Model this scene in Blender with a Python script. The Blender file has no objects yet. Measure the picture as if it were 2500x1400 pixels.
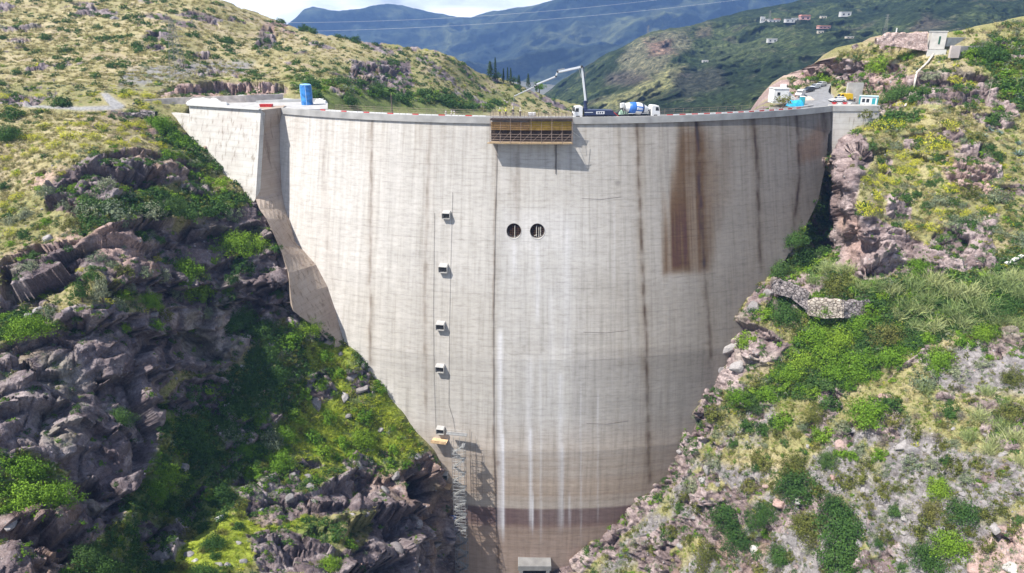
import bpy, bmesh, math, random
import numpy as np
from mathutils import Matrix, Vector, Euler

np.seterr(over='ignore')
random.seed(7)
rng = np.random.default_rng(7)
SC = bpy.context.scene
COL = SC.collection
# ---------------------------------------------------------------- camera maths (photo pixels 2500x1400)
F = 1690.0
CH = 18.5                       # camera height above the dam crest (z = 0)
PITCH = math.atan(630 / F)
CP, SP = math.cos(PITCH), math.sin(PITCH)
EYE = np.array([0.0, 0.0, CH])


def ray(px, py):
    px = np.asarray(px, float); py = np.asarray(py, float)
    u = (px - 1250) / F; v = (700 - py) / F
    return np.stack([u, CP + v * SP, -SP + v * CP], -1)


def at_y(px, py, Y):
    d = ray(px, py)
    t = np.asarray(Y, float) / d[..., 1]
    return EYE + d * t[..., None]


def at_z(px, py, z):
    d = ray(px, py)
    return EYE + d * ((z - CH) / d[2])


def proj(P):
    q = np.asarray(P, float) - EYE
    zc = q[..., 1] * CP - q[..., 2] * SP
    yc = q[..., 1] * SP + q[..., 2] * CP
    return 1250 + F * q[..., 0] / zc, 700 - F * yc / zc, zc


def on_plane(px, py, p0, n):
    d = ray(px, py)
    return EYE + d * (((p0 - EYE) @ n) / (d @ n))


# ---------------------------------------------------------------- noise
def _h(ix, iy, iz, s):
    h = (ix * 374761393 + iy * 668265263 + iz * 2147483647 + s * 1274126177) & 0xFFFFFFFF
    h = ((h ^ (h >> 13)) * 1274126177) & 0xFFFFFFFF
    h = ((h ^ (h >> 15)) * 2246822519) & 0xFFFFFFFF
    return ((h ^ (h >> 16)) & 0xFFFFFF) / float(0x1000000)


def vn(p, s=0):
    p = np.asarray(p, float)
    i = np.floor(p).astype(np.int64); f = p - i
    f = f * f * f * (f * (f * 6 - 15) + 10)
    x, y, z = i[..., 0], i[..., 1], i[..., 2]
    fx, fy, fz = f[..., 0], f[..., 1], f[..., 2]
    r = 0
    for a in (0, 1):
        wx = fx if a else 1 - fx
        for b in (0, 1):
            wy = fy if b else 1 - fy
            for c in (0, 1):
                wz = fz if c else 1 - fz
                r = r + wx * wy * wz * _h(x + a, y + b, z + c, s)
    return r * 2 - 1


def fbm(p, o=4, s=0, g=.5):
    r = 0; a = 1; t = 0
    for k in range(o):
        r = r + a * vn(p * (2.03 ** k) + 17.3 * k, s + k); t += a; a *= g
    return r / t


def ridged(p, o=4, s=0, g=.55):
    r = 0; a = 1; t = 0
    for k in range(o):
        n = 1 - np.abs(vn(p * (2.07 ** k) + 9.1 * k, s + k)) * 1.6
        r = r + a * n; t += a; a *= g
    return r / t


def cells(p, s=0):
    """nearest feature point: returns distance f1, border distance f2-f1, random id, offset vector"""
    p = np.asarray(p, float)
    i = np.floor(p).astype(np.int64)
    b1 = np.full(p.shape[:-1], 9e9); b2 = b1.copy(); rid = b1 * 0; off = np.zeros_like(p)
    for a in (-1, 0, 1):
        for b in (-1, 0, 1):
            for c in (-1, 0, 1):
                x, y, z = i[..., 0] + a, i[..., 1] + b, i[..., 2] + c
                q = np.stack([x + _h(x, y, z, s), y + _h(x, y, z, s + 1), z + _h(x, y, z, s + 2)], -1)
                d = ((p - q) ** 2).sum(-1)
                m = d < b1
                b2 = np.where(m, b1, np.minimum(b2, d))
                b1 = np.where(m, d, b1)
                rid = np.where(m, _h(x, y, z, s + 3), rid)
                off = np.where(m[..., None], p - q, off)
    return np.sqrt(b1), np.sqrt(b2) - np.sqrt(b1), rid, off


def facets(p, s=0):
    """angular broken blocks: every cell has its own height and tilt"""
    d, e, r, o = cells(p, s)
    tx = np.sin(r * 91.7) ; ty = np.cos(r * 57.3); tz = np.sin(r * 133.1 + 1)
    return (r - .5) * 1.1 + .75 * (o[..., 0] * tx + o[..., 1] * ty + o[..., 2] * tz) - .25 * np.clip(1 - e * 6, 0, 1)


def sstep(a, b, x):
    t = np.clip((x - a) / (b - a), 0, 1)
    return t * t * (3 - 2 * t)


def poly_sd(px, py, poly):
    """signed distance in pixels to a polygon, positive inside"""
    n = len(poly); d = np.full(px.shape, 1e18); ins = np.zeros(px.shape, bool)
    for k in range(n):
        ax, ay = poly[k]; bx, by = poly[(k + 1) % n]
        ex, ey = bx - ax, by - ay
        t = np.clip(((px - ax) * ex + (py - ay) * ey) / (ex * ex + ey * ey + 1e-9), 0, 1)
        d = np.minimum(d, (px - ax - t * ex) ** 2 + (py - ay - t * ey) ** 2)
        c = ((ay > py) != (by > py)) & (px < (bx - ax) * (py - ay) / (by - ay + 1e-12) + ax)
        ins ^= c
    d = np.sqrt(d)
    return np.where(ins, d, -d)


class TPS:
    def __init__(self, pts, sm=1e-5):
        P = np.array(pts, float)
        self.c = P[:, :2] / 1000
        n = len(P)
        K = self.k(self.c[:, None] - self.c[None]) + np.eye(n) * sm
        A = np.zeros((n + 3, n + 3)); A[:n, :n] = K
        A[:n, n] = 1; A[:n, n + 1:] = self.c; A[n, :n] = 1; A[n + 1:, :n] = self.c.T
        self.w = np.linalg.solve(A, np.r_[np.log(P[:, 2]), 0, 0, 0])

    @staticmethod
    def k(d):
        r2 = (d ** 2).sum(-1)
        return .5 * r2 * np.log(r2 + 1e-12)

    def __call__(self, px, py):
        q = np.stack([px, py], -1) / 1000
        n = len(self.c)
        r = self.w[n] + q @ self.w[n + 1:]
        for k in range(n):
            r = r + self.w[k] * self.k(q - self.c[k])
        return np.exp(r)


# ---------------------------------------------------------------- materials
def new_mat(name):
    m = bpy.data.materials.new(name); m.use_nodes = True
    nt = m.node_tree; b = nt.nodes['Principled BSDF']
    b.inputs['Specular IOR Level'].default_value = .25
    return m, nt, b


def N(nt, t, **kw):
    n = nt.nodes.new(t)
    for k, v in kw.items():
        if k.startswith('i_'):
            n.inputs[int(k[2:])].default_value = v
        else:
            setattr(n, k, v)
    return n


def ramp(nt, stops):
    n = nt.nodes.new('ShaderNodeValToRGB'); e = n.color_ramp.elements
    while len(e) < len(stops): e.new(.5)
    for k, (p, c) in enumerate(stops):
        e[k].position = p; e[k].color = (*c, 1)
    return n


_mats = {}


def mat(name, c, rough=.7, var=.25, scale=2.0, metal=0., bump=0., spec=.25, emit=None):
    """plain material with noise-driven variation of tone and optional bump"""
    if name in _mats: return _mats[name]
    m, nt, b = new_mat(name)
    L = nt.links
    tc = N(nt, 'ShaderNodeTexCoord')
    no = N(nt, 'ShaderNodeTexNoise'); no.inputs['Scale'].default_value = scale; no.inputs['Detail'].default_value = 6
    L.new(tc.outputs['Object'], no.inputs['Vector'])
    r = ramp(nt, [(.3, tuple(max(0, x * (1 - var)) for x in c)), (.7, tuple(min(1, x * (1 + var)) for x in c))])
    L.new(no.outputs['Fac'], r.inputs[0]); L.new(r.outputs[0], b.inputs['Base Color'])
    b.inputs['Roughness'].default_value = rough; b.inputs['Metallic'].default_value = metal
    b.inputs['Specular IOR Level'].default_value = spec
    if bump:
        bp = N(nt, 'ShaderNodeBump'); bp.inputs['Strength'].default_value = bump; bp.inputs['Distance'].default_value = .1
        L.new(no.outputs['Fac'], bp.inputs['Height']); L.new(bp.outputs[0], b.inputs['Normal'])
    _mats[name] = m
    return m


def leaf_mat(name, c1, c2, c3=None, tips=None):
    """foliage: each plant its own tone (object random), leaf tone varies inside the plant"""
    if name in _mats: return _mats[name]
    m, nt, b = new_mat(name); L = nt.links
    oi = N(nt, 'ShaderNodeObjectInfo')
    at = N(nt, 'ShaderNodeAttribute', attribute_name='tone')
    r = ramp(nt, [(0, c1), (.55, c2), (1, c3 or c2)])
    L.new(oi.outputs['Random'], r.inputs[0])
    mx = N(nt, 'ShaderNodeMix', data_type='RGBA', blend_type='MULTIPLY'); mx.inputs['Factor'].default_value = 1
    r2 = ramp(nt, [(0, (.55, .6, .55)), (.5, (1, 1, 1)), (1, (1.6, 1.5, 1.2))])
    L.new(at.outputs['Fac'], r2.inputs[0])
    L.new(r.outputs[0], mx.inputs['A']); L.new(r2.outputs[0], mx.inputs['B'])
    out = mx.outputs['Result']
    if tips:
        at2 = N(nt, 'ShaderNodeAttribute', attribute_name='tip')
        m2 = N(nt, 'ShaderNodeMix', data_type='RGBA')
        L.new(at2.outputs['Fac'], m2.inputs['Factor']); L.new(out, m2.inputs['A']); m2.inputs['B'].default_value = (*tips, 1)
        out = m2.outputs['Result']
    L.new(out, b.inputs['Base Color'])
    b.inputs['Roughness'].default_value = .75; b.inputs['Specular IOR Level'].default_value = .12
    # thin leaves let some light through
    tr = N(nt, 'ShaderNodeBsdfTranslucent'); L.new(out, tr.inputs['Color'])
    ms = N(nt, 'ShaderNodeMixShader'); ms.inputs[0].default_value = .22
    L.new(b.outputs[0], ms.inputs[1]); L.new(tr.outputs[0], ms.inputs[2])
    L.new(ms.outputs[0], nt.nodes['Material Output'].inputs['Surface'])
    _mats[name] = m
    return m


# ---------------------------------------------------------------- objects
def tag(o, label=None, cat=None, group=None, kind=None):
    if label: o['label'] = label
    if cat: o['category'] = cat
    if group: o['group'] = group
    if kind: o['kind'] = kind
    return o


def thing(name, label, cat, loc=(0, 0, 0), rz=0.0, group=None):
    o = bpy.data.objects.new(name, None); COL.objects.link(o)
    o.empty_display_size = .5
    o.location = tuple(float(v) for v in loc); o.rotation_euler = (0, 0, rz)
    return tag(o, label, cat, group)


def np_mesh(name, V, faces, mats=(), smooth=False):
    me = bpy.data.meshes.new(name)
    V = np.asarray(V, np.float32)
    faces = np.asarray(faces)
    n, k = faces.shape
    me.vertices.add(len(V)); me.vertices.foreach_set('co', V.ravel())
    me.loops.add(n * k); me.loops.foreach_set('vertex_index', faces.astype(np.int32).ravel())
    me.polygons.add(n)
    me.polygons.foreach_set('loop_start', np.arange(0, n * k, k, dtype=np.int32))
    me.polygons.foreach_set('loop_total', np.full(n, k, np.int32))
    if smooth: me.polygons.foreach_set('use_smooth', np.ones(n, bool))
    me.update(calc_edges=True)
    for m in mats: me.materials.append(m)
    return me


def add_col(me, name, C):
    a = me.color_attributes.new(name, 'FLOAT_COLOR', 'POINT')
    C = np.asarray(C, np.float32)
    if C.shape[1] == 3: C = np.c_[C, np.ones(len(C), np.float32)]
    a.data.foreach_set('color', C.astype(np.float32).ravel())


def add_f(me, name, v):
    a = me.attributes.new(name, 'FLOAT', 'POINT')
    a.data.foreach_set('value', np.asarray(v, np.float32))


class MB:
    """collects simple solids into one mesh"""
    def __init__(self):
        self.v = []; self.f = []

    def add(self, vs, fs):
        b = len(self.v)
        self.v += [tuple(float(c) for c in p) for p in vs]
        self.f += [tuple(b + i for i in q) for q in fs]
        return self

    def box(self, c, s, rz=0.0, M=None, taper=1.0):
        x, y, z = s[0] / 2, s[1] / 2, s[2] / 2
        vs = [(-x, -y, -z), (x, -y, -z), (x, y, -z), (-x, y, -z),
              (-x * taper, -y * taper, z), (x * taper, -y * taper, z), (x * taper, y * taper, z), (-x * taper, y * taper, z)]
        R = M or Matrix.Rotation(rz, 3, 'Z')
        vs = [R @ Vector(p) + Vector(c) for p in vs]
        return self.add(vs, [(0, 3, 2, 1), (4, 5, 6, 7), (0, 1, 5, 4), (1, 2, 6, 5), (2, 3, 7, 6), (3, 0, 4, 7)])

    def bar(self, p, q, r, n=6, r2=None, cap=True):
        p, q = Vector([float(c) for c in p]), Vector([float(c) for c in q])
        d = q - p
        if d.length < 1e-6: return self
        d.normalize()
        a = d.orthogonal().normalized(); b = d.cross(a)
        r2 = r if r2 is None else r2
        vs = []
        for P, R in ((p, r), (q, r2)):
            for k in range(n):
                t = 2 * math.pi * k / n + math.pi / n
                vs.append(P + a * (R * math.cos(t)) + b * (R * math.sin(t)))
        fs = [(k, (k + 1) % n, n + (k + 1) % n, n + k) for k in range(n)]
        if cap: fs += [tuple(range(n - 1, -1, -1)), tuple(range(n, 2 * n))]
        return self.add(vs, fs)

    def beam(self, p, q, w, h):
        """rectangular beam, h measured upward"""
        p, q = Vector([float(c) for c in p]), Vector([float(c) for c in q])
        d = (q - p).normalized()
        s = d.cross(Vector((0, 0, 1)))
        s = s.normalized() if s.length > 1e-4 else Vector((1, 0, 0))
        u = s.cross(d)
        vs = []
        for P in (p, q):
            for a, b in ((-1, -1), (1, -1), (1, 1), (-1, 1)):
                vs.append(P + s * (a * w / 2) + u * (b * h / 2))
        return self.add(vs, [(0, 1, 2, 3), (7, 6, 5, 4), (0, 4, 5, 1), (1, 5, 6, 2), (2, 6, 7, 3), (3, 7, 4, 0)])

    def tube(self, pts, r, n=6):
        for a, b in zip(pts[:-1], pts[1:]): self.bar(a, b, r, n)
        return self

    def prism(self, poly, y0, y1, axis='y'):
        """extrude a 2-D polygon (x,z) along y"""
        n = len(poly)
        vs = [(x, y0, z) for x, z in poly] + [(x, y1, z) for x, z in poly]
        fs = [tuple(range(n)), tuple(range(2 * n - 1, n - 1, -1))]
        fs += [(k + n, (k + 1) % n + n, (k + 1) % n, k) for k in range(n)]
        return self.add(vs, fs)

    def lathe(self, prof, M=None, n=16):
        """prof: (r, z) list; revolve round z, optional 4x4 placement"""
        vs = []; fs = []
        for r, z in prof:
            for k in range(n):
                t = 2 * math.pi * k / n
                p = Vector((r * math.cos(t), r * math.sin(t), z))
                vs.append(M @ p if M else p)
        for i in range(len(prof) - 1):
            for k in range(n):
                a = i * n + k; b = i * n + (k + 1) % n
                fs.append((a, b, b + n, a + n))
        fs.append(tuple(range(n - 1, -1, -1))); fs.append(tuple(range((len(prof) - 1) * n, len(prof) * n)))
        return self.add(vs, fs)

    def build(self, name, m, parent=None, world=False, smooth=False, bevel=0):
        me = bpy.data.meshes.new(name)
        v = self.v
        if parent is not None and world:
            ox = parent.location; root = parent
            base = Vector(parent.location)
            if parent.parent is not None: base = base + Vector(parent.parent.location)
            v = [(p[0] - base[0], p[1] - base[1], p[2] - base[2]) for p in v]
        me.from_pydata(v, [], self.f); me.update()
        bm = bmesh.new(); bm.from_mesh(me); bmesh.ops.recalc_face_normals(bm, faces=bm.faces); bm.to_mesh(me); bm.free()
        if smooth: me.polygons.foreach_set('use_smooth', [True] * len(me.polygons))
        me.materials.append(m)
        o = bpy.data.objects.new(name, me); COL.objects.link(o)
        if parent is not None: o.parent = parent
        if bevel:
            b = o.modifiers.new('bevel', 'BEVEL'); b.width = bevel; b.segments = 2; b.limit_method = 'ANGLE'
        return o


def copy_tree(o, parent=None):
    c = o.copy(); COL.objects.link(c)
    if parent is not None: c.parent = parent
    for ch in list(o.children): copy_tree(ch, c)
    return c
# ================================================================ the dam
OX, OY, RAD = 8.78, 278.7, 120.45
BZ = [-135, -118, -100, -77, -54, -37, -19, 0]
BB = [13.5, 14.5, 16, 16, 13, 9, 4.5, 0]


def bulge(z): return np.interp(z, BZ, BB)


def face(th, z, out=0.0):
    th = np.asarray(th, float); z = np.asarray(z, float)
    r = RAD + bulge(z) + out
    th, z, r = np.broadcast_arrays(th, z, r)
    return np.stack([OX + r * np.sin(th), OY - r * np.cos(th), z], -1)


def on_face(px, py, out=0.0):
    d = ray(px, py)
    def g(t):
        P = EYE + d * t
        return math.hypot(P[0] - OX, P[1] - OY) - (RAD + float(bulge(P[2])) + out)
    a, b = 60.0, 60.0
    while g(b) > 0 and b < 400: a = b; b += 1.0
    for _ in range(40):
        m = (a + b) / 2
        if g(m) > 0: a = m
        else: b = m
    return EYE + d * b


def th_z(px, py):
    P = on_face(px, py)
    return math.atan2(P[0] - OX, OY - P[1]), P[2]


def radial(P):
    v = np.array([P[0] - OX, P[1] - OY, 0.0]); return v / np.linalg.norm(v)


R_ = math.radians
TH0, TH1 = R_(-36.5), R_(39.5)
DZ0, DZ1 = -1.55, -128.0

# ---- dam concrete: painted tone (stains, seams, water lines) per vertex, form-board and lift lines in the shader
def concrete_face_mat():
    m, nt, b = new_mat('dam_concrete'); L = nt.links
    at = N(nt, 'ShaderNodeAttribute', attribute_name='col')
    uv = N(nt, 'ShaderNodeUVMap', uv_map='UVMap')
    sep = N(nt, 'ShaderNodeSeparateXYZ'); L.new(uv.outputs[0], sep.inputs[0])
    # wandering of the lift lines
    nz = N(nt, 'ShaderNodeTexNoise'); nz.inputs['Scale'].default_value = .22; nz.inputs['Detail'].default_value = 4
    L.new(uv.outputs[0], nz.inputs['Vector'])
    def math_(op, a=None, bb=None, va=0., vb=0.):
        n = N(nt, 'ShaderNodeMath', operation=op)
        if a is not None: L.new(a, n.inputs[0])
        else: n.inputs[0].default_value = va
        if bb is not None: L.new(bb, n.inputs[1])
        else: n.inputs[1].default_value = vb
        return n.outputs[0]
    # lifts every 1.5 m
    w = math_('MULTIPLY_ADD', nz.outputs['Fac'], None, vb=.25)
    w = math_('ADD', math_('MULTIPLY', sep.outputs[1], None, vb=1 / 1.5), math_('MULTIPLY', nz.outputs['Fac'], None, vb=.22))
    fr = math_('FRACT', w)
    tri = math_('ABSOLUTE', math_('SUBTRACT', fr, None, vb=.5))
    line = math_('LESS_THAN', math_('SUBTRACT', None, tri, va=.5), None, vb=.035)
    # broken lines
    n2 = N(nt, 'ShaderNodeTexNoise'); n2.inputs['Scale'].default_value = 1.0; n2.inputs['Detail'].default_value = 3
    mp = N(nt, 'ShaderNodeMapping'); mp.inputs['Scale'].default_value = (.18, .6, 1); L.new(uv.outputs[0], mp.inputs[0]); L.new(mp.outputs[0], n2.inputs['Vector'])
    brk = ramp(nt, [(.42, (0, 0, 0)), (.62, (1, 1, 1))]); L.new(n2.outputs['Fac'], brk.inputs[0])
    lf = math_('MULTIPLY', line, brk.outputs[0])
    # board marks: fine verticals
    fx = math_('FRACT', math_('MULTIPLY', sep.outputs[0], None, vb=1 / 1.9))
    vl = math_('MULTIPLY', math_('LESS_THAN', fx, None, vb=.03), brk.outputs[0])
    lf = math_('MAXIMUM', lf, math_('MULTIPLY', vl, None, vb=.22))
    # streaks and blotches
    n3 = N(nt, 'ShaderNodeTexNoise'); n3.inputs['Scale'].default_value = 1.0; n3.inputs['Detail'].default_value = 7; n3.inputs['Roughness'].default_value = .65
    mp3 = N(nt, 'ShaderNodeMapping'); mp3.inputs['Scale'].default_value = (1.1, .05, 1); L.new(uv.outputs[0], mp3.inputs[0]); L.new(mp3.outputs[0], n3.inputs['Vector'])
    n4 = N(nt, 'ShaderNodeTexNoise'); n4.inputs['Scale'].default_value = 1.0; n4.inputs['Detail'].default_value = 8; n4.inputs['Roughness'].default_value = .7
    mp4 = N(nt, 'ShaderNodeMapping'); mp4.inputs['Scale'].default_value = (.5, 1.5, 1); L.new(uv.outputs[0], mp4.inputs[0]); L.new(mp4.outputs[0], n4.inputs['Vector'])
    s3 = ramp(nt, [(.3, (.8, .79, .77)), (.5, (1, 1, 1)), (.72, (1.09, 1.09, 1.1))]); L.new(n3.outputs['Fac'], s3.inputs[0])
    s4 = ramp(nt, [(.3, (.80, .79, .77)), (.5, (1, 1, 1)), (.68, (1.1, 1.1, 1.09))]); L.new(n4.outputs['Fac'], s4.inputs[0])
    def mul(a, bb, f=1.):
        x = N(nt, 'ShaderNodeMix', data_type='RGBA', blend_type='MULTIPLY'); x.inputs['Factor'].default_value = f
        L.new(a, x.inputs['A']); L.new(bb, x.inputs['B']); return x.outputs['Result']
    c = mul(mul(at.outputs['Color'], s3.outputs[0]), s4.outputs[0])
    x = N(nt, 'ShaderNodeMix', data_type='RGBA', blend_type='MULTIPLY'); L.new(math_('MULTIPLY', lf, None, vb=.42), x.inputs['Factor'])
    L.new(c, x.inputs['A']); x.inputs['B'].default_value = (.45, .42, .4, 1)
    L.new(x.outputs['Result'], b.inputs['Base Color'])
    b.inputs['Roughness'].default_value = .9; b.inputs['Specular IOR Level'].default_value = .15
    bp = N(nt, 'ShaderNodeBump'); bp.inputs['Strength'].default_value = .22; bp.inputs['Distance'].default_value = .1
    hh = math_('SUBTRACT', n4.outputs['Fac'], lf)
    L.new(hh, bp.inputs['Height']); L.new(bp.outputs[0], b.inputs['Normal'])
    return m


M_FACE = concrete_face_mat()
M_CONC = mat('grey_concrete', (.40, .39, .37), .9, .22, .6, bump=.3)
M_CONC_L = mat('pale_concrete', (.52, .51, .48), .9, .15, .5, bump=.3)
M_DECK = mat('deck_concrete', (.36, .35, .34), .9, .2, .5)

JOINTS = [  # seams: pixel polyline, half width px, strength, brownness
    ([(785, 290), (792, 450), (800, 600), (815, 700)], 4, .22, .5),
    ([(909, 290), (906, 400), (905, 560), (904, 800), (905, 900)], 3.5, .55, .5),
    ([(1054, 290), (1046, 420), (1041, 560), (1037, 760), (1040, 1000)], 3.5, .42, .6),
    ([(1213, 340), (1208, 560), (1204, 800), (1206, 1100), (1218, 1400)], 2.2, .55, .7),
    ([(1262, 380), (1260, 540)], 5, .4, .6),
    ([(1357, 345), (1357, 420)], 2.0, .7, .2),
    ([(1554, 295), (1560, 460), (1568, 620), (1576, 800), (1581, 960), (1585, 1180)], 4.2, .72, .7),
    ([(1701, 290), (1709, 460), (1718, 620), (1727, 740), (1737, 900)], 4.5, .72, .75),
    ([(1841, 282), (1847, 380), (1852, 500), (1856, 660)], 4.2, .8, .7),
    ([(1944, 276), (1950, 350), (1952, 430), (1938, 560)], 4.2, .75, .7),
    ([(2011, 268), (2014, 330)], 6, .85, .6),
]


def paint_face(P):
    """albedo of the upstream face: base tone, seams, rust, lime runs and water lines"""
    px, py, _ = proj(P); z = P[:, 2]
    th = np.arctan2(P[:, 0] - OX, OY - P[:, 1]); s = th * RAD
    st = np.stack([s, z, 0 * z], -1)
    vs = fbm(st * [1 / 1.1, 1 / 45, 1], 4, 3)            # long vertical streaks
    vs2 = fbm(st * [1 / 5, 1 / 60, 1], 3, 9)
    hz = fbm(st * [1 / 40, 1 / 1.2, 1], 3, 12)             # horizontal banding of the lifts
    bl = fbm(st / 14, 4, 20)
    # single pours: boxes with their own tone
    pan = _h(np.floor(s / 12.3 + 50).astype(np.int64), np.floor(z / 3.0 + 100 + .4 * bl).astype(np.int64), 0 * s.astype(np.int64), 5)
    t = .39 * (1 + .07 * vs + .07 * vs2 + .05 * hz + .06 * bl + .07 * (pan - .5))
    vs3 = fbm(st * [1 / .5, 1 / 22, 1], 3, 51); hz2 = fbm(st * [1 / 18, 1 / .45, 1], 3, 52)
    t = t * (1 + .07 * np.clip(vs3, -1, .6) + .06 * hz2)
    C = np.stack([t * 1.02, t * .965, t * .895], -1)

    def mul(m, c):
        nonlocal C
        m = np.clip(m, 0, 1)[:, None]
        C = C * (1 - m + m * np.array(c))

    # cooler tone of the middle, warmer flanks
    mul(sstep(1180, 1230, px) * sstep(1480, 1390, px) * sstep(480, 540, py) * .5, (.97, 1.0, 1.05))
    # left part: sunward brightness painted into the tone
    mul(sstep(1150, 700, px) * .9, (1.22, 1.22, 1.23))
    # grey lower right pours
    e = poly_sd(px + 6 * vs, py, [(1392, 852), (1560, 846), (1720, 838), (1745, 930), (1690, 1060), (1600, 1140), (1395, 1120)])
    mul(sstep(-4, 8, e) * sstep(1150, 1020, py) * (.55 + .3 * vs2), (.74, .73, .73))
    e = poly_sd(px, py + 5 * vs, [(1385, 640), (1560, 690), (1700, 700), (1780, 640), (1840, 650), (1740, 940), (1385, 860)])
    mul(sstep(-30, 40, e) * .5, (.88, .86, .83))
    e = poly_sd(px, py + 5 * vs, [(820, 690), (1200, 700), (1400, 760), (1400, 1000), (1000, 1000), (850, 830)])
    mul(sstep(-30, 40, e) * .35, (.9, .88, .84))
    # upper right: grazing shade painted as darker tone, plus long dirty runs
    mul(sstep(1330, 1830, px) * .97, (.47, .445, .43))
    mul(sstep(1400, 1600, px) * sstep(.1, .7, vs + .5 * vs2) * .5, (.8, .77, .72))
    # tan lower zone, the dark band and the thin water lines
    wob = .6 * bl + .25 * vs
    mul(sstep(-66, -82, z + wob * 3) * .9, (.92, .82, .74))
    mul(sstep(-83, -86, z + wob) * sstep(-92, -88.5, z + wob) * .45, (.86, .74, .63))
    mul(np.exp(-((z + wob + 86.5) / .7) ** 2) * .55, (1.18, 1.2, 1.22))
    band = sstep(-93.3, -94.2, z + wob * .5) * sstep(-101.2, -97.8, z + wob * .7)
    mul(band * (.95 + .2 * vs2), (.37, .29, .32))
    mul(sstep(-97, -99.5, z) * .8, (.88, .74, .68))
    for zz, a in ((-79.2, .25), (-81.8, .3), (-89.5, .4), (-91.2, .3), (-101.3, .3), (-103.2, .25), (-106.2, .25)):
        mul(np.exp(-((z + wob * .6 - zz) / .35) ** 2) * a, (.66, .57, .5))
    # rust: the big brown run on the right and the orange one near the abutment
    e = poly_sd(px + 16 * vs, py + 9 * hz, [(1672, 312), (1702, 300), (1722, 330), (1742, 400), (1748, 470), (1740, 560), (1730, 640), (1700, 672), (1668, 660), (1622, 670), (1624, 590), (1636, 480), (1662, 380)])
    mul(sstep(-26, 14, e) * np.clip(.75 + .7 * vs + .3 * vs2 + .6 * vs3 + .3 * hz2, .3, 1), (.52, .41, .31))
    e = poly_sd(px + 6 * vs, py, [(1630, 470), (1715, 430), (1712, 668), (1622, 668)])
    mul(sstep(-5, 22, e) * sstep(420, 560, py) * np.clip(.75 + .9 * vs + .7 * vs3, .2, 1), (.62, .51, .42))
    e = poly_sd(px + 12 * vs, py + 8 * hz, [(1668, 330), (1715, 320), (1745, 420), (1742, 600), (1728, 662), (1630, 664), (1632, 540), (1648, 430)])
    mul(sstep(-22, 16, e) * .8, (.82, .70, .59))
    e = poly_sd(px + 8 * vs, py, [(1750, 350), (1790, 330), (1790, 480), (1755, 560)])
    mul(sstep(-15, 25, e) * .5, (.66, .55, .45))
    e = poly_sd(px, py + 10 * vs, [(1945, 360), (2000, 300), (2013, 330), (2005, 380), (1955, 400)])
    mul(sstep(-14, 14, e) * .8, (.95, .70, .55))
    # seams
    for pts, w, a, br in JOINTS:
        xs = np.interp(py, [p[1] for p in pts], [p[0] for p in pts]) + 1.6 * vn(st / [1, 3.1, 1], 31)
        fade = sstep(pts[0][1] - 12, pts[0][1] + 2, py) * sstep(pts[-1][1] + 25, pts[-1][1] - 25, py)
        d = np.abs(px - xs)
        n = .62 + .6 * fbm(st * [1, 1 / 2.4, 1], 3, 77)
        mul(np.exp(-(d / (w * 1.1)) ** 2) * np.minimum(1, a * 1.35) * fade * n, (.30 - .05 * br, .25 - .08 * br, .22 - .1 * br))
        mul(np.exp(-(d / (w * 3.8)) ** 2) * a * fade * n * .8, (.72, .68 - .05 * br, .62 - .1 * br))
    # drips under the parapet
    top = sstep(-14, -2, z) * sstep(.05, .55, vs + .3 * vn(st * [1 / .5, 1 / 30, 1], 88))
    mul(top * .5, (.66, .62, .57))
    # pale patch round the two round openings
    e = poly_sd(px, py, [(1225, 516), (1392, 516), (1392, 612), (1225, 612)])
    mul(sstep(-3, 5, e) * .6, (1.1, 1.1, 1.12))
    # lime runs
    for x, y0, y1, w, a in ((1255, 588, 680, 6, .35), (1312, 592, 790, 5, .5), (1222, 800, 1310, 7, .45), (1228, 1050, 1320, 3, .8),
                            (1292, 860, 1110, 8, .35), (1295, 1040, 1290, 4, .8), (1300, 1200, 1300, 2, .9), (1368, 900, 1300, 6, .45), (1373, 1080, 1290, 3, .7),
                            (1345, 700, 1000, 9, .22), (1384, 540, 900, 9, .25), (1320, 860, 1330, 3, .4), (1390, 1200, 1290, 2, .5), (1418, 930, 1330, 2, .35), (1460, 950, 1280, 2, .3), (1500, 480, 700, 2, .2)):
        m = np.exp(-((px - x - 2 * vs) / w) ** 2) * sstep(y0 - 8, y0 + 25, py) * sstep(y1 + 20, y1 - 40, py)
        m = m * a * (.75 + .4 * vs2)
        C[:] = C + (np.array([.62, .62, .66]) - C) * np.clip(m, 0, 1)[:, None]
    # weathered faint scars
    for cx, cy in ((1258, 850), (1302, 850)):
        r = np.hypot((px - cx) / 24, (py - cy) / 18)
        mul(np.exp(-((r - 1) / .12) ** 2) * .3 * (py > cy - 6), (.6, .58, .55))
        mul(sstep(1, .8, r) * .22, (.8, .78, .76))
    r = np.hypot((px - 1508) / 8, (py - 448) / 8); mul(sstep(1.2, .5, r) * .6, (.5, .48, .48))
    r = np.hypot((px - 1216) / 7, (py - 1131) / 7); mul(sstep(1.2, .5, r) * .6, (.5, .42, .4))
    return np.clip(C, .03, .68)


DAM = thing('arch_dam', 'tall curved pale concrete dam with brown stains closing the gorge', 'dam', face(R_(0), -110.))
DB = np.array(DAM.location)


def world_obj(name, me, parent=None):
    """mesh given in world coordinates, parented to a thing without moving"""
    o = bpy.data.objects.new(name, me); COL.objects.link(o)
    if parent is not None:
        o.parent = parent
        o.matrix_parent_inverse = Matrix.Translation(-Vector(parent.location))
    return o


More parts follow.
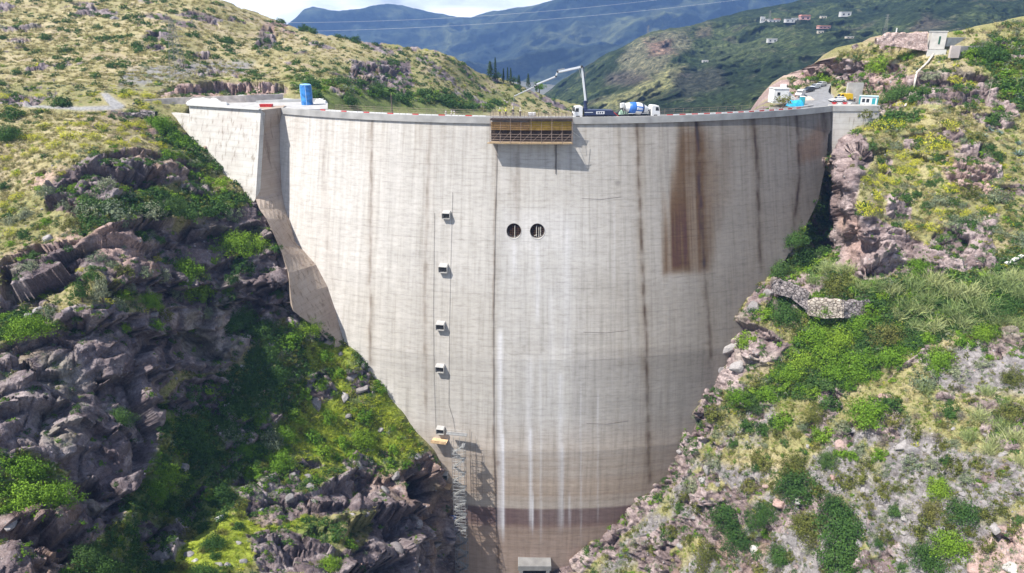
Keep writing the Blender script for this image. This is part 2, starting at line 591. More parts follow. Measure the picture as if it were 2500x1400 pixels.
def build_face():
    nt_, nz_ = 520, 400
    ths = np.linspace(TH0, TH1, nt_); zs = np.linspace(DZ0, DZ1, nz_)
    T, Z = np.meshgrid(ths, zs)
    P = face(T, Z).reshape(-1, 3)
    idx = np.arange(nt_ * nz_).reshape(nz_, nt_)
    Fq = np.stack([idx[:-1, :-1], idx[1:, :-1], idx[1:, 1:], idx[:-1, 1:]], -1).reshape(-1, 4)
    # remove the patches of the two round openings
    holes = []
    keep = np.ones(len(Fq), bool)
    fi = np.arange(len(Fq)).reshape(nz_ - 1, nt_ - 1)
    # the face ends where it meets the rock of the right bank
    fx, fy, _ = proj(P[Fq].mean(1))
    keep &= ~((fy < 700) & (fx > np.interp(fy, [262, 330, 400, 490, 550, 600, 680, 700], [2060, 2022, 2017, 1997, 1969, 1941, 1884, 1870])))
    for cx, cy in ((1254.5, 564.5), (1312, 565)):
        t, z = th_z(cx, cy); r = 1.72
        c = (t - TH0) / (TH1 - TH0) * (nt_ - 1); q = (z - DZ0) / (DZ1 - DZ0) * (nz_ - 1)
        dc = (r + .6) / (RAD + 9) / ((TH1 - TH0) / (nt_ - 1)); dq = (r + .6) / abs((DZ1 - DZ0) / (nz_ - 1))
        c0, c1, q0, q1 = int(c - dc), int(c + dc) + 1, int(q - dq), int(q + dq) + 1
        keep[fi[q0:q1, c0:c1].ravel()] = False
        loop = [idx[q0, k] for k in range(c0, c1)] + [idx[k, c1] for k in range(q0, q1)] + [idx[q1, k] for k in range(c1, c0, -1)] + [idx[k, c0] for k in range(q1, q0, -1)]
        holes.append((t, z, r, loop))
    V = [P]; nv = len(P); tris = []
    rings = []
    for t, z, r, loop in holes:
        n = len(loop)
        ang = [math.atan2(P[i][2] - z, (math.atan2(P[i][0] - OX, OY - P[i][1]) - t) * (RAD + 9)) for i in loop]
        ring = [face(t + r * math.cos(a) / (RAD + 9), z + r * math.sin(a)) for a in ang]
        V.append(np.array(ring))
        for k in range(n):
            k2 = (k + 1) % n
            tris.append((loop[k], nv + k, nv + k2, loop[k2]))
        rings.append((t, z, r))
        nv += n
    V = np.concatenate(V)
    allF = np.concatenate([Fq[keep], np.array(tris)])
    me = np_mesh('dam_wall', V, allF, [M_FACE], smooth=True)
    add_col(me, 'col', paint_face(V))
    uvl = me.uv_layers.new(name='UVMap')
    li = np.zeros(len(me.loops), np.int32); me.loops.foreach_get('vertex_index', li)
    s = np.arctan2(V[:, 0] - OX, OY - V[:, 1]) * RAD
    UV = np.stack([s, V[:, 2]], -1)[li]
    uvl.data.foreach_set('uv', UV.astype(np.float32).ravel())
    o = world_obj('dam_wall', me, DAM)
    return rings


RINGS = build_face()


def strip(name, prof, t0, t1, n, m, parent=DAM, closed=True):
    """sweep a (out, z) section along the crest arc"""
    mb = MB(); k = len(prof)
    vs = []
    for i in range(n + 1):
        t = t0 + (t1 - t0) * i / n
        for o, z in prof:
            r = RAD + o
            vs.append((OX + r * math.sin(t), OY - r * math.cos(t), z))
    fs = []
    for i in range(n):
        for j in range(k):
            j2 = (j + 1) % k
            fs.append((i * k + j, (i + 1) * k + j, (i + 1) * k + j2, i * k + j2))
    fs += [tuple(range(k)), tuple(n * k + j for j in range(k - 1, -1, -1))]
    mb.add(vs, fs)
    return mb.build(name, m, parent, world=True)


M_PARA = mat('parapet_concrete', (.37, .36, .345), .9, .22, .35, bump=.25)
TL, TR = R_(-33.2), R_(37.3)
tF0 = th_z(1201, 300)[0]; tF1 = th_z(1394, 300)[0]
# upstream parapet with a projecting band, interrupted where the new concrete is being cast
strip('parapet', [(.75, 0), (.75, -1.5), (-.15, -1.56), (-.15, -.9), (.3, -.9), (.3, 0)], TL, tF0, 60, M_PARA)
strip('parapet', [(.75, 0), (.75, -1.5), (-.15, -1.56), (-.15, -.9), (.3, -.9), (.3, 0)], tF1, TR, 60, M_PARA)
strip('crest_deck', [(-.16, -1.0), (-.16, -1.6), (-6.2, -1.6), (-6.2, -1.0)], R_(-35), R_(38.5), 90, M_DECK)
strip('downstream_wall', [(-5.6, -1.61), (-.02, -1.61), (-.6, -60), (-12, -60)], R_(-35), R_(27), 60, M_CONC)
strip('downstream_kerb', [(-5.9, -.55), (-5.9, -.996), (-6.25, -.996), (-6.25, -.55)], R_(-35), R_(38.5), 90, M_PARA)

# round openings: lining, dark chamber and bars
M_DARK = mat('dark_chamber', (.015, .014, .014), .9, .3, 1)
M_RUST = mat('rusty_steel', (.10, .055, .035), .8, .4, 6, metal=.2)
M_PIPE = mat('pale_pipe', (.42, .40, .36), .6, .2, 4)
for k, (t, z, r) in enumerate(RINGS):
    c = face(t, z); n = radial(c)
    tg = np.array([math.cos(t), math.sin(t), 0]); up = np.array([0, 0, 1.])
    slope = 9 / 37.0
    mb = MB(); m_ = 28
    vs = []; fs = []
    for dep, rr in ((.35, r * 1.06), (.35, r), (-.9, r), (-3.2, r)):
        for q in range(m_):
            a = 2 * math.pi * q / m_
            zz = rr * math.sin(a)
            p = face(t + rr * math.cos(a) / (RAD + 9), z + zz) + n * (dep if dep < 0 else .06)
            vs.append(p)
    for i in range(3):
        for q in range(m_):
            fs.append((i * m_ + q, i * m_ + (q + 1) % m_, (i + 1) * m_ + (q + 1) % m_, (i + 1) * m_ + q))
    lin = MB().add(vs, fs).build('round_opening', mat('opening_rim', (.36, .35, .335), .9, .1, 2), DAM, world=True)
    w = MB().add([vs[3 * m_ + q] for q in range(m_)], [tuple(range(m_))])
    w.build('chamber_wall', M_DARK, lin, world=False) if False else None
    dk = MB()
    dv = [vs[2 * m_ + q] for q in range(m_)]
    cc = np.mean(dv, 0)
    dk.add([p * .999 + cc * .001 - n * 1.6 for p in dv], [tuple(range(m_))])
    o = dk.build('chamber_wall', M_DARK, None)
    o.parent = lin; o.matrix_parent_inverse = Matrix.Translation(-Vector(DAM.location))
    g = MB()
    base = c - n * .55
    for q in range(-4, 5):
        x = q * .36; hh = math.sqrt(max(.01, (r * .98) ** 2 - x * x))
        sl = n * (-slope)
        g.bar(base + tg * x - (up + sl) * hh, base + tg * x + (up + sl) * hh, .035 if k else .045, 5)
    for q in (-3, -2, -1, 0, 1, 2, 3):
        y = q * .46; hh = math.sqrt(max(.01, (r * .98) ** 2 - y * y))
        g.bar(base + (up - n * slope) * y - tg * hh, base + (up - n * slope) * y + tg * hh, .03, 5)
    o = g.build('grate', M_RUST, None); o.parent = lin; o.matrix_parent_inverse = Matrix.Translation(-Vector(DAM.location))
    pp = MB()
    b2 = base + n * .15
    pts = [(-.25, -1.5, .3, .9)] if k == 0 else [(-.2, -1.3, -.2, 1.1), (.35, -1.4, .35, .8), (.75, -1.2, .75, .9), (-.7, -1.1, -.1, -.9)]
    if k == 0: pts = [(.2, -1.6, .2, 1.2)]
    for x0, y0, x1, y1 in pts:
        pp.bar(b2 + tg * x0 + (up - n * slope) * y0, b2 + tg * x1 + (up - n * slope) * y1, .075, 6)
    o = pp.build('pipe', M_PIPE, None); o.parent = lin; o.matrix_parent_inverse = Matrix.Translation(-Vector(DAM.location))
# ================================================================ terrain
def terrain_mat():
    m, nt, b = new_mat('ground_material'); L = nt.links
    at = N(nt, 'ShaderNodeAttribute', attribute_name='col')
    geo = N(nt, 'ShaderNodeNewGeometry')
    def noise(sc, det=5, rough=.6):
        n = N(nt, 'ShaderNodeTexNoise'); n.inputs['Scale'].default_value = sc; n.inputs['Detail'].default_value = det; n.inputs['Roughness'].default_value = rough
        L.new(geo.outputs['Position'], n.inputs['Vector']); return n
    a = noise(1.6, 6, .7); c = noise(7, 4, .7)
    r1 = ramp(nt, [(.3, (.62, .6, .6)), (.5, (1, 1, 1)), (.72, (1.35, 1.34, 1.3))]); L.new(a.outputs['Fac'], r1.inputs[0])
    r2 = ramp(nt, [(.3, (.7, .7, .7)), (.5, (1, 1, 1)), (.7, (1.3, 1.3, 1.3))]); L.new(c.outputs['Fac'], r2.inputs[0])
    o = at.outputs['Color']
    for r in (r1, r2):
        x = N(nt, 'ShaderNodeMix', data_type='RGBA', blend_type='MULTIPLY'); x.inputs['Factor'].default_value = 1
        L.new(o, x.inputs['A']); L.new(r.outputs[0], x.inputs['B']); o = x.outputs['Result']
    L.new(o, b.inputs['Base Color'])
    b.inputs['Roughness'].default_value = .95; b.inputs['Specular IOR Level'].default_value = .1
    v = N(nt, 'ShaderNodeTexVoronoi', feature='DISTANCE_TO_EDGE'); v.inputs['Scale'].default_value = 1.3
    wp = N(nt, 'ShaderNodeMix', data_type='VECTOR'); wp.inputs['Factor'].default_value = .25
    L.new(geo.outputs['Position'], wp.inputs['A']); L.new(a.outputs['Color'], wp.inputs['B']); L.new(wp.outputs['Result'], v.inputs['Vector'])
    vr = ramp(nt, [(0, (0, 0, 0)), (.12, (1, 1, 1))]); L.new(v.outputs['Distance'], vr.inputs[0])
    ad = N(nt, 'ShaderNodeMath', operation='MULTIPLY_ADD'); ad.inputs[1].default_value = .35
    L.new(vr.outputs[0], ad.inputs[0]); L.new(a.outputs['Fac'], ad.inputs[2])
    bp = N(nt, 'ShaderNodeBump'); bp.inputs['Strength'].default_value = .7; bp.inputs['Distance'].default_value = .35
    L.new(ad.outputs[0], bp.inputs['Height']); L.new(bp.outputs[0], b.inputs['Normal'])
    return m


M_GROUND = terrain_mat()

# control points: photo pixel -> distance along the valley (m)
PL = [(0, 1400, 62), (0, 1250, 70), (0, 1100, 79), (0, 950, 90), (0, 800, 103), (0, 620, 121), (0, 450, 140), (0, 285, 163), (0, 240, 176), (0, 150, 212), (0, 60, 250), (0, 0, 285),
      (-500, 1560, 44), (-500, 1100, 66), (-500, 700, 96), (-500, 300, 146), (-500, 0, 235), (0, 1560, 54), (500, 1560, 70), (1000, 1560, 98),
      (-80, 1450, 58), (-80, 700, 110), (-80, 300, 157), (-80, -30, 290),
      (250, 1400, 71), (250, 1250, 81), (250, 1100, 91), (250, 900, 103), (250, 700, 114), (250, 560, 128), (250, 400, 147), (250, 290, 169), (250, 240, 183), (250, 180, 206), (250, 100, 245), (250, 0, 290),
      (500, 1400, 81), (500, 1300, 92), (500, 1200, 103), (500, 1000, 121), (500, 850, 133), (500, 700, 138), (450, 1000, 116), (430, 1100, 106), (400, 1250, 95), (370, 1380, 82), (390, 960, 111), (385, 1060, 102), (345, 1190, 90), (300, 1290, 81), (500, 560, 149), (500, 450, 166), (500, 200, 216), (500, 120, 255), (530, 0, 310),
      (408, 282, 184.6), (440, 315, 181.8), (470, 345, 179), (500, 370, 176.4), (530, 402, 173.6), (560, 436, 170.8), (590, 462, 168.3), (618, 488, 165.9), (480, 310, 190), (560, 390, 184), (610, 440, 177), (430, 270, 188), (460, 250, 192),
      (640, 1400, 84), (640, 1300, 96), (640, 1200, 108), (640, 1000, 128), (640, 850, 141), (620, 700, 147.5), (600, 560, 159),
      (634, 512, 165), (649, 533, 163.5), (672, 580, 161), (690, 622, 157.8), (705, 667, 155), (710, 725, 152.3), (716, 760, 150.3), (770, 804, 152), (830, 838, 154.8), (720, 615, 171), (742, 680, 168), (765, 740, 163), (700, 550, 173), (608, 515, 162), (640, 575, 159), (664, 640, 154.5), (678, 700, 152), (690, 772, 149.2),
      (600, 250, 200), (690, 250, 200), (640, 258, 196), (600, 232, 209), (690, 232, 211), (720, 200, 226), (700, 60, 322), (760, 268, 204), (800, 400, 190), (800, 600, 180), (850, 95, 325), (850, 200, 246), (880, 262, 232),
      (800, 1400, 88), (800, 1300, 101), (800, 1200, 114), (800, 1050, 136), (800, 920, 147), (900, 1100, 139), (960, 1200, 130), (950, 1350, 107), (1010, 1400, 112), (1060, 1130, 144), (1068, 1180, 141), (1075, 1290, 135), (1078, 1400, 131), (1080, 1450, 129),
      (870, 860, 153.2), (900, 905, 151.5), (940, 955, 149.6), (985, 1010, 147.6), (1030, 1070, 145.7), (1064, 1110, 144.8), (900, 850, 160), (980, 950, 157), (1040, 1030, 153), (1110, 1110, 152), (1125, 1250, 151), (1130, 1400, 150),
      (1090, 130, 340), (1000, 200, 296), (1000, 262, 262), (1000, 400, 210), (1000, 700, 180), (1200, 190, 362), (1150, 270, 300), (1200, 400, 240), (1200, 800, 185), (1200, 1100, 168), (1200, 1400, 163), (1300, 1450, 163), (1420, 256, 385), (1300, 270, 335), (1420, 300, 350), (1450, 800, 210), (1450, 1400, 165)]
SKL = [(-500, -130), (-80, -60), (420, -45), (480, -18), (530, -1), (600, 24), (660, 46), (700, 63), (770, 82), (850, 96), (930, 107), (1000, 115), (1060, 124), (1095, 134), (1130, 152), (1165, 176), (1200, 188), (1250, 200), (1300, 222), (1360, 243), (1420, 258), (1460, 290)]

PR = [(2500, 1400, 85), (2500, 1250, 92), (2500, 1100, 101), (2500, 900, 116), (2500, 700, 132), (2500, 500, 152), (2500, 300, 174), (2500, 150, 192), (2500, 45, 207),
      (2950, 1560, 64), (2950, 1100, 90), (2950, 700, 118), (2950, 300, 160), (2950, 0, 190), (2500, 1560, 76), (2100, 1560, 90), (1600, 1560, 122),
      (2600, 1450, 80), (2600, 700, 128), (2600, 300, 170), (2600, 20, 207),
      (2350, 1400, 91), (2200, 1400, 97), (2050, 1400, 104), (1900, 1400, 112), (1750, 1400, 121), (1600, 1400, 131), (1480, 1400, 137),
      (2200, 1250, 105), (2200, 1100, 114), (2200, 900, 127), (2200, 780, 136), (2200, 680, 142), (2300, 600, 145), (2300, 450, 158), (2300, 300, 173), (2350, 200, 186), (2300, 135, 197), (2260, 80, 206), (2150, 88, 214), (2060, 135, 224), (2000, 160, 238), (1930, 190, 252),
      (1900, 1250, 121), (1900, 1100, 130), (1950, 950, 137), (2000, 800, 144), (2000, 700, 150), (2070, 645, 151), (2062, 570, 157), (2056, 500, 164), (2056, 430, 169), (2058, 365, 174), (2100, 600, 151), (2090, 310, 182), (2150, 420, 166), (2150, 540, 153), (2150, 300, 180),
      (2200, 240, 188), (2120, 258, 196), (2050, 262, 198), (2020, 268, 196), (1990, 255, 203), (1900, 266, 206), (1960, 232, 218), (2010, 210, 235), (2040, 220, 222), (2100, 205, 210), (2180, 160, 203),
      (1800, 1000, 143), (1700, 1250, 134), (2012, 340, 183), (2014, 400, 178), (1992, 490, 173.4), (1962, 550, 169.2), (1932, 600, 165.8), (1872, 680, 160.2), (1832, 720, 157.4), (1792, 780, 154.4), (1762, 850, 151.8), (1740, 910, 150.2), (1702, 1000, 148), (1682, 1060, 146.6), (1642, 1130, 145.4), (1607, 1180, 144.7), (1552, 1235, 143.7), (1502, 1280, 142.9), (1442, 1330, 142.7), (1392, 1375, 142.6), (1350, 1410, 142),
      (1980, 440, 186), (1940, 530, 181), (1900, 580, 176), (1830, 660, 168), (1760, 750, 163), (1710, 850, 159), (1660, 980, 156), (1600, 1100, 153), (1540, 1180, 151), (1450, 1270, 150), (1350, 1350, 149.5),
      (2032, 350, 191), (2034, 420, 188), (2036, 480, 186), (2034, 540, 182), (2026, 600, 176), (2000, 560, 177), (1975, 620, 170.5), (2004, 510, 181), (2018, 440, 187), (1920, 650, 165),
      (1880, 400, 195), (1800, 560, 186), (1700, 700, 176), (1600, 1000, 163), (1500, 1150, 158), (1330, 1450, 150), (1850, 300, 200)]
SKR = [(1320, 310), (1840, 300), (1866, 283), (1880, 262), (1895, 254), (1910, 238), (1921, 206), (1935, 190), (1955, 178), (1985, 165), (2010, 158), (2030, 146), (2050, 132), (2075, 112), (2110, 104), (2140, 96), (2165, 84), (2215, 80), (2265, 80), (2320, 80), (2400, 66), (2450, 54), (2500, 44), (2600, 20), (2950, -50)]

# ---- what grows or crops out where (photo-pixel outlines, carried onto the ground)
ROCK_L = [
    [(420, 745), (705, 735), (712, 756), (650, 800), (580, 880), (545, 905), (430, 905)],
    [(600, 478), (640, 500), (720, 600), (745, 760), (850, 825), (800, 845), (700, 785), (660, 640), (620, 540)],
    [(108, 470), (150, 420), (230, 375), (330, 368), (400, 372), (470, 400), (500, 430), (400, 450), (330, 470), (180, 520), (112, 510)],
    [(0, 640), (90, 605), (190, 590), (240, 560), (330, 525), (450, 545), (560, 510), (640, 500), (672, 580), (705, 690), (715, 748), (560, 756), (420, 745), (300, 700), (250, 650), (170, 690), (100, 745), (0, 770)],
    [(0, 850), (60, 820), (160, 795), (260, 790), (340, 760), (420, 745), (560, 752), (700, 740), (640, 770), (560, 800), (562, 870), (480, 890), (430, 905), (390, 960), (400, 1060), (345, 1190), (300, 1270), (240, 1310), (150, 1390), (120, 1420), (-80, 1460), (-80, 1280), (20, 1250), (140, 1230), (170, 1150), (60, 1100), (-80, 1100), (-80, 860)],
    [(400, 980), (440, 930), (520, 910), (548, 950), (530, 1000), (440, 1020)],
    [(690, 1215), (780, 1190), (860, 1150), (960, 1160), (1050, 1100), (1085, 1180), (1170, 1200), (1170, 1460), (700, 1460), (760, 1380), (900, 1320), (930, 1260), (860, 1250), (770, 1260)],
    [(345, 1320), (430, 1260), (540, 1140), (640, 1000), (685, 1020), (600, 1110), (500, 1200), (455, 1300), (430, 1370), (360, 1345)],
    [(745, 920), (790, 900), (830, 960), (770, 990)], [(845, 900), (900, 905), (915, 960), (870, 970)],
    [(600, 1310), (690, 1290), (800, 1330), (830, 1400), (640, 1400)],
    [(440, 210), (620, 205), (700, 215), (690, 240), (560, 228), (400, 238), (380, 225)],
    [(640, 60), (670, 60), (675, 110), (620, 120)], [(360, 75), (420, 80), (420, 100), (350, 92)],
    [(860, 150), (1000, 150), (1010, 210), (900, 230), (850, 190)],
    [(260, 272), (380, 272), (370, 288), (262, 288)],
]
SOIL_L = [[(0, 625), (100, 590), (190, 560), (200, 590), (100, 610), (0, 640)], [(230, 560), (350, 560), (360, 600), (290, 680), (240, 620)], [(60, 440), (160, 400), (150, 430), (90, 470)],
          [(420, 210), (640, 205), (700, 225), (600, 240), (400, 240)]]
GREEN_L = [
    [(430, 960), (560, 910), (660, 820), (735, 765), (850, 820), (905, 905), (990, 1010), (1050, 1110), (960, 1160), (860, 1150), (780, 1190), (690, 1215), (770, 1260), (860, 1330), (600, 1340), (560, 1420), (120, 1430), (240, 1310), (345, 1190), (400, 1060), (390, 980)],
    [(-80, 1090), (60, 1110), (165, 1150), (140, 1230), (0, 1260), (-80, 1270)], [(380, 640), (440, 600), (560, 600), (650, 560), (640, 600), (540, 640), (400, 670)],
    [(190, 480), (330, 470), (480, 450), (600, 480), (600, 520), (330, 530), (200, 560)], [(0, 770), (130, 760), (160, 790), (0, 840)],
    [(700, 190), (1000, 220), (1250, 240), (1180, 285), (900, 280), (780, 262)], [(400, 290), (480, 330), (560, 420), (480, 440), (390, 350)]]
DRY_L = [[(-80, 260), (450, 290), (480, 350), (400, 380), (200, 380), (80, 470), (-80, 520)], [(-80, -60), (560, 0), (800, 90), (1000, 130), (900, 150), (600, 180), (300, 210), (-80, 200)], [(240, 240), (380, 220), (420, 240), (300, 262)],
         [(860, 265), (1130, 262), (1420, 258), (1420, 300), (860, 290)]]
SLATE_L = [[(300, 175), (440, 150), (620, 150), (600, 185), (480, 178), (420, 205), (290, 215)]]
LIME_L = [[(430, 1330), (600, 1230), (690, 1225), (760, 1260), (600, 1390), (400, 1420)], [(740, 830), (850, 850), (900, 920), (1000, 1030), (1035, 1110), (880, 1130), (720, 1180), (690, 1080), (740, 960)]]

ROCK_R = [
    [(2040, 330), (2075, 320), (2090, 420), (2070, 520), (2072, 640), (2036, 640), (2030, 500)],
    [(1868, 685), (1840, 712), (1795, 772), (1760, 850), (1736, 915), (1700, 1000), (1676, 1062), (1636, 1130), (1600, 1182), (1548, 1236), (1496, 1284), (1436, 1334), (1330, 1410), (1420, 1400), (1500, 1320), (1600, 1235), (1680, 1140), (1730, 1060), (1745, 1000), (1775, 930), (1800, 860), (1830, 790), (1880, 715)],
    [(2070, 320), (2110, 330), (2140, 380), (2100, 440), (2090, 500), (2060, 520), (2040, 470), (2050, 380)],
    [(2048, 500), (2120, 520), (2160, 545), (2250, 590), (2305, 650), (2270, 672), (2200, 668), (2110, 690), (2050, 650)],
    [(2160, 480), (2220, 470), (2225, 535), (2160, 535)],
    [(2190, 190), (2330, 170), (2440, 190), (2430, 255), (2240, 255), (2200, 225)], [(2030, 180), (2060, 145), (2110, 150), (2210, 165), (2210, 235), (2120, 225), (2050, 200)],
    [(1905, 235), (1921, 200), (1960, 175), (2040, 140), (2050, 170), (2000, 195), (1950, 215)],
    [(1730, 960), (1730, 880), (1780, 780), (1850, 790), (1930, 840), (1900, 880), (1830, 900), (1770, 950)],
    [(1830, 740), (1880, 690), (1910, 680), (1980, 720), (1960, 760), (1880, 740)],
    [(1665, 1080), (1740, 950), (1765, 980), (1740, 1060), (1700, 1110), (1640, 1150)],
    [(1340, 1400), (1480, 1300), (1600, 1160), (1680, 1110), (1690, 1150), (1560, 1260), (1480, 1350), (1400, 1400)],
    [(2240, 860), (2280, 820), (2260, 870), (2180, 910), (2150, 940)], [(2030, 1050), (2080, 1030), (2080, 1090), (2040, 1090)],
    [(2300, 410), (2420, 400), (2430, 470), (2330, 460)], [(2280, 320), (2360, 310), (2350, 345), (2270, 350)], [(2400, 530), (2440, 520), (2400, 620), (2380, 600)],
]
SCREE_R = [[(1760, 1060), (1800, 1010), (1890, 985), (1900, 1040), (1850, 1090), (1770, 1090)], [(2040, 1060), (2200, 1030), (2330, 1080), (2500, 1130), (2600, 1460), (1700, 1460), (1650, 1400), (1800, 1250), (1950, 1150)],
           [(2240, 870), (2420, 820), (2600, 850), (2600, 960), (2300, 960)], [(1700, 1120), (1900, 1150), (1700, 1300), (1500, 1400), (1440, 1420), (1560, 1270)]]
GREEN_R = [[(1880, 640), (2050, 640), (2110, 690), (2300, 665), (2500, 590), (2600, 600), (2600, 760), (2420, 800), (2280, 830), (2050, 960), (1760, 1000), (1920, 880), (1960, 780)],
           [(1990, 480), (2040, 480), (2050, 640), (1960, 660), (1880, 680), (1930, 600)], [(2340, 120), (2600, 80), (2600, 260), (2440, 260), (2440, 190)], [(2100, 280), (2240, 270), (2200, 330), (2120, 310)]]
DRY_R = [[(2090, 130), (2250, 120), (2300, 170), (2200, 165), (2110, 150)], [(2100, 265), (2420, 270), (2420, 320), (2140, 340)], [(2180, 800), (2260, 800), (2220, 850), (2100, 960), (2000, 980)], [(1700, 1130), (1850, 1090), (1950, 1140), (1800, 1220), (1680, 1230)]]
RED_R = [[(2150, 85), (2270, 80), (2270, 120), (2160, 125)], [(2110, 150), (2210, 170), (2210, 235), (2110, 230)], [(2050, 520), (2090, 530), (2110, 600), (2060, 640)], [(1905, 235), (1921, 200), (1960, 175), (2040, 140), (2050, 170), (1990, 200)], [(2380, 1330), (2500, 1240), (2600, 1460), (2360, 1460)], [(2290, 390), (2430, 390), (2430, 480), (2330, 470)]]

# ledges: lip polyline, recess depth (m), height of the recess (px)
LIPS_L = [
    ([(105, 470), (180, 432), (260, 378), (330, 372), (398, 378)], 1.6, 26), ([(330, 410), (365, 420), (400, 418)], 1.8, 40), ([(240, 408), (300, 418), (360, 432), (400, 440)], 2.4, 26), ([(115, 500), (150, 470), (195, 520), (205, 560)], 2.5, 30),
    ([(240, 575), (300, 552), (345, 530), (400, 522), (455, 512)], 1.8, 20), ([(330, 540), (380, 535), (430, 545), (470, 548), (560, 560), (640, 545)], 3.6, 46), ([(500, 455), (560, 470), (640, 480)], 1.0, 20),
    ([(0, 640), (60, 622), (110, 605), (190, 592)], 2.0, 30), ([(0, 662), (80, 650), (180, 640)], 1.2, 24), ([(250, 585), (340, 600), (350, 620), (300, 640)], 1.0, 20),
    ([(560, 620), (600, 600), (670, 572)], 2.2, 46), ([(470, 640), (520, 650), (570, 632), (690, 625)], 2.2, 40),
    ([(180, 660), (230, 690), (290, 700), (340, 720)], 2.0, 40), ([(270, 705), (340, 690), (400, 672), (460, 690)], 2.2, 34), ([(395, 712), (450, 690), (520, 705), (600, 700), (700, 700)], 3.5, 62), ([(540, 742), (620, 740), (715, 736)], 3.0, 44),
    ([(0, 742), (60, 730), (130, 745)], 1.2, 26), ([(150, 790), (210, 776), (270, 788), (340, 768)], 2.4, 60), ([(330, 790), (380, 830), (420, 812), (520, 806)], 3.2, 80),
    ([(30, 850), (110, 816), (180, 830), (190, 870)], 1.6, 44), ([(0, 892), (60, 880), (130, 905), (150, 915)], 2.2, 46), ([(0, 990), (60, 978), (130, 1000), (170, 990)], 2.4, 50), ([(250, 930), (330, 905), (395, 930)], 2.6, 60),
    ([(370, 985), (420, 975), (470, 985)], 2.4, 32), ([(130, 1050), (200, 1030), (270, 1060), (300, 1040), (370, 1080)], 1.4, 40), ([(150, 1110), (230, 1095), (290, 1120)], 1.2, 34),
    ([(190, 1175), (225, 1160), (255, 1178)], 2.6, 44), ([(60, 1290), (110, 1272), (140, 1312), (200, 1300)], 3.0, 60), ([(250, 1200), (320, 1210), (370, 1150)], 1.8, 40), ([(0, 1300), (50, 1280), (100, 1340)], 1.4, 40), ([(80, 1370), (150, 1360), (200, 1330)], 1.6, 40),
    ([(350, 1320), (400, 1292), (445, 1300)], 1.8, 34), ([(440, 1230), (480, 1200), (520, 1150)], 1.2, 30), ([(600, 1040), (640, 1015), (680, 1022)], 1.4, 24), ([(390, 900), (450, 890), (520, 905), (552, 890)], 1.4, 30),
    ([(690, 1225), (740, 1215), (790, 1240), (850, 1225)], 1.6, 34), ([(780, 1180), (860, 1165), (950, 1172), (1010, 1150), (1060, 1112)], 1.4, 30), ([(1000, 1172), (1030, 1160), (1062, 1165)], 5.5, 60), ([(960, 1260), (1020, 1240), (1080, 1262)], 3.2, 60), ([(850, 1280), (920, 1250), (985, 1262)], 3.4, 70), ([(740, 1300), (800, 1290), (850, 1262)], 1.3, 30),
    ([(840, 1400), (920, 1372), (985, 1360)], 4.0, 50), ([(690, 1350), (760, 1340), (830, 1352)], 1.4, 36), ([(600, 1330), (640, 1325), (680, 1335)], 1.0, 24), ([(1000, 1330), (1060, 1310), (1095, 1330)], 2.0, 60),
    ([(745, 925), (780, 915), (815, 940)], 1.2, 26), ([(850, 915), (880, 905), (912, 920)], 1.0, 24), ([(430, 222), (500, 210), (600, 208), (700, 216)], 2.2, 22), ([(870, 165), (930, 170), (1000, 168)], 2.0, 24), ([(640, 78), (665, 68), (690, 100)], 2.0, 24), ([(620, 105), (650, 98), (690, 106)], 1.6, 14)]
LIPS_R = [
    ([(2230, 205), (2250, 190), (2300, 196), (2340, 188), (2420, 190)], 1.6, 40), ([(2100, 165), (2150, 158), (2205, 168)], 1.6, 30), ([(2105, 215), (2150, 212), (2210, 222)], 1.2, 16), ([(2240, 185), (2260, 183), (2290, 190)], 1.5, 12),
    ([(2060, 385), (2080, 372), (2100, 365)], 1.2, 20), ([(2095, 560), (2160, 568), (2200, 560), (2245, 580)], .9, 20), ([(2150, 610), (2190, 606), (2210, 612)], 1.3, 14), ([(2060, 650), (2110, 640), (2200, 640), (2290, 640)], 1.2, 26),
    ([(2125, 368), (2150, 362), (2165, 370)], 1.5, 18), ([(2225, 382), (2250, 378), (2270, 386)], 1.8, 18), ([(2290, 384), (2315, 382), (2330, 390)], 1.4, 14), ([(1770, 795), (1830, 800), (1900, 838)], .8, 30), ([(1745, 880), (1790, 850), (1860, 880)], .8, 30), ([(1690, 1020), (1720, 1010), (1750, 1012)], 1.0, 24), ([(1660, 1090), (1700, 1075), (1740, 1080)], .7, 24),
    ([(1560, 1210), (1610, 1180), (1650, 1172)], .9, 26), ([(1450, 1340), (1520, 1290), (1560, 1282)], .8, 26), ([(2300, 430), (2350, 425), (2420, 440)], .9, 16), ([(2330, 455), (2380, 452), (2430, 470)], .9, 14), ([(2200, 900), (2250, 866), (2275, 845)], 1.0, 18), ([(1925, 215), (1960, 190), (2010, 178)], 1.0, 14)]
# caves and bulges: x, y, radius x, radius y, push (m, negative = into the hill)
BLOBS_L = [(1032, 1195, 46, 44, -6.0), (1060, 1140, 40, 30, 1.5), (232, 1188, 26, 20, -2.2), (600, 790, 70, 45, -2.0), (500, 760, 60, 30, 1.0), (230, 1060, 110, 90, 1.6), (90, 940, 90, 60, 1.5), (300, 860, 80, 60, 1.2), (90, 1040, 80, 40, -1.2), (300, 1120, 60, 90, 1.2),
           (410, 1310, 40, 40, 1.3), (490, 1200, 40, 40, 1.2), (650, 1030, 50, 26, 1.3), (830, 1290, 50, 40, 1.3), (930, 1350, 60, 30, 1.6), (725, 1225, 36, 26, 1.2), (1040, 1330, 60, 50, 1.2), (980, 1300, 40, 40, -2.5), (500, 945, 50, 34, 1.2), (650, 1340, 60, 30, .8), (120, 1330, 50, 40, -1.2), (20, 1280, 26, 36, 1.0), (600, 655, 20, 14, 1.0), (430, 380, 40, 20, .8),
           (500, 440, 60, 25, -.6), (380, 620, 60, 25, -1.0)]
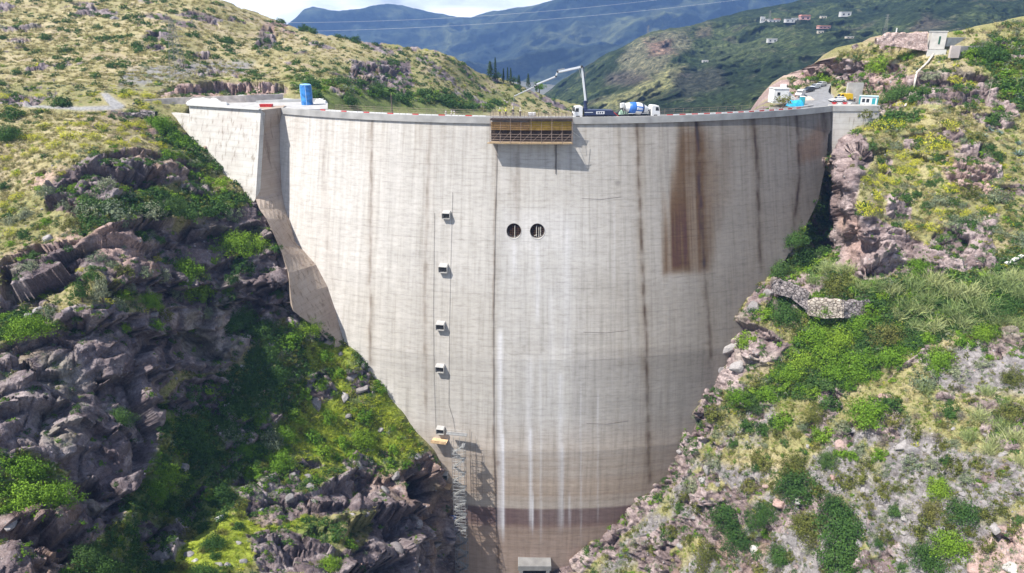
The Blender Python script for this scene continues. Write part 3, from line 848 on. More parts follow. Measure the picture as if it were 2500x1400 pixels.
BLOBS_R = [(2160, 600, 90, 60, 1.6), (2075, 420, 40, 80, 1.5), (2320, 225, 70, 30, 1.2), (1830, 850, 60, 40, 1.0), (1890, 700, 20, 24, .8), (1720, 1030, 30, 50, .8), (1990, 560, 40, 60, -2.0)]


MASS_L = [ROCK_L[3], ROCK_L[4], [(690, 1210), (860, 1180), (960, 1160), (1050, 1110), (1085, 1180), (1100, 1460), (700, 1460)]]
MASS_R = [[(2048, 500), (2120, 520), (2160, 545), (2250, 590), (2305, 650), (2270, 672), (2200, 668), (2110, 690), (2050, 650)], [(2070, 320), (2110, 330), (2140, 380), (2100, 440), (2090, 500), (2060, 520), (2040, 470), (2050, 380)], ROCK_R[0], [(1730, 960), (1730, 880), (1780, 780), (1850, 790), (1930, 840), (1900, 880), (1830, 900), (1770, 950)]]


def arr_grid(x0, x1, nx, sk, ybot, ny, extra):
    xs = np.linspace(x0, x1, nx)
    ys = np.interp(xs, [p[0] for p in sk], [p[1] for p in sk])
    ys = ys + 2.2 * vn(np.stack([xs / 13, xs * 0, xs * 0], -1), 3) + 1.3 * vn(np.stack([xs / 5, xs * 0, xs * 0], -1), 4)
    w = np.linspace(0, 1, ny) ** 1.0
    X = np.repeat(xs[None], ny, 0)
    Y = ys[None] + (ybot - ys[None]) * w[:, None]
    return X, Y


def build_bank(name, x0, x1, nx, sk, ybot, ny, ctrl, side, rock, lips, blobs, far_fade, mass):
    X, Y = arr_grid(x0, x1, nx, sk, ybot, ny, 0)
    D = TPS(ctrl)(X, Y)
    P = at_y(X, Y, D)
    # smooth normals
    du = np.gradient(P, axis=1); dv = np.gradient(P, axis=0)
    Nn = np.cross(dv, du); Nn /= np.linalg.norm(Nn, axis=-1, keepdims=True) + 1e-9
    vw = EYE - P; vw /= np.linalg.norm(vw, axis=-1, keepdims=True)
    Nn = np.where(((Nn * vw).sum(-1) < 0)[..., None], -Nn, Nn)
    # blend towards up/view so that displacement never folds along grazing rays
    Nd = Nn * .55 + vw * .45; Nd /= np.linalg.norm(Nd, axis=-1, keepdims=True)
    wx = X + 9 * fbm(P / 5, 3, 41) * (90 / D).clip(.3, 1.6); wy = Y + 9 * fbm(P / 5 + 50, 3, 42) * (90 / D).clip(.3, 1.6)
    rk = np.zeros_like(X)
    for q in rock: rk = np.maximum(rk, sstep(-9, 9, poly_sd(wx, wy, q)))
    sc = np.clip(D / 140, .5, 1.6)
    # scattered outcrops everywhere, fewer in lush parts
    oc = fbm(P / 11, 4, 60)
    rk = np.maximum(rk, sstep(.26, .36, oc + (.11 if side < 0 else 0)) * .85)
    # broken strata: strongly stretched along the bedding
    bed = P.copy(); bed[..., 2] = (P[..., 2] + .12 * P[..., 0] * side) * 2.4
    big = ridged(bed / 17, 4, 5)
    blk = facets(P * [1, 1, 1.5] / 6.5 + .12 * fbm(P / 3, 2, 8)[..., None], 11)
    blk2 = facets(bed / 3.4 + .12 * fbm(P / 1.2, 2, 9)[..., None], 15); blk3 = facets(P / 1.3, 19)
    fine = fbm(P / .9, 3, 33)
    soft = fbm(P / 7, 4, 50)
    disp = rk * (1.3 * (big - .45) + 2.2 * blk + 1.15 * blk2 + .38 * blk3 + .16 * fine) + (1 - rk) * (.55 * soft + .14 * fine + .12 * blk2)
    ms = np.zeros_like(X)
    for q in mass: ms = np.maximum(ms, sstep(-6, 10, poly_sd(wx, wy, q)))
    big_blk = facets(P * [1, 1, 1.15] / 15 + .14 * fbm(P / 7, 3, 8)[..., None], 23); mid_f = facets(bed / 6.5 + .2 * fbm(P / 4, 2, 18)[..., None], 27)
    dm = 1.6 * (big - .45) + 3.6 * big_blk + .9 * mid_f + .28 * blk2 + .16 * blk3 + .35 * fbm(P / 3, 4, 34)
    disp = disp * (1 - ms) + dm * rk * ms
    off_limit = far_fade(X, Y)
    for pts, A, Hh in lips:
        lx = [p[0] for p in pts]; ly = [p[1] for p in pts]
        if lx[0] > lx[-1]: lx, ly = lx[::-1], ly[::-1]
        yl = np.interp(X, lx, ly) + 4 * fbm(np.stack([X / 30, X * 0, X * 0 + ly[0]], -1), 2, 7) + 12 * (blk2 - .1)
        end = sstep(lx[0] - 14, lx[0] + 16, X) * sstep(lx[-1] + 14, lx[-1] - 16, X)
        s = wy * .25 + Y * .75 - yl
        rec = sstep(-1, 5, s) * np.clip(1 - s / Hh, 0, 1) ** .7 * (s > -1)
        lip = np.exp(-np.clip(-s, 0, 99) / 12) * (s <= 0)
        disp = disp - 1.3 * A * rec * end + .45 * A * lip * end
    for cx, cy, rx, ry, A in blobs:
        q = ((wx - cx) / rx) ** 2 + ((wy - cy) / ry) ** 2
        disp = disp + 1.5 * A * np.clip(1 - q, 0, 1) ** 1.2
    disp = disp * off_limit * (1 - .6 * sstep(260, 330, D))
    P2 = P + Nd * disp[..., None]
    da = np.gradient(P2, axis=1); db = np.gradient(P2, axis=0); Na = np.cross(db, da); Na /= np.linalg.norm(Na, axis=-1, keepdims=True) + 1e-9
    Na = np.where(((Na * vw).sum(-1) < 0)[..., None], -Na, Na)
    # rows behind the skyline so the crest has a back
    back = []
    for k in range(1, 9):
        q = P2[0] + np.array([0, 9.0 * k, -.9 * k * k]); q = q + .5 * fbm(q / 4, 2, 5)[..., None]
        back.append(q)
    PA = np.concatenate([np.array(back[::-1]), P2], 0)
    nb = len(back)
    r, c = PA.shape[:2]
    idx = np.arange(r * c).reshape(r, c)
    Fq = np.stack([idx[:-1, :-1], idx[1:, :-1], idx[1:, 1:], idx[:-1, 1:]], -1).reshape(-1, 4)
    pad = lambda a: np.concatenate([np.repeat(a[:1], nb, 0), a], 0)
    return dict(P=PA, F=Fq, X=pad(X), Y=pad(Y), D=pad(D), rk=pad(rk), wx=pad(wx), wy=pad(wy), nb=nb, N=pad(Nn), ms=pad(ms), NA=pad(Na), blk=pad(blk), big=pad(big), x0=x0, x1=x1, ybot=ybot, nx=nx, ny=ny, sk=Y[0], disp=pad(disp))


def polymask(B, polys, soft=12):
    m = np.zeros_like(B['X'])
    for q in polys: m = np.maximum(m, sstep(-soft, soft, poly_sd(B['wx'], B['wy'], q)))
    return m


ROADS = [[(245, 228), (262, 228), (285, 245), (305, 258), (305, 264), (275, 269), (190, 270), (60, 262), (62, 256), (200, 262), (268, 258), (255, 242)]]
ASPH_R = [[(1925, 268), (1935, 249), (1952, 234), (1978, 217), (2003, 203), (2030, 203), (2026, 224), (2040, 240), (2110, 250), (2130, 264), (2060, 272)]]


def cover(B, green, dry, scree, red, slate, lime, rockcol, rocklight):
    P = B['P']; rk = B['rk']
    n1 = fbm(P / 9, 4, 101); n2 = fbm(P / 2.6, 4, 102); n3 = fbm(P / .8, 3, 103); n4 = fbm(P / 22, 3, 104)
    g = polymask(B, green, 16); d = polymask(B, dry, 22); s = polymask(B, scree, 16); rd = polymask(B, red, 14)
    sl = polymask(B, slate, 10); li = polymask(B, lime, 22)
    V = lambda *c: np.array(c)
    def lerp(a, b, m): return a + (b - a) * np.clip(m, 0, 1)[..., None]
    grass = lerp(np.broadcast_to(V(.205, .195, .085), P.shape), V(.30, .265, .135), sstep(-.3, .4, n1 + .4 * n2))
    grass = lerp(grass, V(.13, .155, .05), sstep(0, .5, n2 + .4 * n3 - .2))
    C = grass
    C = lerp(C, lerp(np.broadcast_to(V(.34, .29, .155), P.shape), V(.42, .355, .23), sstep(-.2, .4, n2)), d * (.65 + .6 * n1))
    C = lerp(C, lerp(np.broadcast_to(V(.065, .10, .028), P.shape), V(.15, .19, .05), sstep(-.4, .5, n1 + n2 * .6)), g * (.85 + .3 * n2))
    C = lerp(C, V(.25, .30, .035), li * sstep(-.6, .2, n1 + .5 * n2) * .9)
    # bare soil
    C = lerp(C, V(.25, .20, .15), sstep(.18, .45, n1 - .3 * n2) * .55 * (1 - g))
    C = lerp(C, lerp(np.broadcast_to(V(.15, .138, .138), P.shape), V(.225, .208, .207), sstep(-.35, .4, n3 + .5 * n2)), s * sstep(-.55, -.1, n1 + .6 * n2))
    C = lerp(C, V(.19, .19, .21), sl * (.75 + .4 * n2))
    # rock
    rv = B['blk'] * .5 + .55 * n2 + .35 * n3
    rc = lerp(np.broadcast_to(V(*rockcol), P.shape), V(*rocklight), sstep(-.35, .75, rv))
    rc = lerp(rc, V(.30, .19, .12), sstep(.25, .6, n4 + .5 * n1) * .45)          # rusty weathering
    rc = lerp(rc, V(.17, .18, .10), sstep(.2, .6, n1 - .2 * n4) * .35)            # lichen and moss
    C = lerp(C, rc, sstep(.25, .6, rk + .25 * n3))
    C = lerp(C, V(.36, .25, .215) * (1 + .3 * n3[..., None]), rd * (.7 + .4 * n2))
    B['g'], B['d'], B['s'] = g, d, s
    ro = np.zeros_like(rk)
    for q in (ROADS + ASPH_R): ro = np.maximum(ro, sstep(-3, 3, poly_sd(B['X'], B['Y'], q)))
    C = lerp(C, V(.29, .285, .28), ro)
    return np.clip(C * (1 + .16 * n3[..., None]), .012, .7)


def finish(B, name, C, label=None):
    me = np_mesh(name, B['P'].reshape(-1, 3), B['F'], [M_GROUND], smooth=True)
    add_col(me, 'col', C.reshape(-1, 3))
    o = bpy.data.objects.new(name, me); COL.objects.link(o)
    o['kind'] = 'structure'
    return o


def flat_left(X, Y):
    """quiet the relief where the wing wall, apron and dam face stand"""
    m = np.ones_like(X)
    for q, s in (([(455, 245), (700, 236), (860, 262), (1200, 275), (1430, 290), (1430, 1440), (1130, 1440), (1100, 1180), (1020, 1060), (950, 960), (870, 840), (740, 770), (700, 610), (640, 500), (535, 400)], 18),):
        m = m * (1 - .82 * sstep(-22, 14, poly_sd(X, Y, q)))
    m = m * (1 - .7 * sstep(-10, 10, poly_sd(X, Y, [(210, 255), (300, 235), (420, 262), (430, 275), (230, 268)])))
    return m


def flat_right(X, Y):
    m = 1 - .85 * sstep(-20, 14, poly_sd(X, Y, [(1330, 300), (2015, 275), (2000, 420), (1915, 600), (1845, 690), (1760, 800), (1715, 930), (1650, 1070), (1580, 1180), (1380, 1370), (1330, 1390)]))
    m = m * (1 - .9 * sstep(-12, 8, poly_sd(X, Y, [(1870, 280), (1900, 235), (1980, 205), (2020, 198), (2045, 215), (2080, 240), (2150, 245), (2150, 262), (2060, 290), (1900, 290)])))
    m = m * (1 - .7 * sstep(-14, 8, poly_sd(X, Y, [(2200, 70), (2420, 60), (2420, 130), (2250, 140)])))
    return m


BL = build_bank('left_hillside', -480, 1450, 770, SKL, 1540, 640, PL, 1, ROCK_L, LIPS_L, BLOBS_L, flat_left, MASS_L)
CL = cover(BL, GREEN_L, DRY_L, [], SOIL_L, SLATE_L, LIME_L, (.125, .098, .102), (.29, .248, .25))
finish(BL, 'left_hillside', CL)
BR = build_bank('right_hillside', 1320, 2920, 690, SKR, 1540, 600, PR, -1, ROCK_R, LIPS_R, BLOBS_R, flat_right, MASS_R)
CR = cover(BR, GREEN_R, DRY_R, SCREE_R, RED_R, [], [], (.165, .125, .122), (.38, .31, .30))
finish(BR, 'right_hillside', CR)


def ground(B, px, py):
    """world point and normal of the ground seen at a photo pixel"""
    c = (px - B['x0']) / (B['x1'] - B['x0']) * (B['nx'] - 1)
    ci = int(min(max(round(c), 0), B['nx'] - 1))
    ys = B['sk'][ci]
    r = (py - ys) / (B['ybot'] - ys) * (B['ny'] - 1)
    ri = int(min(max(round(r), 0), B['ny'] - 1)) + B['nb']
    return B['P'][ri, ci], B['N'][ri, ci], (ri, ci)
# ================================================================ far hills, valley floor, sky, light, camera
def far_mat(name, cols, scale, bumpd):
    m, nt, b = new_mat(name); L = nt.links
    geo = N(nt, 'ShaderNodeNewGeometry')
    at = N(nt, 'ShaderNodeAttribute', attribute_name='col')
    n = N(nt, 'ShaderNodeTexNoise'); n.inputs['Scale'].default_value = scale; n.inputs['Detail'].default_value = 8; n.inputs['Roughness'].default_value = .72
    L.new(geo.outputs['Position'], n.inputs['Vector'])
    r = ramp(nt, cols); L.new(n.outputs['Fac'], r.inputs[0])
    x = N(nt, 'ShaderNodeMix', data_type='RGBA', blend_type='MULTIPLY'); x.inputs['Factor'].default_value = 1
    L.new(at.outputs['Color'], x.inputs['A']); L.new(r.outputs[0], x.inputs['B'])
    L.new(x.outputs['Result'], b.inputs['Base Color']); b.inputs['Roughness'].default_value = 1
    b.inputs['Specular IOR Level'].default_value = .05
    bp = N(nt, 'ShaderNodeBump'); bp.inputs['Strength'].default_value = .9; bp.inputs['Distance'].default_value = bumpd
    L.new(n.outputs['Fac'], bp.inputs['Height']); L.new(bp.outputs[0], b.inputs['Normal'])
    return m


def far_layer(name, x0, x1, nx, sk, bot, ny, ctrl, rel, relscale, colfn, m, seed, bkf=1.6):
    xs = np.linspace(x0, x1, nx)
    ys = np.interp(xs, [p[0] for p in sk], [p[1] for p in sk]) + .8 * vn(np.stack([xs / 9, xs * 0, xs * 0], -1), seed) + 2 * vn(np.stack([xs / 37, xs * 0, xs * 0], -1), seed + 1)
    w = np.linspace(0, 1, ny)
    X = np.repeat(xs[None], ny, 0); Y = ys[None] + (bot - ys[None]) * w[:, None]
    D = TPS(ctrl)(X, Y)
    P = at_y(X, Y, D)
    n = ridged(P / relscale, 5, seed) - .5
    n2 = fbm(P / (relscale * .22), 4, seed + 7)
    P = P + np.array([0, -1, .35]) * ((n * rel + n2 * rel * .22) * sstep(0, .06, w)[:, None] + 0)[..., None]
    back = [P[0] + np.array([0, rel * bkf * k, -rel * .22 * k * k]) for k in range(1, 7)]
    PA = np.concatenate([np.array(back[::-1]), P], 0)
    r, c = PA.shape[:2]; idx = np.arange(r * c).reshape(r, c)
    Fq = np.stack([idx[:-1, :-1], idx[1:, :-1], idx[1:, 1:], idx[:-1, 1:]], -1).reshape(-1, 4)
    pad = lambda a: np.concatenate([np.repeat(a[:1], 6, 0), a], 0)
    me = np_mesh(name, PA.reshape(-1, 3), Fq, [m], smooth=True)
    add_col(me, 'col', colfn(PA, pad(X), pad(Y)).reshape(-1, 3))
    o = bpy.data.objects.new(name, me); COL.objects.link(o); o['kind'] = 'structure'
    return PA[6:], X, Y


def lerpc(a, b, m): return a + (np.array(b) - a) * np.clip(m, 0, 1)[..., None]


def col_far(P, X, Y):
    n = fbm(P / 260, 5, 301)
    C = np.broadcast_to(np.array((.026, .036, .026)), P.shape)
    C = lerpc(C, (.075, .085, .045), sstep(-.1, .5, n))
    return C


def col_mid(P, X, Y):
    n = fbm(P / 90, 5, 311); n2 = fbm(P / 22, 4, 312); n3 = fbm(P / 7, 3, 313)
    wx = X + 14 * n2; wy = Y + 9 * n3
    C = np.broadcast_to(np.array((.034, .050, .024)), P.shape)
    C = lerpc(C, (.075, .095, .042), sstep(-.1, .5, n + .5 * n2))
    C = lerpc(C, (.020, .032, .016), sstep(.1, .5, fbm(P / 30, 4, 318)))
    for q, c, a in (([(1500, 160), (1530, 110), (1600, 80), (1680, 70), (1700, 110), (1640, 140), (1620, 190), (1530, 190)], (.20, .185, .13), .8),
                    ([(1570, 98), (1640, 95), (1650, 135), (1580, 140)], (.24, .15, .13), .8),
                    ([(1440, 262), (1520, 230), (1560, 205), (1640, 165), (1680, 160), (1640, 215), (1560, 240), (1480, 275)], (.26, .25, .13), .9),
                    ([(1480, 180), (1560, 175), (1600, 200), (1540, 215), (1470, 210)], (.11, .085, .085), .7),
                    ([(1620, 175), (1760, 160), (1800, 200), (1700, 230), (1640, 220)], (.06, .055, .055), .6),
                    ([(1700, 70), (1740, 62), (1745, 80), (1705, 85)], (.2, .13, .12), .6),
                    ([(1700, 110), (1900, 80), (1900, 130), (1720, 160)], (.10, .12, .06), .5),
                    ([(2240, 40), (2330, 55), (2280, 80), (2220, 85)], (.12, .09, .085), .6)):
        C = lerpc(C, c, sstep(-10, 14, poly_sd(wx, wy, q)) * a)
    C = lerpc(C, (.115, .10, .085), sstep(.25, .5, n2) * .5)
    return C * .72 * (1 + .45 * n3[..., None])  # overall darkening stands in for cloud shadow on the hill


M_FAR = far_mat('far_ridge_material', [(.36, (.35, .38, .35)), (.5, (1, 1, 1)), (.64, (2.0, 1.95, 1.7))], .016, 45)
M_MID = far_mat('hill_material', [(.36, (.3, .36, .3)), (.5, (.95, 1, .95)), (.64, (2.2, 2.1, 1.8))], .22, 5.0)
far_layer('far_mountain', 560, 2750, 420, [(560, 130), (700, 58), (722, 44), (742, 23), (762, 17), (790, 22), (830, 26), (880, 21), (915, 13), (950, 8), (985, 12), (1030, 24), (1062, 34), (1085, 36), (1110, 40), (1150, 43), (1170, 36), (1200, 27), (1280, 18), (1310, 12), (1345, 3), (1400, -14), (1700, -80), (2750, -140)],
          330, 170, [(560, 130, 3000), (560, 330, 1700), (900, 12, 3600), (900, 200, 2600), (1150, 40, 3700), (1200, 330, 1500), (1350, 0, 3300), (1350, 200, 2200), (1800, -80, 3600), (1800, 100, 2600), (1800, 330, 1700), (2750, -140, 3600), (2750, 330, 1700), (1100, 330, 1600)],
          300, 700, col_far, M_FAR, 400, .4)
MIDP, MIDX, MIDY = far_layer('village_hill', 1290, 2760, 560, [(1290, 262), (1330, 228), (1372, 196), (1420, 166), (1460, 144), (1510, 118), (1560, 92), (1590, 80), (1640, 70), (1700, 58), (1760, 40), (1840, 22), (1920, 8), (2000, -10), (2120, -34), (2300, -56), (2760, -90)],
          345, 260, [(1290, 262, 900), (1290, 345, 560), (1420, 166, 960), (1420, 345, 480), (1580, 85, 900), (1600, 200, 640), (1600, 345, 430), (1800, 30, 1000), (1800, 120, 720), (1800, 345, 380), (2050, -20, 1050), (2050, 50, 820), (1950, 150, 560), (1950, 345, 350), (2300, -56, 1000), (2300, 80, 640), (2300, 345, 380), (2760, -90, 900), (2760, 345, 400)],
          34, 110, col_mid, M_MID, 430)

# ground sheet under everything, out to the horizon
gm = MB().add([(-4100, -1100, -150), (4100, -1100, -150), (4100, 4850, -150), (-4100, 4850, -150)], [(0, 1, 2, 3)])
g = gm.build('valley_floor', mat('valley_ground', (.14, .13, .09), .95, .3, .02)); g['kind'] = 'structure'

# air
hz = bpy.data.meshes.new('haze')
bm = bmesh.new(); bmesh.ops.create_cube(bm, size=1)
for v in bm.verts:
    v.co.x = v.co.x * 8400; v.co.y = 1900 + v.co.y * 6100; v.co.z = 254.5 + v.co.z * 811
bm.to_mesh(hz); bm.free()
HZ = bpy.data.objects.new('haze', hz); COL.objects.link(HZ); HZ['kind'] = 'stuff'
m = bpy.data.materials.new('haze_air'); m.use_nodes = True; nt = m.node_tree
for n in list(nt.nodes):
    if n.type == 'BSDF_PRINCIPLED': nt.nodes.remove(n)
pv = nt.nodes.new('ShaderNodeVolumePrincipled'); pv.inputs['Color'].default_value = (.26, .48, .98, 1)
pv.inputs['Density'].default_value = .000165; pv.inputs['Anisotropy'].default_value = .1
nt.links.new(pv.outputs[0], nt.nodes['Material Output'].inputs['Volume'])
hz.materials.append(m)

# sun: from the left, a little behind the camera, about 50 degrees up
S = Vector((-.515, -.235, .825)).normalized()
sd = bpy.data.lights.new('sun', 'SUN'); sd.energy = 5.0; sd.angle = R_(.5); sd.color = (1, .955, .88)
so = bpy.data.objects.new('sun', sd); COL.objects.link(so); so.rotation_euler = S.to_track_quat('Z', 'Y').to_euler(); so.location = (0, 0, 900)
W = bpy.data.worlds.new('World'); SC.world = W; W.use_nodes = True
nt = W.node_tree; bg = nt.nodes['Background']
sky = nt.nodes.new('ShaderNodeTexSky'); sky.sky_type = 'NISHITA'; sky.sun_disc = False
sky.sun_elevation = math.asin(S.z); sky.sun_rotation = math.atan2(S.x, S.y)
sky.air_density = 1.0; sky.dust_density = 1.0; sky.ozone_density = 1.0
tc = nt.nodes.new('ShaderNodeTexCoord')
mp = nt.nodes.new('ShaderNodeMapping'); mp.inputs['Scale'].default_value = (2.2, 2.2, 7); mp.inputs['Location'].default_value = (.3, .1, .35)
nz = nt.nodes.new('ShaderNodeTexNoise'); nz.inputs['Scale'].default_value = 2.2; nz.inputs['Detail'].default_value = 8; nz.inputs['Roughness'].default_value = .55
cr = nt.nodes.new('ShaderNodeValToRGB'); cr.color_ramp.elements[0].position = .3; cr.color_ramp.elements[1].position = .56
mx = nt.nodes.new('ShaderNodeMix'); mx.data_type = 'RGBA'
nt.links.new(tc.outputs['Generated'], mp.inputs[0]); nt.links.new(mp.outputs[0], nz.inputs['Vector']); nt.links.new(nz.outputs['Fac'], cr.inputs[0])
sz = nt.nodes.new('ShaderNodeSeparateXYZ'); nt.links.new(tc.outputs['Generated'], sz.inputs[0])
mr = nt.nodes.new('ShaderNodeMapRange'); mr.inputs['From Min'].default_value = .1; mr.inputs['From Max'].default_value = .32; mr.inputs['To Min'].default_value = 1; mr.inputs['To Max'].default_value = .12
nt.links.new(sz.outputs[2], mr.inputs['Value'])
ml = nt.nodes.new('ShaderNodeMath'); ml.operation = 'MULTIPLY'; nt.links.new(cr.outputs[0], ml.inputs[0]); nt.links.new(mr.outputs[0], ml.inputs[1])
nt.links.new(ml.outputs[0], mx.inputs['Factor']); nt.links.new(sky.outputs[0], mx.inputs['A']); mx.inputs['B'].default_value = (16, 16.2, 16.6, 1)
nt.links.new(mx.outputs['Result'], bg.inputs['Color']); bg.inputs['Strength'].default_value = .07

cam = bpy.data.cameras.new('camera'); co = bpy.data.objects.new('camera', cam); COL.objects.link(co)
cam.sensor_width = 36; cam.sensor_fit = 'HORIZONTAL'; cam.lens = 36 * F / 2500; cam.clip_start = .5; cam.clip_end = 20000
co.location = (0, 0, CH); co.rotation_euler = (math.pi / 2 - PITCH, 0, 0)
SC.camera = co
SC.view_settings.view_transform = 'Standard'; SC.view_settings.look = 'None'; SC.view_settings.exposure = 1.0; SC.view_settings.gamma = 1
SC.view_settings.use_curve_mapping = False
SC.cycles.volume_bounces = 0
SC.cycles.max_bounces = 5; SC.cycles.diffuse_bounces = 3; SC.cycles.transparent_max_bounces = 6
# ================================================================ plants and stones
def leaf_mesh(name, C, Nrm, size, up, tone, m, tip=None, asp=.55, rs=None):
    """one quad per leaf: centres, facing, length"""
    rs = rs or np.random.default_rng(1)
    n = len(C)
    a = np.cross(Nrm, rs.normal(size=(n, 3))); a /= np.linalg.norm(a, axis=1, keepdims=True) + 1e-9
    a = a * (1 - up) + np.array([0, 0, 1]) * up; a /= np.linalg.norm(a, axis=1, keepdims=True) + 1e-9
    b = np.cross(Nrm, a); b /= np.linalg.norm(b, axis=1, keepdims=True) + 1e-9
    L = size[:, None]; w = L * asp * .5
    V = np.stack([C - a * L * .5, C + b * w, C + a * L * .5, C - b * w], 1).reshape(-1, 3)
    me = np_mesh(name, V, np.arange(4 * n).reshape(-1, 4), [m])
    add_f(me, 'tone', np.repeat(tone, 4))
    if tip is not None: add_f(me, 'tip', np.repeat(tip, 4))
    return me


def unit(v): return v / (np.linalg.norm(v, axis=-1, keepdims=True) + 1e-9)


def dome_pts(rs, n, zmin=-.1):
    v = unit(rs.normal(size=(n * 3, 3))); v = v[v[:, 2] > zmin][:n]
    return v


def make_shrub(name, seed, m, ncl=46, nl=17, leaf=.15, h=.8, gap=.25, up=.2, tip=False):
    rs = np.random.default_rng(seed)
    d = dome_pts(rs, ncl); lump = 1 + .28 * np.sin(d[:, 0] * 4 + seed) * np.cos(d[:, 1] * 5 + seed * 2) + .12 * rs.normal(size=len(d))
    keep = rs.random(len(d)) > gap * .4
    d, lump = d[keep], lump[keep]
    r = lump * np.where(rs.random(len(d)) < .72, rs.uniform(.72, 1, len(d)), rs.uniform(.25, .7, len(d)))
    cc = d * r[:, None] * [1, 1, h]; cc[:, 2] = np.abs(cc[:, 2]) + .05
    C = np.repeat(cc, nl, 0) + rs.normal(size=(len(cc) * nl, 3)) * .115
    C[:, 2] = np.maximum(C[:, 2], .02)
    Nn = unit(unit(C * [1, 1, 1.1]) + rs.normal(size=C.shape) * .65)
    tone = np.clip(np.repeat(rs.normal(.5, .16, len(cc)), nl) + rs.normal(0, .13, len(C)), 0, 1)
    size = leaf * rs.uniform(.6, 1.35, len(C))
    t = None
    if tip: t = np.clip((np.linalg.norm(C / [1, 1, h], axis=1) - .55) * 4, 0, 1) * (rs.random(len(C)) < .85) * np.clip(C[:, 2] / h * 4, .2, 1)
    return leaf_mesh(name, C, Nn, size, up, tone, m, t, rs=rs)


def blades(name, rs, m, base, dirs, length, width, droop=.25, seg=3, tone=None):
    """curved grass or reed blades"""
    n = len(base); V = []; Fs = []
    side = unit(np.cross(dirs, rs.normal(size=(n, 3))))
    hz_ = unit(dirs * [1, 1, 0] + 1e-6)
    for k in range(seg + 1):
        t = k / seg
        p = base + dirs * (length * t)[:, None] + (hz_ * t * t * droop - np.array([0, 0, 1]) * t ** 3 * droop * .6) * length[:, None]
        w = (width * (1 - t ** 1.6) + .002)[:, None]
        V += [p - side * w, p + side * w]
    V = np.stack(V, 1).reshape(-1, 3); s = 2 * (seg + 1)
    q = np.array([[2 * k, 2 * k + 1, 2 * k + 3, 2 * k + 2] for k in range(seg)])
    Fa = (np.arange(n)[:, None, None] * s + q[None]).reshape(-1, 4)
    me = np_mesh(name, V, Fa, [m])
    tn = np.clip(rs.normal(.5, .2, n), 0, 1) if tone is None else tone
    add_f(me, 'tone', np.repeat(tn, s))
    return me


def make_reed(name, seed, m, n=330, spread=.5):
    rs = np.random.default_rng(seed)
    b = np.c_[rs.normal(size=(n, 2)) * spread * .55, np.zeros(n)]
    d = unit(np.c_[b[:, :2] * .5 + rs.normal(size=(n, 2)) * .2, np.ones(n)])
    L = rs.uniform(.5, 1.05, n)
    b2 = b + d * (L * rs.uniform(0, .5, n))[:, None] * (rs.random(n) < .6)[:, None]
    d2 = unit(d + rs.normal(size=(n, 3)) * .3)
    L2 = np.where(b2[:, 2] > 0, L * .5, L)
    return blades(name, rs, m, b2, d2, L2, rs.uniform(.008, .018, n), .3)


def make_tuft(name, seed, m, n=26):
    rs = np.random.default_rng(seed)
    b = np.c_[rs.normal(size=(n, 2)) * .26, np.zeros(n)]
    d = unit(np.c_[rs.normal(size=(n, 2)) * .55, rs.uniform(.6, 1.2, n)])
    return blades(name, rs, m, b, d, rs.uniform(.35, .85, n), rs.uniform(.035, .075, n), .4, 2)


def make_twigs(name, seed, m, n=130):
    rs = np.random.default_rng(seed)
    d = dome_pts(rs, n, .05); n = len(d)
    b = d * rs.uniform(.05, .5, n)[:, None]
    return blades(name, rs, m, b, unit(d + rs.normal(size=d.shape) * .35), rs.uniform(.3, .62, n), rs.uniform(.012, .026, n), .05, 2)


def make_agave(name, seed, m):
    rs = np.random.default_rng(seed); n = 26
    a = np.arange(n) * 2.4; el = np.linspace(.25, 1.3, n)
    d = np.c_[np.cos(a) * np.cos(el), np.sin(a) * np.cos(el), np.sin(el)]
    return blades(name, rs, m, d * .05, d, rs.uniform(.8, 1, n), np.full(n, .11), .12, 3)


def make_stone(name, seed, m, sub=3, rough=.28):
    bm = bmesh.new(); bmesh.ops.create_icosphere(bm, subdivisions=sub, radius=1)
    V = np.array([v.co[:] for v in bm.verts])
    rs = np.random.default_rng(seed)
    # chop by random planes so that it has faces and edges
    for k in range(13):
        nrm = unit(rs.normal(size=3)); dd = rs.uniform(.52, .85)
        e = np.maximum(V @ nrm - dd, 0); V = V - nrm * (e * .92)[:, None]
    V = V * rs.uniform([.9, .75, .55], [1.25, 1.05, .85]) + .06 * fbm(V * 2.2 + seed, 3, seed)[:, None] * unit(V)
    for v, c in zip(bm.verts, V): v.co = c
    me = bpy.data.meshes.new(name); bm.to_mesh(me); bm.free(); me.materials.append(m)
    return me


def stone_mat(name, c1, c2, c3):
    m, nt, b = new_mat(name); L = nt.links
    oi = N(nt, 'ShaderNodeObjectInfo'); r = ramp(nt, [(0, c1), (.5, c2), (1, c3)]); L.new(oi.outputs['Random'], r.inputs[0])
    geo = N(nt, 'ShaderNodeNewGeometry')
    n = N(nt, 'ShaderNodeTexNoise'); n.inputs['Scale'].default_value = 3.2; n.inputs['Detail'].default_value = 7; n.inputs['Roughness'].default_value = .7
    L.new(geo.outputs['Position'], n.inputs['Vector'])
    r2 = ramp(nt, [(.3, (.6, .58, .57)), (.5, (1, 1, 1)), (.7, (1.3, 1.3, 1.28))]); L.new(n.outputs['Fac'], r2.inputs[0])
    x = N(nt, 'ShaderNodeMix', data_type='RGBA', blend_type='MULTIPLY'); x.inputs['Factor'].default_value = 1
    L.new(r.outputs[0], x.inputs['A']); L.new(r2.outputs[0], x.inputs['B']); L.new(x.outputs['Result'], b.inputs['Base Color'])
    b.inputs['Roughness'].default_value = .92
    bp = N(nt, 'ShaderNodeBump'); bp.inputs['Strength'].default_value = .6; bp.inputs['Distance'].default_value = .15
    L.new(n.outputs['Fac'], bp.inputs['Height']); L.new(bp.outputs[0], b.inputs['Normal'])
    return m


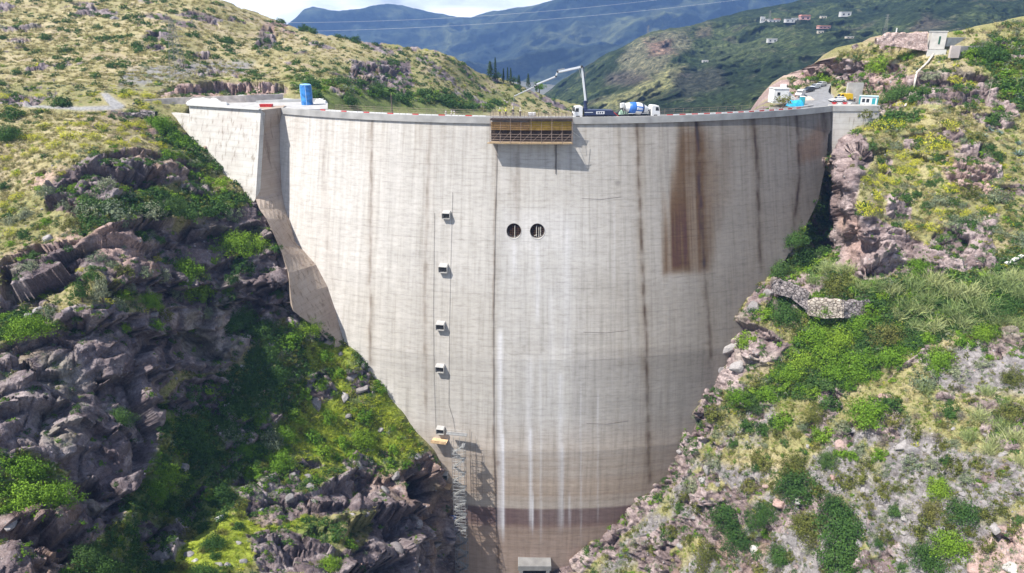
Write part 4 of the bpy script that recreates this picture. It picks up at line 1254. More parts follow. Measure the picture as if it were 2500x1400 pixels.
LM_DARK = leaf_mat('dark_leaves', (.042, .092, .024), (.058, .12, .028), (.08, .14, .04))
LM_OLIVE = leaf_mat('olive_leaves', (.10, .115, .03), (.13, .145, .035), (.165, .165, .05))
LM_BRIGHT = leaf_mat('bright_leaves', (.10, .20, .02), (.14, .25, .025), (.18, .28, .03))
LM_PALE = leaf_mat('grey_green_leaves', (.15, .19, .12), (.19, .225, .14), (.24, .26, .17))
LM_YEL = leaf_mat('spurge_leaves', (.15, .19, .045), (.18, .22, .05), (.21, .24, .055), tips=(.62, .60, .05))
LM_REED = leaf_mat('reed_leaves', (.20, .27, .10), (.30, .36, .15), (.40, .43, .21))
LM_DRY = leaf_mat('dry_twigs', (.17, .145, .13), (.22, .195, .175), (.26, .22, .17))
LM_STRAW = leaf_mat('straw_grass', (.30, .265, .13), (.36, .32, .165), (.26, .265, .10))
LM_GRASS = leaf_mat('green_grass', (.11, .18, .02), (.17, .235, .028), (.22, .25, .05))
LM_LIME = leaf_mat('lime_grass', (.24, .31, .025), (.31, .37, .03), (.36, .38, .06))
LM_AGAVE = leaf_mat('agave_leaves', (.20, .27, .25), (.25, .32, .29), (.28, .34, .30))
LM_CONIF = leaf_mat('conifer_needles', (.030, .060, .026), (.045, .08, .032), (.06, .095, .04))
SM_GREY = stone_mat('grey_stone', (.18, .168, .168), (.235, .22, .22), (.30, .28, .275))
SM_PINK = stone_mat('pink_stone', (.30, .20, .175), (.36, .25, .22), (.30, .22, .20))
SM_PALE = stone_mat('pale_stone', (.40, .39, .37), (.45, .43, .41), (.38, .37, .35))
SM_DARK = stone_mat('dark_stone', (.14, .125, .125), (.20, .18, .18), (.26, .235, .23))

T = {
    'dark': [make_shrub('shrub', 10 + k, LM_DARK, 72, 19, .16, .78) for k in range(3)],
    'olive': [make_shrub('shrub', 20 + k, LM_OLIVE, 64, 18, .155, .8, .5) for k in range(3)],
    'bright': [make_shrub('shrub', 30 + k, LM_BRIGHT, 68, 19, .165, .75) for k in range(3)],
    'pale': [make_shrub('shrub', 40 + k, LM_PALE, 60, 18, .145, .72, .5) for k in range(2)],
    'bigdark': [make_shrub('shrub', 15 + k, LM_DARK, 210, 24, .085, .72) for k in range(2)],
    'bigbright': [make_shrub('shrub', 35 + k, LM_BRIGHT, 210, 24, .09, .7) for k in range(2)],
    'bigolive': [make_shrub('shrub', 25 + k, LM_OLIVE, 190, 22, .085, .75, .4) for k in range(2)],
    'yellow': [make_shrub('spurge', 50 + k, LM_YEL, 70, 16, .10, .62, .05, .35, True) for k in range(3)],
    'reed': [make_reed('reed_clump', 60 + k, LM_REED) for k in range(3)],
    'dry': [make_twigs('dry_shrub', 70 + k, LM_DRY) for k in range(2)],
    'agave': [make_agave('agave', 80, LM_AGAVE)],
    'grey': [make_stone('boulder', 90 + k, SM_GREY) for k in range(4)],
    'pink': [make_stone('boulder', 100 + k, SM_PINK) for k in range(2)],
    'white': [make_stone('boulder', 110 + k, SM_PALE) for k in range(2)],
    'darkstone': [make_stone('boulder', 120 + k, SM_DARK) for k in range(3)],
}
# small instanced kinds
T_SMALL = {
    'straw': [make_tuft('straw_tuft', 130 + k, LM_STRAW) for k in range(3)],
    'green': [make_tuft('grass_tuft', 140 + k, LM_GRASS) for k in range(3)],
    'lime': [make_tuft('grass_tuft', 145 + k, LM_LIME) for k in range(2)],
    'sdark': [make_shrub('low_shrub', 150 + k, LM_DARK, 22, 11, .26, .7) for k in range(2)],
    'solive': [make_shrub('low_shrub', 160 + k, LM_OLIVE, 22, 11, .26, .7) for k in range(2)],
    'sbright': [make_shrub('low_shrub', 165 + k, LM_BRIGHT, 22, 11, .28, .65) for k in range(2)],
    'spale': [make_shrub('low_shrub', 170 + k, LM_PALE, 20, 11, .24, .7) for k in range(2)],
    'syellow': [make_shrub('low_shrub', 175 + k, LM_YEL, 26, 12, .19, .6, .05, .3, True) for k in range(2)],
    'sdry': [make_twigs('low_twigs', 180, LM_DRY, 60)],
    'stone': [make_stone('stone', 190 + k, SM_GREY, 1) for k in range(4)],
    'stonep': [make_stone('stone', 195 + k, SM_PINK, 1) for k in range(2)],
}


def scatter(name, pts, rots, scl, meshes, idx):
    """one 'stuff' object: many small plants or stones on points"""
    me = bpy.data.meshes.new(name); me.vertices.add(len(pts)); me.vertices.foreach_set('co', np.asarray(pts, np.float32).ravel())
    a = me.attributes.new('rot', 'FLOAT_VECTOR', 'POINT'); a.data.foreach_set('vector', np.asarray(rots, np.float32).ravel())
    a = me.attributes.new('scl', 'FLOAT_VECTOR', 'POINT'); a.data.foreach_set('vector', np.asarray(scl, np.float32).ravel())
    a = me.attributes.new('idx', 'INT', 'POINT'); a.data.foreach_set('value', np.asarray(idx, np.int32))
    o = bpy.data.objects.new(name, me); COL.objects.link(o); o['kind'] = 'stuff'
    src = bpy.data.collections.new(name + '_kinds')
    for k, mm in enumerate(meshes):
        q = bpy.data.objects.new('%s_%02d' % (name, k), mm); src.objects.link(q)
    ng = bpy.data.node_groups.new(name, 'GeometryNodeTree')
    ng.interface.new_socket('Geometry', in_out='INPUT', socket_type='NodeSocketGeometry')
    ng.interface.new_socket('Geometry', in_out='OUTPUT', socket_type='NodeSocketGeometry')
    gi = ng.nodes.new('NodeGroupInput'); go = ng.nodes.new('NodeGroupOutput')
    ip = ng.nodes.new('GeometryNodeInstanceOnPoints'); ci = ng.nodes.new('GeometryNodeCollectionInfo')
    ci.inputs['Collection'].default_value = src; ci.inputs['Separate Children'].default_value = True; ci.inputs['Reset Children'].default_value = True
    ip.inputs['Pick Instance'].default_value = True
    def na(nm, t):
        n = ng.nodes.new('GeometryNodeInputNamedAttribute'); n.data_type = t; n.inputs['Name'].default_value = nm; return n.outputs['Attribute']
    L = ng.links
    L.new(gi.outputs[0], ip.inputs['Points']); L.new(ci.outputs[0], ip.inputs['Instance'])
    L.new(na('idx', 'INT'), ip.inputs['Instance Index'])
    e2r = ng.nodes.new('FunctionNodeEulerToRotation'); L.new(na('rot', 'FLOAT_VECTOR'), e2r.inputs[0])
    L.new(e2r.outputs[0], ip.inputs['Rotation'])
    L.new(na('scl', 'FLOAT_VECTOR'), ip.inputs['Scale']); L.new(ip.outputs[0], go.inputs[0])
    md = o.modifiers.new('scatter', 'NODES'); md.node_group = ng
    return o


def tilt_euler(n, k=.45):
    a = unit(n * k + np.array([0, 0, 1 - k]) + rng.normal(0, .08, n.shape)); s = rng.uniform(0, 6.28, len(n))
    x = unit(np.cross(np.array([0, 1., 0]), a)); y = np.cross(a, x)
    c, q = np.cos(s)[:, None], np.sin(s)[:, None]
    X, Y = x * c + y * q, y * c - x * q
    return np.stack([np.arctan2(Y[:, 2], a[:, 2]), -np.arcsin(np.clip(X[:, 2], -1, 1)), np.arctan2(X[:, 1], X[:, 0])], -1)


NO_VEG = [[(455, 240), (860, 232), (1180, 275), (1420, 285), (1420, 1440), (1100, 1440), (1100, 1160), (1012, 1055), (942, 955), (855, 830), (722, 772), (702, 650), (632, 500), (512, 380), (420, 288)],
          [(60, 256), (240, 256), (250, 226), (300, 240), (306, 268), (190, 272), (60, 264)],
          [(1320, 295), (2012, 270), (2002, 420), (1920, 600), (1850, 690), (1765, 800), (1722, 930), (1660, 1070), (1590, 1180), (1380, 1375), (1320, 1410)],
          [(1895, 272), (1928, 240), (1972, 212), (2005, 200), (2035, 200), (2045, 236), (2150, 246), (2150, 265), (2060, 290), (1900, 290)],
          [(2255, 78), (2320, 78), (2350, 110), (2350, 138), (2262, 138)]]


def in_any(px, py, polys, grow=0):
    x = np.array([float(px)]); y = np.array([float(py)])
    return any(poly_sd(x, y, q)[0] > -grow for q in polys)


def small_cover(B, name, side, n_try, green, dry, scree, lime, ylw):
    """weights by what the ground is: straw, green grass, low shrubs of several kinds, loose stones"""
    P, X, Y, rk = B['P'], B['wx'], B['wy'], B['rk']
    nb = B['nb']; R, Cn = P.shape[:2]
    rr = rng.integers(nb + 2, R - 1, n_try); cc = rng.integers(1, Cn - 1, n_try)
    g = B['g'][rr, cc]; d = B['d'][rr, cc]; s = B['s'][rr, cc]; k = rk[rr, cc]; p = P[rr, cc]; D = B['D'][rr, cc]
    x = B['X'][rr, cc]; y = B['Y'][rr, cc]
    bad = np.zeros(n_try, bool)
    for q in NO_VEG: bad |= poly_sd(x, y, q) > -3
    li = np.zeros(n_try); ye = np.zeros(n_try)
    for q in lime: li = np.maximum(li, sstep(-20, 20, poly_sd(x, y, q)))
    for q in ylw: ye = np.maximum(ye, sstep(-20, 20, poly_sd(x, y, q)))
    # crowd the points: a pixel far away covers more ground
    dens = fbm(p / 6, 3, 211); dens2 = fbm(p / 17, 3, 212)
    Nn = B['N'][rr, cc]
    flat = sstep(.5, .85, B['NA'][rr, cc][:, 2]) * (1 - .85 * B['ms'][rr, cc]); hill = sstep(190, 240, D)
    open_ = np.clip(1 - 1.15 * k, .0, 1)
    kinds = list(T_SMALL); wts = np.zeros((n_try, len(kinds)))
    def w(nm, v): wts[:, kinds.index(nm)] = v
    w('straw', open_ * (.40 + .9 * d) * (1 - .92 * g) * (1 - .9 * s) * (.8 + .9 * dens))
    w('green', open_ * (.28 + .5 * g * (1 - .8 * li)) * (1 - .7 * d) * (1 - .85 * s) * (.7 - .6 * dens))
    w('lime', open_ * li * (1.0 - .5 * dens))
    w('sdark', open_ * (1 - .85 * li) * (.06 + .30 * g) * (1 - .6 * s) * (.6 + 1.6 * dens2) + .30 * k * flat + .18 * hill * open_)
    w('solive', open_ * (.10 + .08 * g + .22 * hill + .12 * s) * (1 - .1 * s) * (.6 + 1.2 * dens) + .12 * k * flat)
    w('sbright', open_ * (.03 + .24 * g * (1 - .6 * li)) * (1 - .6 * s) * (.5 - 1.2 * dens2) + .16 * k * flat)
    w('spale', open_ * (.10 + .04 * g + .06 * s) * (.6 + 1.5 * dens) + .16 * k * flat)
    w('syellow', open_ * (.010 + .05 * ye) * (1 - .6 * s) * (.6 + 2 * dens2))
    w('sdry', open_ * .05)
    w('stone', .05 * open_ + .26 * s * (1.1 - .5 * dens) + .06 * k)
    w('stonep', .015 + .08 * s * (dens2 > .15))
    wts = np.clip(wts, 0, None)
    tot = wts.sum(1); u = rng.random(n_try) * 1.35
    cum = np.cumsum(wts, 1)
    pick = (u[:, None] > cum).sum(1)
    ok = (pick < len(kinds)) & ~bad
    szr = dict(lime=(.45, .95), straw=(.45, 1.0), green=(.4, .9), sdark=(.4, 1.05), solive=(.35, .85), sbright=(.35, .85), spale=(.3, .8), syellow=(.35, .8), sdry=(.4, .9), stone=(.08, .34), stonep=(.08, .32))
    for nm, sel in (('grass', ('straw', 'green', 'lime')), ('undergrowth', ('sdark', 'solive', 'sbright', 'spale', 'syellow', 'sdry')), ('stones', ('stone', 'stonep'))):
        meshes = []; base = {}
        for q in sel: base[q] = len(meshes); meshes += T_SMALL[q]
        pts, sc, ix, nn_ = [], [], [], []
        for q in sel:
            m = ok & (pick == kinds.index(q)); n = m.sum()
            lo, hi = szr[q]
            z = lo + (hi - lo) * rng.random(n) ** 1.6 * (1 + 1.0 * g[m] * (1 - .8 * li[m]) * (q[0] == 's' and q in ('sdark', 'solive', 'sbright', 'spale')))
            # far slopes: fewer sample points reach them, so the tufts stand for larger tussocks
            z = z * np.clip(D[m] / 120, .75, 1.9)
            pts.append(p[m] - [0, 0, .06]); nn_.append(Nn[m]); sc.append(np.stack([z, z, z * rng.uniform(.7, 1.1, n)], -1))
            ix.append(base[q] + rng.integers(0, len(T_SMALL[q]), n))
        pts = np.concatenate(pts); sc = np.concatenate(sc); ix = np.concatenate(ix)
        rot = tilt_euler(np.concatenate(nn_))
        if nm == 'stones': rot = rng.uniform(0, 6.28, (len(pts), 3))
        o = scatter(nm, pts, rot, sc, meshes, ix)
        tag(o, {'grass': 'dry and green grass tufts covering the %s hillside', 'undergrowth': 'low mixed undergrowth covering the %s hillside', 'stones': 'loose grey stones strewn over the %s hillside'}[nm] % side)


YEL_L = [[(-80, 260), (480, 290), (470, 370), (380, 400), (150, 420), (-80, 560)], [(180, 210), (420, 215), (440, 250), (150, 262)]]
YEL_R = [[(2080, 280), (2440, 280), (2440, 560), (2240, 580), (2090, 520), (2130, 400)], [(2250, 150), (2450, 150), (2450, 200), (2260, 200)]]
small_cover(BL, 'left', 'left', 76000, GREEN_L, DRY_L, [], LIME_L, YEL_L)
small_cover(BR, 'right', 'right', 72000, GREEN_R, DRY_R, SCREE_R, [], YEL_R)

# ---------------------------------------------------------------- single shrubs, spurge cushions, reeds, boulders: (x, y, width) in photo pixels
SHRUBS = {
    'dark': [(2184, 983, 48), (1952, 1165, 112), (2362, 1235, 76), (2063, 1258, 125), (2043, 1226, 58), (1778, 1242, 78), (1800, 1302, 70), (1905, 1343, 54), (2063, 1343, 118), (2275, 1346, 78), (1919, 749, 66), (2191, 218, 66), (2238, 232, 40), (2440, 279, 48), (2450, 736, 74),
             (2211, 480, 34), (1935, 575, 60), (1960, 620, 70), (1900, 650, 60), (1985, 560, 50), (2000, 610, 50), (566, 776, 56), (600, 760, 60), (640, 790, 60), (450, 1043, 110), (540, 1030, 90), (307, 1000, 56), (580, 983, 60), (534, 1200, 56), (247, 1380, 66), (290, 1387, 40), (210, 1340, 60), (640, 850, 60), (610, 930, 60), (670, 905, 60), (480, 1100, 60), (520, 1320, 50), (23, 323, 54), (27, 273, 48), (147, 247, 46), (770, 227, 36), (850, 240, 40), (920, 215, 50),
             (980, 235, 46), (1040, 225, 46), (1090, 245, 40), (215, 480, 46), (420, 500, 50), (460, 520, 46), (2030, 980, 44), (2320, 1000, 40), (1841, 967, 56), (2409, 118, 54), (2433, 134, 48)],
    'olive': [(1744, 1000, 46), (1996, 1004, 54), (2194, 1024, 42), (1949, 1124, 62), (2063, 1168, 46), (2103, 1155, 40), (2160, 1195, 40), (2281, 1232, 54), (2416, 1245, 40), (2450, 1235, 38), (1976, 1265, 74), (1727, 1343, 60), (2416, 1320, 42), (2473, 1286, 32), (2335, 1131, 42), (2480, 993, 62), (2167, 803, 84), (2053, 682, 84), (2477, 914, 50), (173, 540, 42), (2164, 1300, 30), (2107, 285, 44),
              (1830, 1180, 36), (1700, 1230, 34), (1640, 1290, 30), (1590, 1330, 34), (2360, 460, 40), (2380, 330, 36), (100, 690, 40), (55, 720, 40), (1870, 1120, 40), (2240, 1050, 36), (300, 655, 40), (337, 1330, 46), (400, 760, 36), (730, 950, 40), (700, 880, 40)],
    'bright': [(2130, 997, 78), (2056, 1098, 30), (2083, 1106, 30), (2150, 1104, 34), (2298, 1182, 56), (1862, 1294, 36), (2325, 1313, 92), (2359, 823, 44), (2292, 867, 68), (2413, 870, 28), (2056, 806, 64), (2030, 847, 72), (1996, 803, 70), (2097, 870, 74), (1962, 863, 60), (1929, 897, 52), (2046, 897, 60), (2104, 904, 52), (1915, 1017, 44), (2013, 1050, 46), (1804, 953, 50), (2151, 141, 62), (2214, 134, 32), (2016, 181, 40), (2366, 131, 36),
               (67, 793, 92), (466, 643, 90), (582, 580, 92), (506, 680, 70), (366, 723, 50), (67, 1200, 136), (60, 1133, 74), (130, 1215, 70), (400, 1150, 80), (370, 1187, 54), (709, 820, 64), (749, 786, 52), (740, 957, 50), (710, 1007, 58), (787, 1097, 66), (800, 1013, 50), (680, 1120, 62), (890, 1006, 48), (880, 1060, 82), (927, 946, 36), (880, 1196, 32), (850, 1320, 52), (807, 1363, 68), (387, 293, 60), (443, 343, 42), (410, 370, 38),
               (640, 1010, 50), (760, 1060, 56), (830, 1075, 50), (690, 1050, 50), (600, 1090, 50), (430, 330, 40), (465, 420, 36), (540, 440, 34), (2250, 640, 50), (1990, 640, 46), (1870, 760, 40), (1820, 820, 40), (640, 575, 60), (790, 860, 46), (830, 905, 40), (960, 1090, 40), (780, 935, 40), (855, 1110, 40), (620, 1150, 46)],
    'pale': [(2366, 1161, 38), (2231, 1121, 46), (2258, 914, 62), (2272, 181, 42), (213, 504, 52), (283, 504, 84), (359, 510, 52), (566, 507, 48), (660, 1066, 52), (90, 660, 40), (2340, 900, 46), (1750, 1120, 36), (1690, 1180, 36), (2380, 530, 44), (2330, 540, 40), (2430, 470, 44), (240, 620, 36), (350, 660, 34), (640, 540, 40), (2134, 265, 40), (2400, 880, 40), (560, 1060, 46), (2300, 480, 40), (120, 760, 34)],
}
YELLOWS = [(2110, 499, 42), (2218, 548, 32), (2275, 548, 32), (2418, 507, 26), (2456, 642, 24), (2151, 301, 40), (2278, 338, 54), (2305, 353, 30), (2204, 376, 32), (2238, 393, 26), (2211, 407, 30), (2151, 402, 30), (2322, 454, 36), (2198, 252, 26), (2226, 249, 24), (2349, 183, 40), (2330, 190, 30), (2370, 200, 30), (2320, 300, 34), (2240, 330, 30), (2190, 300, 34), (2140, 470, 30), (2180, 440, 26),
           (47, 473, 32), (30, 562, 28), (30, 510, 22), (198, 648, 22), (13, 494, 26), (403, 615, 22), (300, 230, 30), (360, 230, 28), (137, 347, 32), (173, 327, 44), (230, 327, 36), (247, 303, 32), (290, 312, 22), (67, 237, 30), (157, 373, 22), (303, 323, 20), (337, 300, 32), (220, 367, 20), (93, 333, 32), (320, 225, 26), (60, 330, 30), (20, 380, 26), (110, 300, 28), (190, 300, 24), (270, 345, 24), (205, 350, 22), (330, 340, 24), (40, 420, 24), (100, 230, 26), (10, 235, 26), (390, 350, 26), (350, 262, 22), (150, 310, 24)]
REEDS = [(2416, 1094, 62), (2392, 1010, 74), (2450, 1030, 84), (2493, 1118, 60), (2466, 983, 84), (2433, 1074, 80), (2370, 1060, 60), (2480, 1060, 80), (2410, 950, 60), (2026, 655, 70), (2060, 650, 60), (2231, 685, 96), (2282, 675, 96), (2214, 736, 90), (2366, 702, 110), (2433, 682, 110), (2332, 752, 100), (2399, 736, 110), (2282, 786, 84), (2473, 669, 90), (2490, 710, 90), (2320, 700, 90), (2180, 700, 70), (2140, 690, 66), (2250, 745, 80), (2190, 760, 70), (2440, 770, 90), (2490, 780, 90), (2100, 695, 60), (2260, 720, 80), (2350, 780, 80), (2258, 940, 70), (1990, 690, 56), (2235, 790, 60)]
DRYS = [(2160, 1067, 42), (1990, 1020, 36), (2330, 880, 34), (2060, 720, 40), (2240, 1010, 30), (1835, 1230, 40), (1860, 1000, 30), (2290, 1060, 36), (1900, 1390, 44), (1820, 1350, 44), (2350, 1010, 36), (1750, 1290, 40), (2290, 1010, 40), (2110, 720, 36), (2345, 940, 36)]
AGAVES = [(2416, 309, 30), (2440, 319, 28), (2403, 326, 26), (2483, 370, 38), (2470, 225, 30), (2493, 235, 30), (2485, 345, 28)]
STONES = {'pink': [(1902, 1215, 44), (2036, 1160, 24), (2056, 1075, 40), (1870, 1180, 22), (2380, 1375, 40), (2160, 955, 34)],
          'white': [(1952, 1212, 30), (2470, 1373, 46), (592, 891, 14), (475, 1365, 16), (1845, 1330, 38), (530, 1260, 34)],
          'grey': [(2206, 1076, 36), (2228, 1088, 40), (869, 1126, 40), (2251, 1178, 20), (2430, 1279, 30), (1764, 1192, 24), (1939, 1306, 44), (660, 836, 28), (534, 1373, 24), (553, 1377, 22), (590, 1367, 28), (637, 1240, 20), (754, 1180, 36), (447, 1130, 34), (20, 1280, 36), (43, 1247, 40), (93, 753, 26), (73, 761, 30), (840, 960, 30), (770, 975, 44), (705, 1205, 40), (220, 505, 34), (115, 575, 36), (245, 520, 28), (1840, 740, 44), (1880, 700, 40), (1915, 690, 24), (1770, 830, 50), (1750, 890, 36), (1800, 880, 44), (2440, 1290, 26), (2150, 1230, 22), (2210, 1260, 20), (2120, 1390, 40), (2100, 1320, 24), (1990, 1390, 36), (2350, 1200, 20)],
          'darkstone': [(880, 940, 40), (860, 910, 36), (1010, 1250, 40), (960, 1330, 40), (655, 70, 30), (630, 108, 20), (660, 110, 24), (280, 40, 26), (865, 180, 26), (950, 180, 24), (1080, 1320, 36), (390, 1350, 50), (370, 760, 30), (800, 930, 34)]}

ANCH = [  # landmarks used to say where a plant or stone is
    (1745, 1000, 'on the rim rocks beside the dam'), (1840, 960, 'above the little grey scree by the dam'), (2030, 850, 'on the green slope below the stone terrace wall'), (2150, 800, 'at the foot of the stone terrace wall'), (1930, 745, 'beside the near end of the stone terrace wall'), (2060, 690, 'on top of the stone terrace wall'),
    (2230, 700, 'in the reed belt under the pink rock face'), (2400, 720, 'in the widest part of the reed belt'), (2130, 500, 'around the pink rock face by the dam'), (1960, 610, 'in the shaded gully behind the dam end'), (2250, 370, 'on the flowery slope under the leaning pipe'), (2430, 330, 'on the high slope with the agaves'), (2400, 500, 'on the high slope above the reed belt'), (2400, 130, 'beside the ruined walls of the white hut'), (2330, 190, 'around the rock outcrop under the white hut'), (2190, 230, 'beside the foot of the leaning pipe'), (2120, 280, 'by the site cabin at the crest end'), (2010, 185, 'by the parked cars on the crest road'), (2150, 135, 'below the dry stone wall of the white hut'),
    (2300, 870, 'on the pale stony ridge below the reeds'), (2450, 930, 'above the lower reed thicket'), (2440, 1050, 'in the lower reed thicket'), (2140, 1000, 'on the stony slope beside the lower reed thicket'), (1950, 1130, 'on the scree above the reddish boulder'), (2090, 1140, 'in the middle of the big scree'), (2300, 1210, 'on the scree below the lower reed thicket'), (2060, 1270, 'just below the whitish boulder on the scree'), (1790, 1260, 'on the slope below the rim rocks'), (1860, 1350, 'at the foot of the scree near the pale slab'), (2070, 1350, 'low on the big scree'), (2320, 1340, 'at the foot of the stony slope by the red soil'), (1650, 1290, 'on the bare rim above the dam foot'),
    (200, 300, 'on the yellow meadow before the dirt road'), (40, 260, 'beside the dirt road bend'), (340, 230, 'by the concrete channel walls'), (430, 340, 'beside the pale wing wall'), (40, 400, 'at the upper edge of the left cliffs'), (40, 500, 'on the reddish ledge above the left cliffs'), (220, 510, 'among the rocks above the cliff band'), (300, 500, 'on the bushy ledge above the cave'), (500, 490, 'on the ledge beside the wing wall foot'), (580, 580, 'on the grassy ledge beside the dam buttress'), (460, 640, 'in the green hollow between the cliff bands'), (200, 680, 'in the middle of the left cliffs'), (370, 720, 'at the foot of the middle cliff band'), (60, 770, 'on the grassy ledge over the big purple cliff'), (60, 1170, 'in the hollow of the big purple cliff'), (620, 800, 'under the dark overhang by the dam'), (600, 930, 'in the shaded gully below the overhang'), (320, 1000, 'on the face of the big purple cliff'), (500, 1040, 'in the deep green gully'), (400, 1160, 'beside the rock rib in the gully'),
    (720, 810, 'at the grassy foot of the dam buttress'), (740, 960, 'on the lime green spur below the buttress'), (880, 1030, 'on the tip of the lime green spur'), (780, 1100, 'above the lower outcrop of the spur'), (650, 1080, 'on the slope between gully and spur'), (860, 1200, 'on top of the outcrop by the scaffold tower'), (830, 1340, 'on the lowest outcrop by the dam'), (540, 1340, 'on the bright lime green bank'), (260, 1370, 'at the shady bottom of the gully'), (1020, 1290, 'in the cave rocks beside the scaffold tower'),
    (960, 230, 'on the bushy flank behind the dam crest'), (780, 225, 'behind the blue tank'), (650, 90, 'on the skyline crag of the left hill'), (280, 50, 'high on the grassy left hill'), (900, 170, 'on the dark crags of the far spur')]


def where(px, py): return min(ANCH, key=lambda a: (a[0] - px) ** 2 + (1.4 * (a[1] - py)) ** 2)[2]


ORD = ['largest', 'second', 'third', 'fourth', 'fifth largest', 'sixth largest', 'seventh largest', 'eighth largest']
PLACED = []


def place(kind, px, py, wpx, zf=None, sink=.06):
    B = BL if px < 1110 else BR
    if B is BL and px > 690 and py > 790 and kind in ('bright', 'dark', 'olive'): wpx = wpx * .72
    if kind not in ('grey', 'pink', 'white', 'darkstone', 'agave'): wpx = wpx * (.9 if kind == 'reed' else 1.2 if wpx < 80 else 1.0)
    p, n, (ri, ci) = ground(B, px, py + wpx * .22)
    zc = proj(p)[2]; r = wpx * .5 * zc / F
    me = random.choice(T['big' + kind if wpx > 58 and 'big' + kind in T else kind])
    o = bpy.data.objects.new(me.name.split('.')[0], me); COL.objects.link(o)
    zz = r * random.uniform(.85, 1.1) if zf is None else r * zf
    o.location = (p[0], p[1], p[2] - sink * r); o.scale = (r * random.uniform(.92, 1.08), r * random.uniform(.92, 1.08), zz)
    o.rotation_euler = tuple(float(v) for v in tilt_euler(n[None], .5 if kind != 'reed' else .15)[0]) if kind not in ('grey', 'pink', 'white', 'darkstone') else tuple(random.uniform(-.5, .5) if q < 2 else random.uniform(0, 6.28) for q in range(3))
    PLACED.append((o, kind, px, py, wpx))
    return o


ADJ = dict(dark='dark green leafy shrub', olive='olive green shrub', bright='fresh green leafy shrub', pale='grey green shrub', yellow='yellow flowering spurge cushion', reed='tall pale green reed clump', dry='bare grey twiggy shrub', agave='blue green agave rosette',
           grey='grey angular boulder', pink='reddish boulder', white='whitish boulder', darkstone='dark rugged boulder')
CATS = dict(dark='shrub', olive='shrub', bright='shrub', pale='shrub', yellow='spurge', reed='reeds', dry='dry shrub', agave='agave', grey='boulder', pink='boulder', white='boulder', darkstone='boulder')
GRP = dict(shrub='shrubs on the gorge slopes', spurge='yellow spurge cushions', reeds='reed clumps', boulder='boulders on the slopes', agave='agaves on the right slope')
GRP['dry shrub'] = 'bare grey shrubs'
for kd, L_ in SHRUBS.items():
    for x, y, w_ in L_: place(kd, x, y, w_)
for x, y, w_ in YELLOWS: place('yellow', x, y, w_)
for x, y, w_ in REEDS: place('reed', x, y, w_, 1.25)
for x, y, w_ in DRYS: place('dry', x, y, w_)
for x, y, w_ in AGAVES: place('agave', x, y, w_)
for kd, L_ in STONES.items():
    for x, y, w_ in L_: place(kd, x, y, w_, sink=.25)


def fill(kind, n, region, wlo, whi, B, test, sink=.06, zf=None):
    x0, y0, x1, y1 = region; k = 0; tries = 0
    while k < n and tries < n * 40:
        tries += 1
        x = random.uniform(x0, x1); y = random.uniform(y0, y1)
        if in_any(x, y, NO_VEG, 6): continue
        p, nn, (ri, ci) = ground(B, x, y)
        if not test(B, ri, ci): continue
        w_ = wlo + (whi - wlo) * random.random() ** 2
        if any((a[2] - x) ** 2 + (a[3] - y) ** 2 < (.33 * (a[4] + w_)) ** 2 for a in PLACED): continue
        place(kind, x, y, w_, sink=sink, zf=zf); k += 1


soft_ = lambda B, r, c: B['rk'][r, c] < .4
green_ = lambda B, r, c: B['rk'][r, c] < .5 and B['g'][r, c] > .5
fill('dark', 26, (380, 760, 690, 1400), 26, 56, BL, green_)
fill('bright', 14, (380, 760, 1000, 1400), 18, 36, BL, green_)
ledge_ = lambda B, r, c: B['NA'][r, c][2] > .62
fill('pale', 14, (0, 430, 680, 760), 24, 44, BL, ledge_)
fill('bright', 12, (0, 430, 680, 800), 22, 44, BL, ledge_)
fill('dark', 16, (0, 430, 680, 800), 24, 48, BL, ledge_)
fill('olive', 14, (380, 760, 690, 1400), 22, 44, BL, green_)
fill('bright', 26, (1780, 640, 2490, 960), 28, 60, BR, green_)
fill('dark', 22, (1780, 640, 2490, 960), 28, 60, BR, green_)
fill('olive', 30, (1650, 980, 2490, 1390), 22, 48, BR, soft_)
fill('pale', 18, (1650, 980, 2490, 1390), 20, 40, BR, soft_)
fill('dark', 14, (1650, 980, 2490, 1390), 24, 60, BR, soft_)
fill('dark', 10, (2080, 280, 2490, 600), 20, 40, BR, soft_)
fill('pale', 10, (2080, 280, 2490, 600), 20, 40, BR, soft_)
fill('yellow', 14, (2080, 280, 2470, 600), 16, 32, BR, soft_)
fill('yellow', 20, (0, 225, 460, 420), 14, 28, BL, soft_)
fill('dark', 34, (0, 20, 900, 215), 12, 28, BL, soft_)
fill('grey', 26, (1640, 1000, 2490, 1390), 14, 30, BR, lambda B, r, c: True, .25)
fill('grey', 30, (420, 850, 1030, 1390), 14, 36, BL, lambda B, r, c: True, .25)

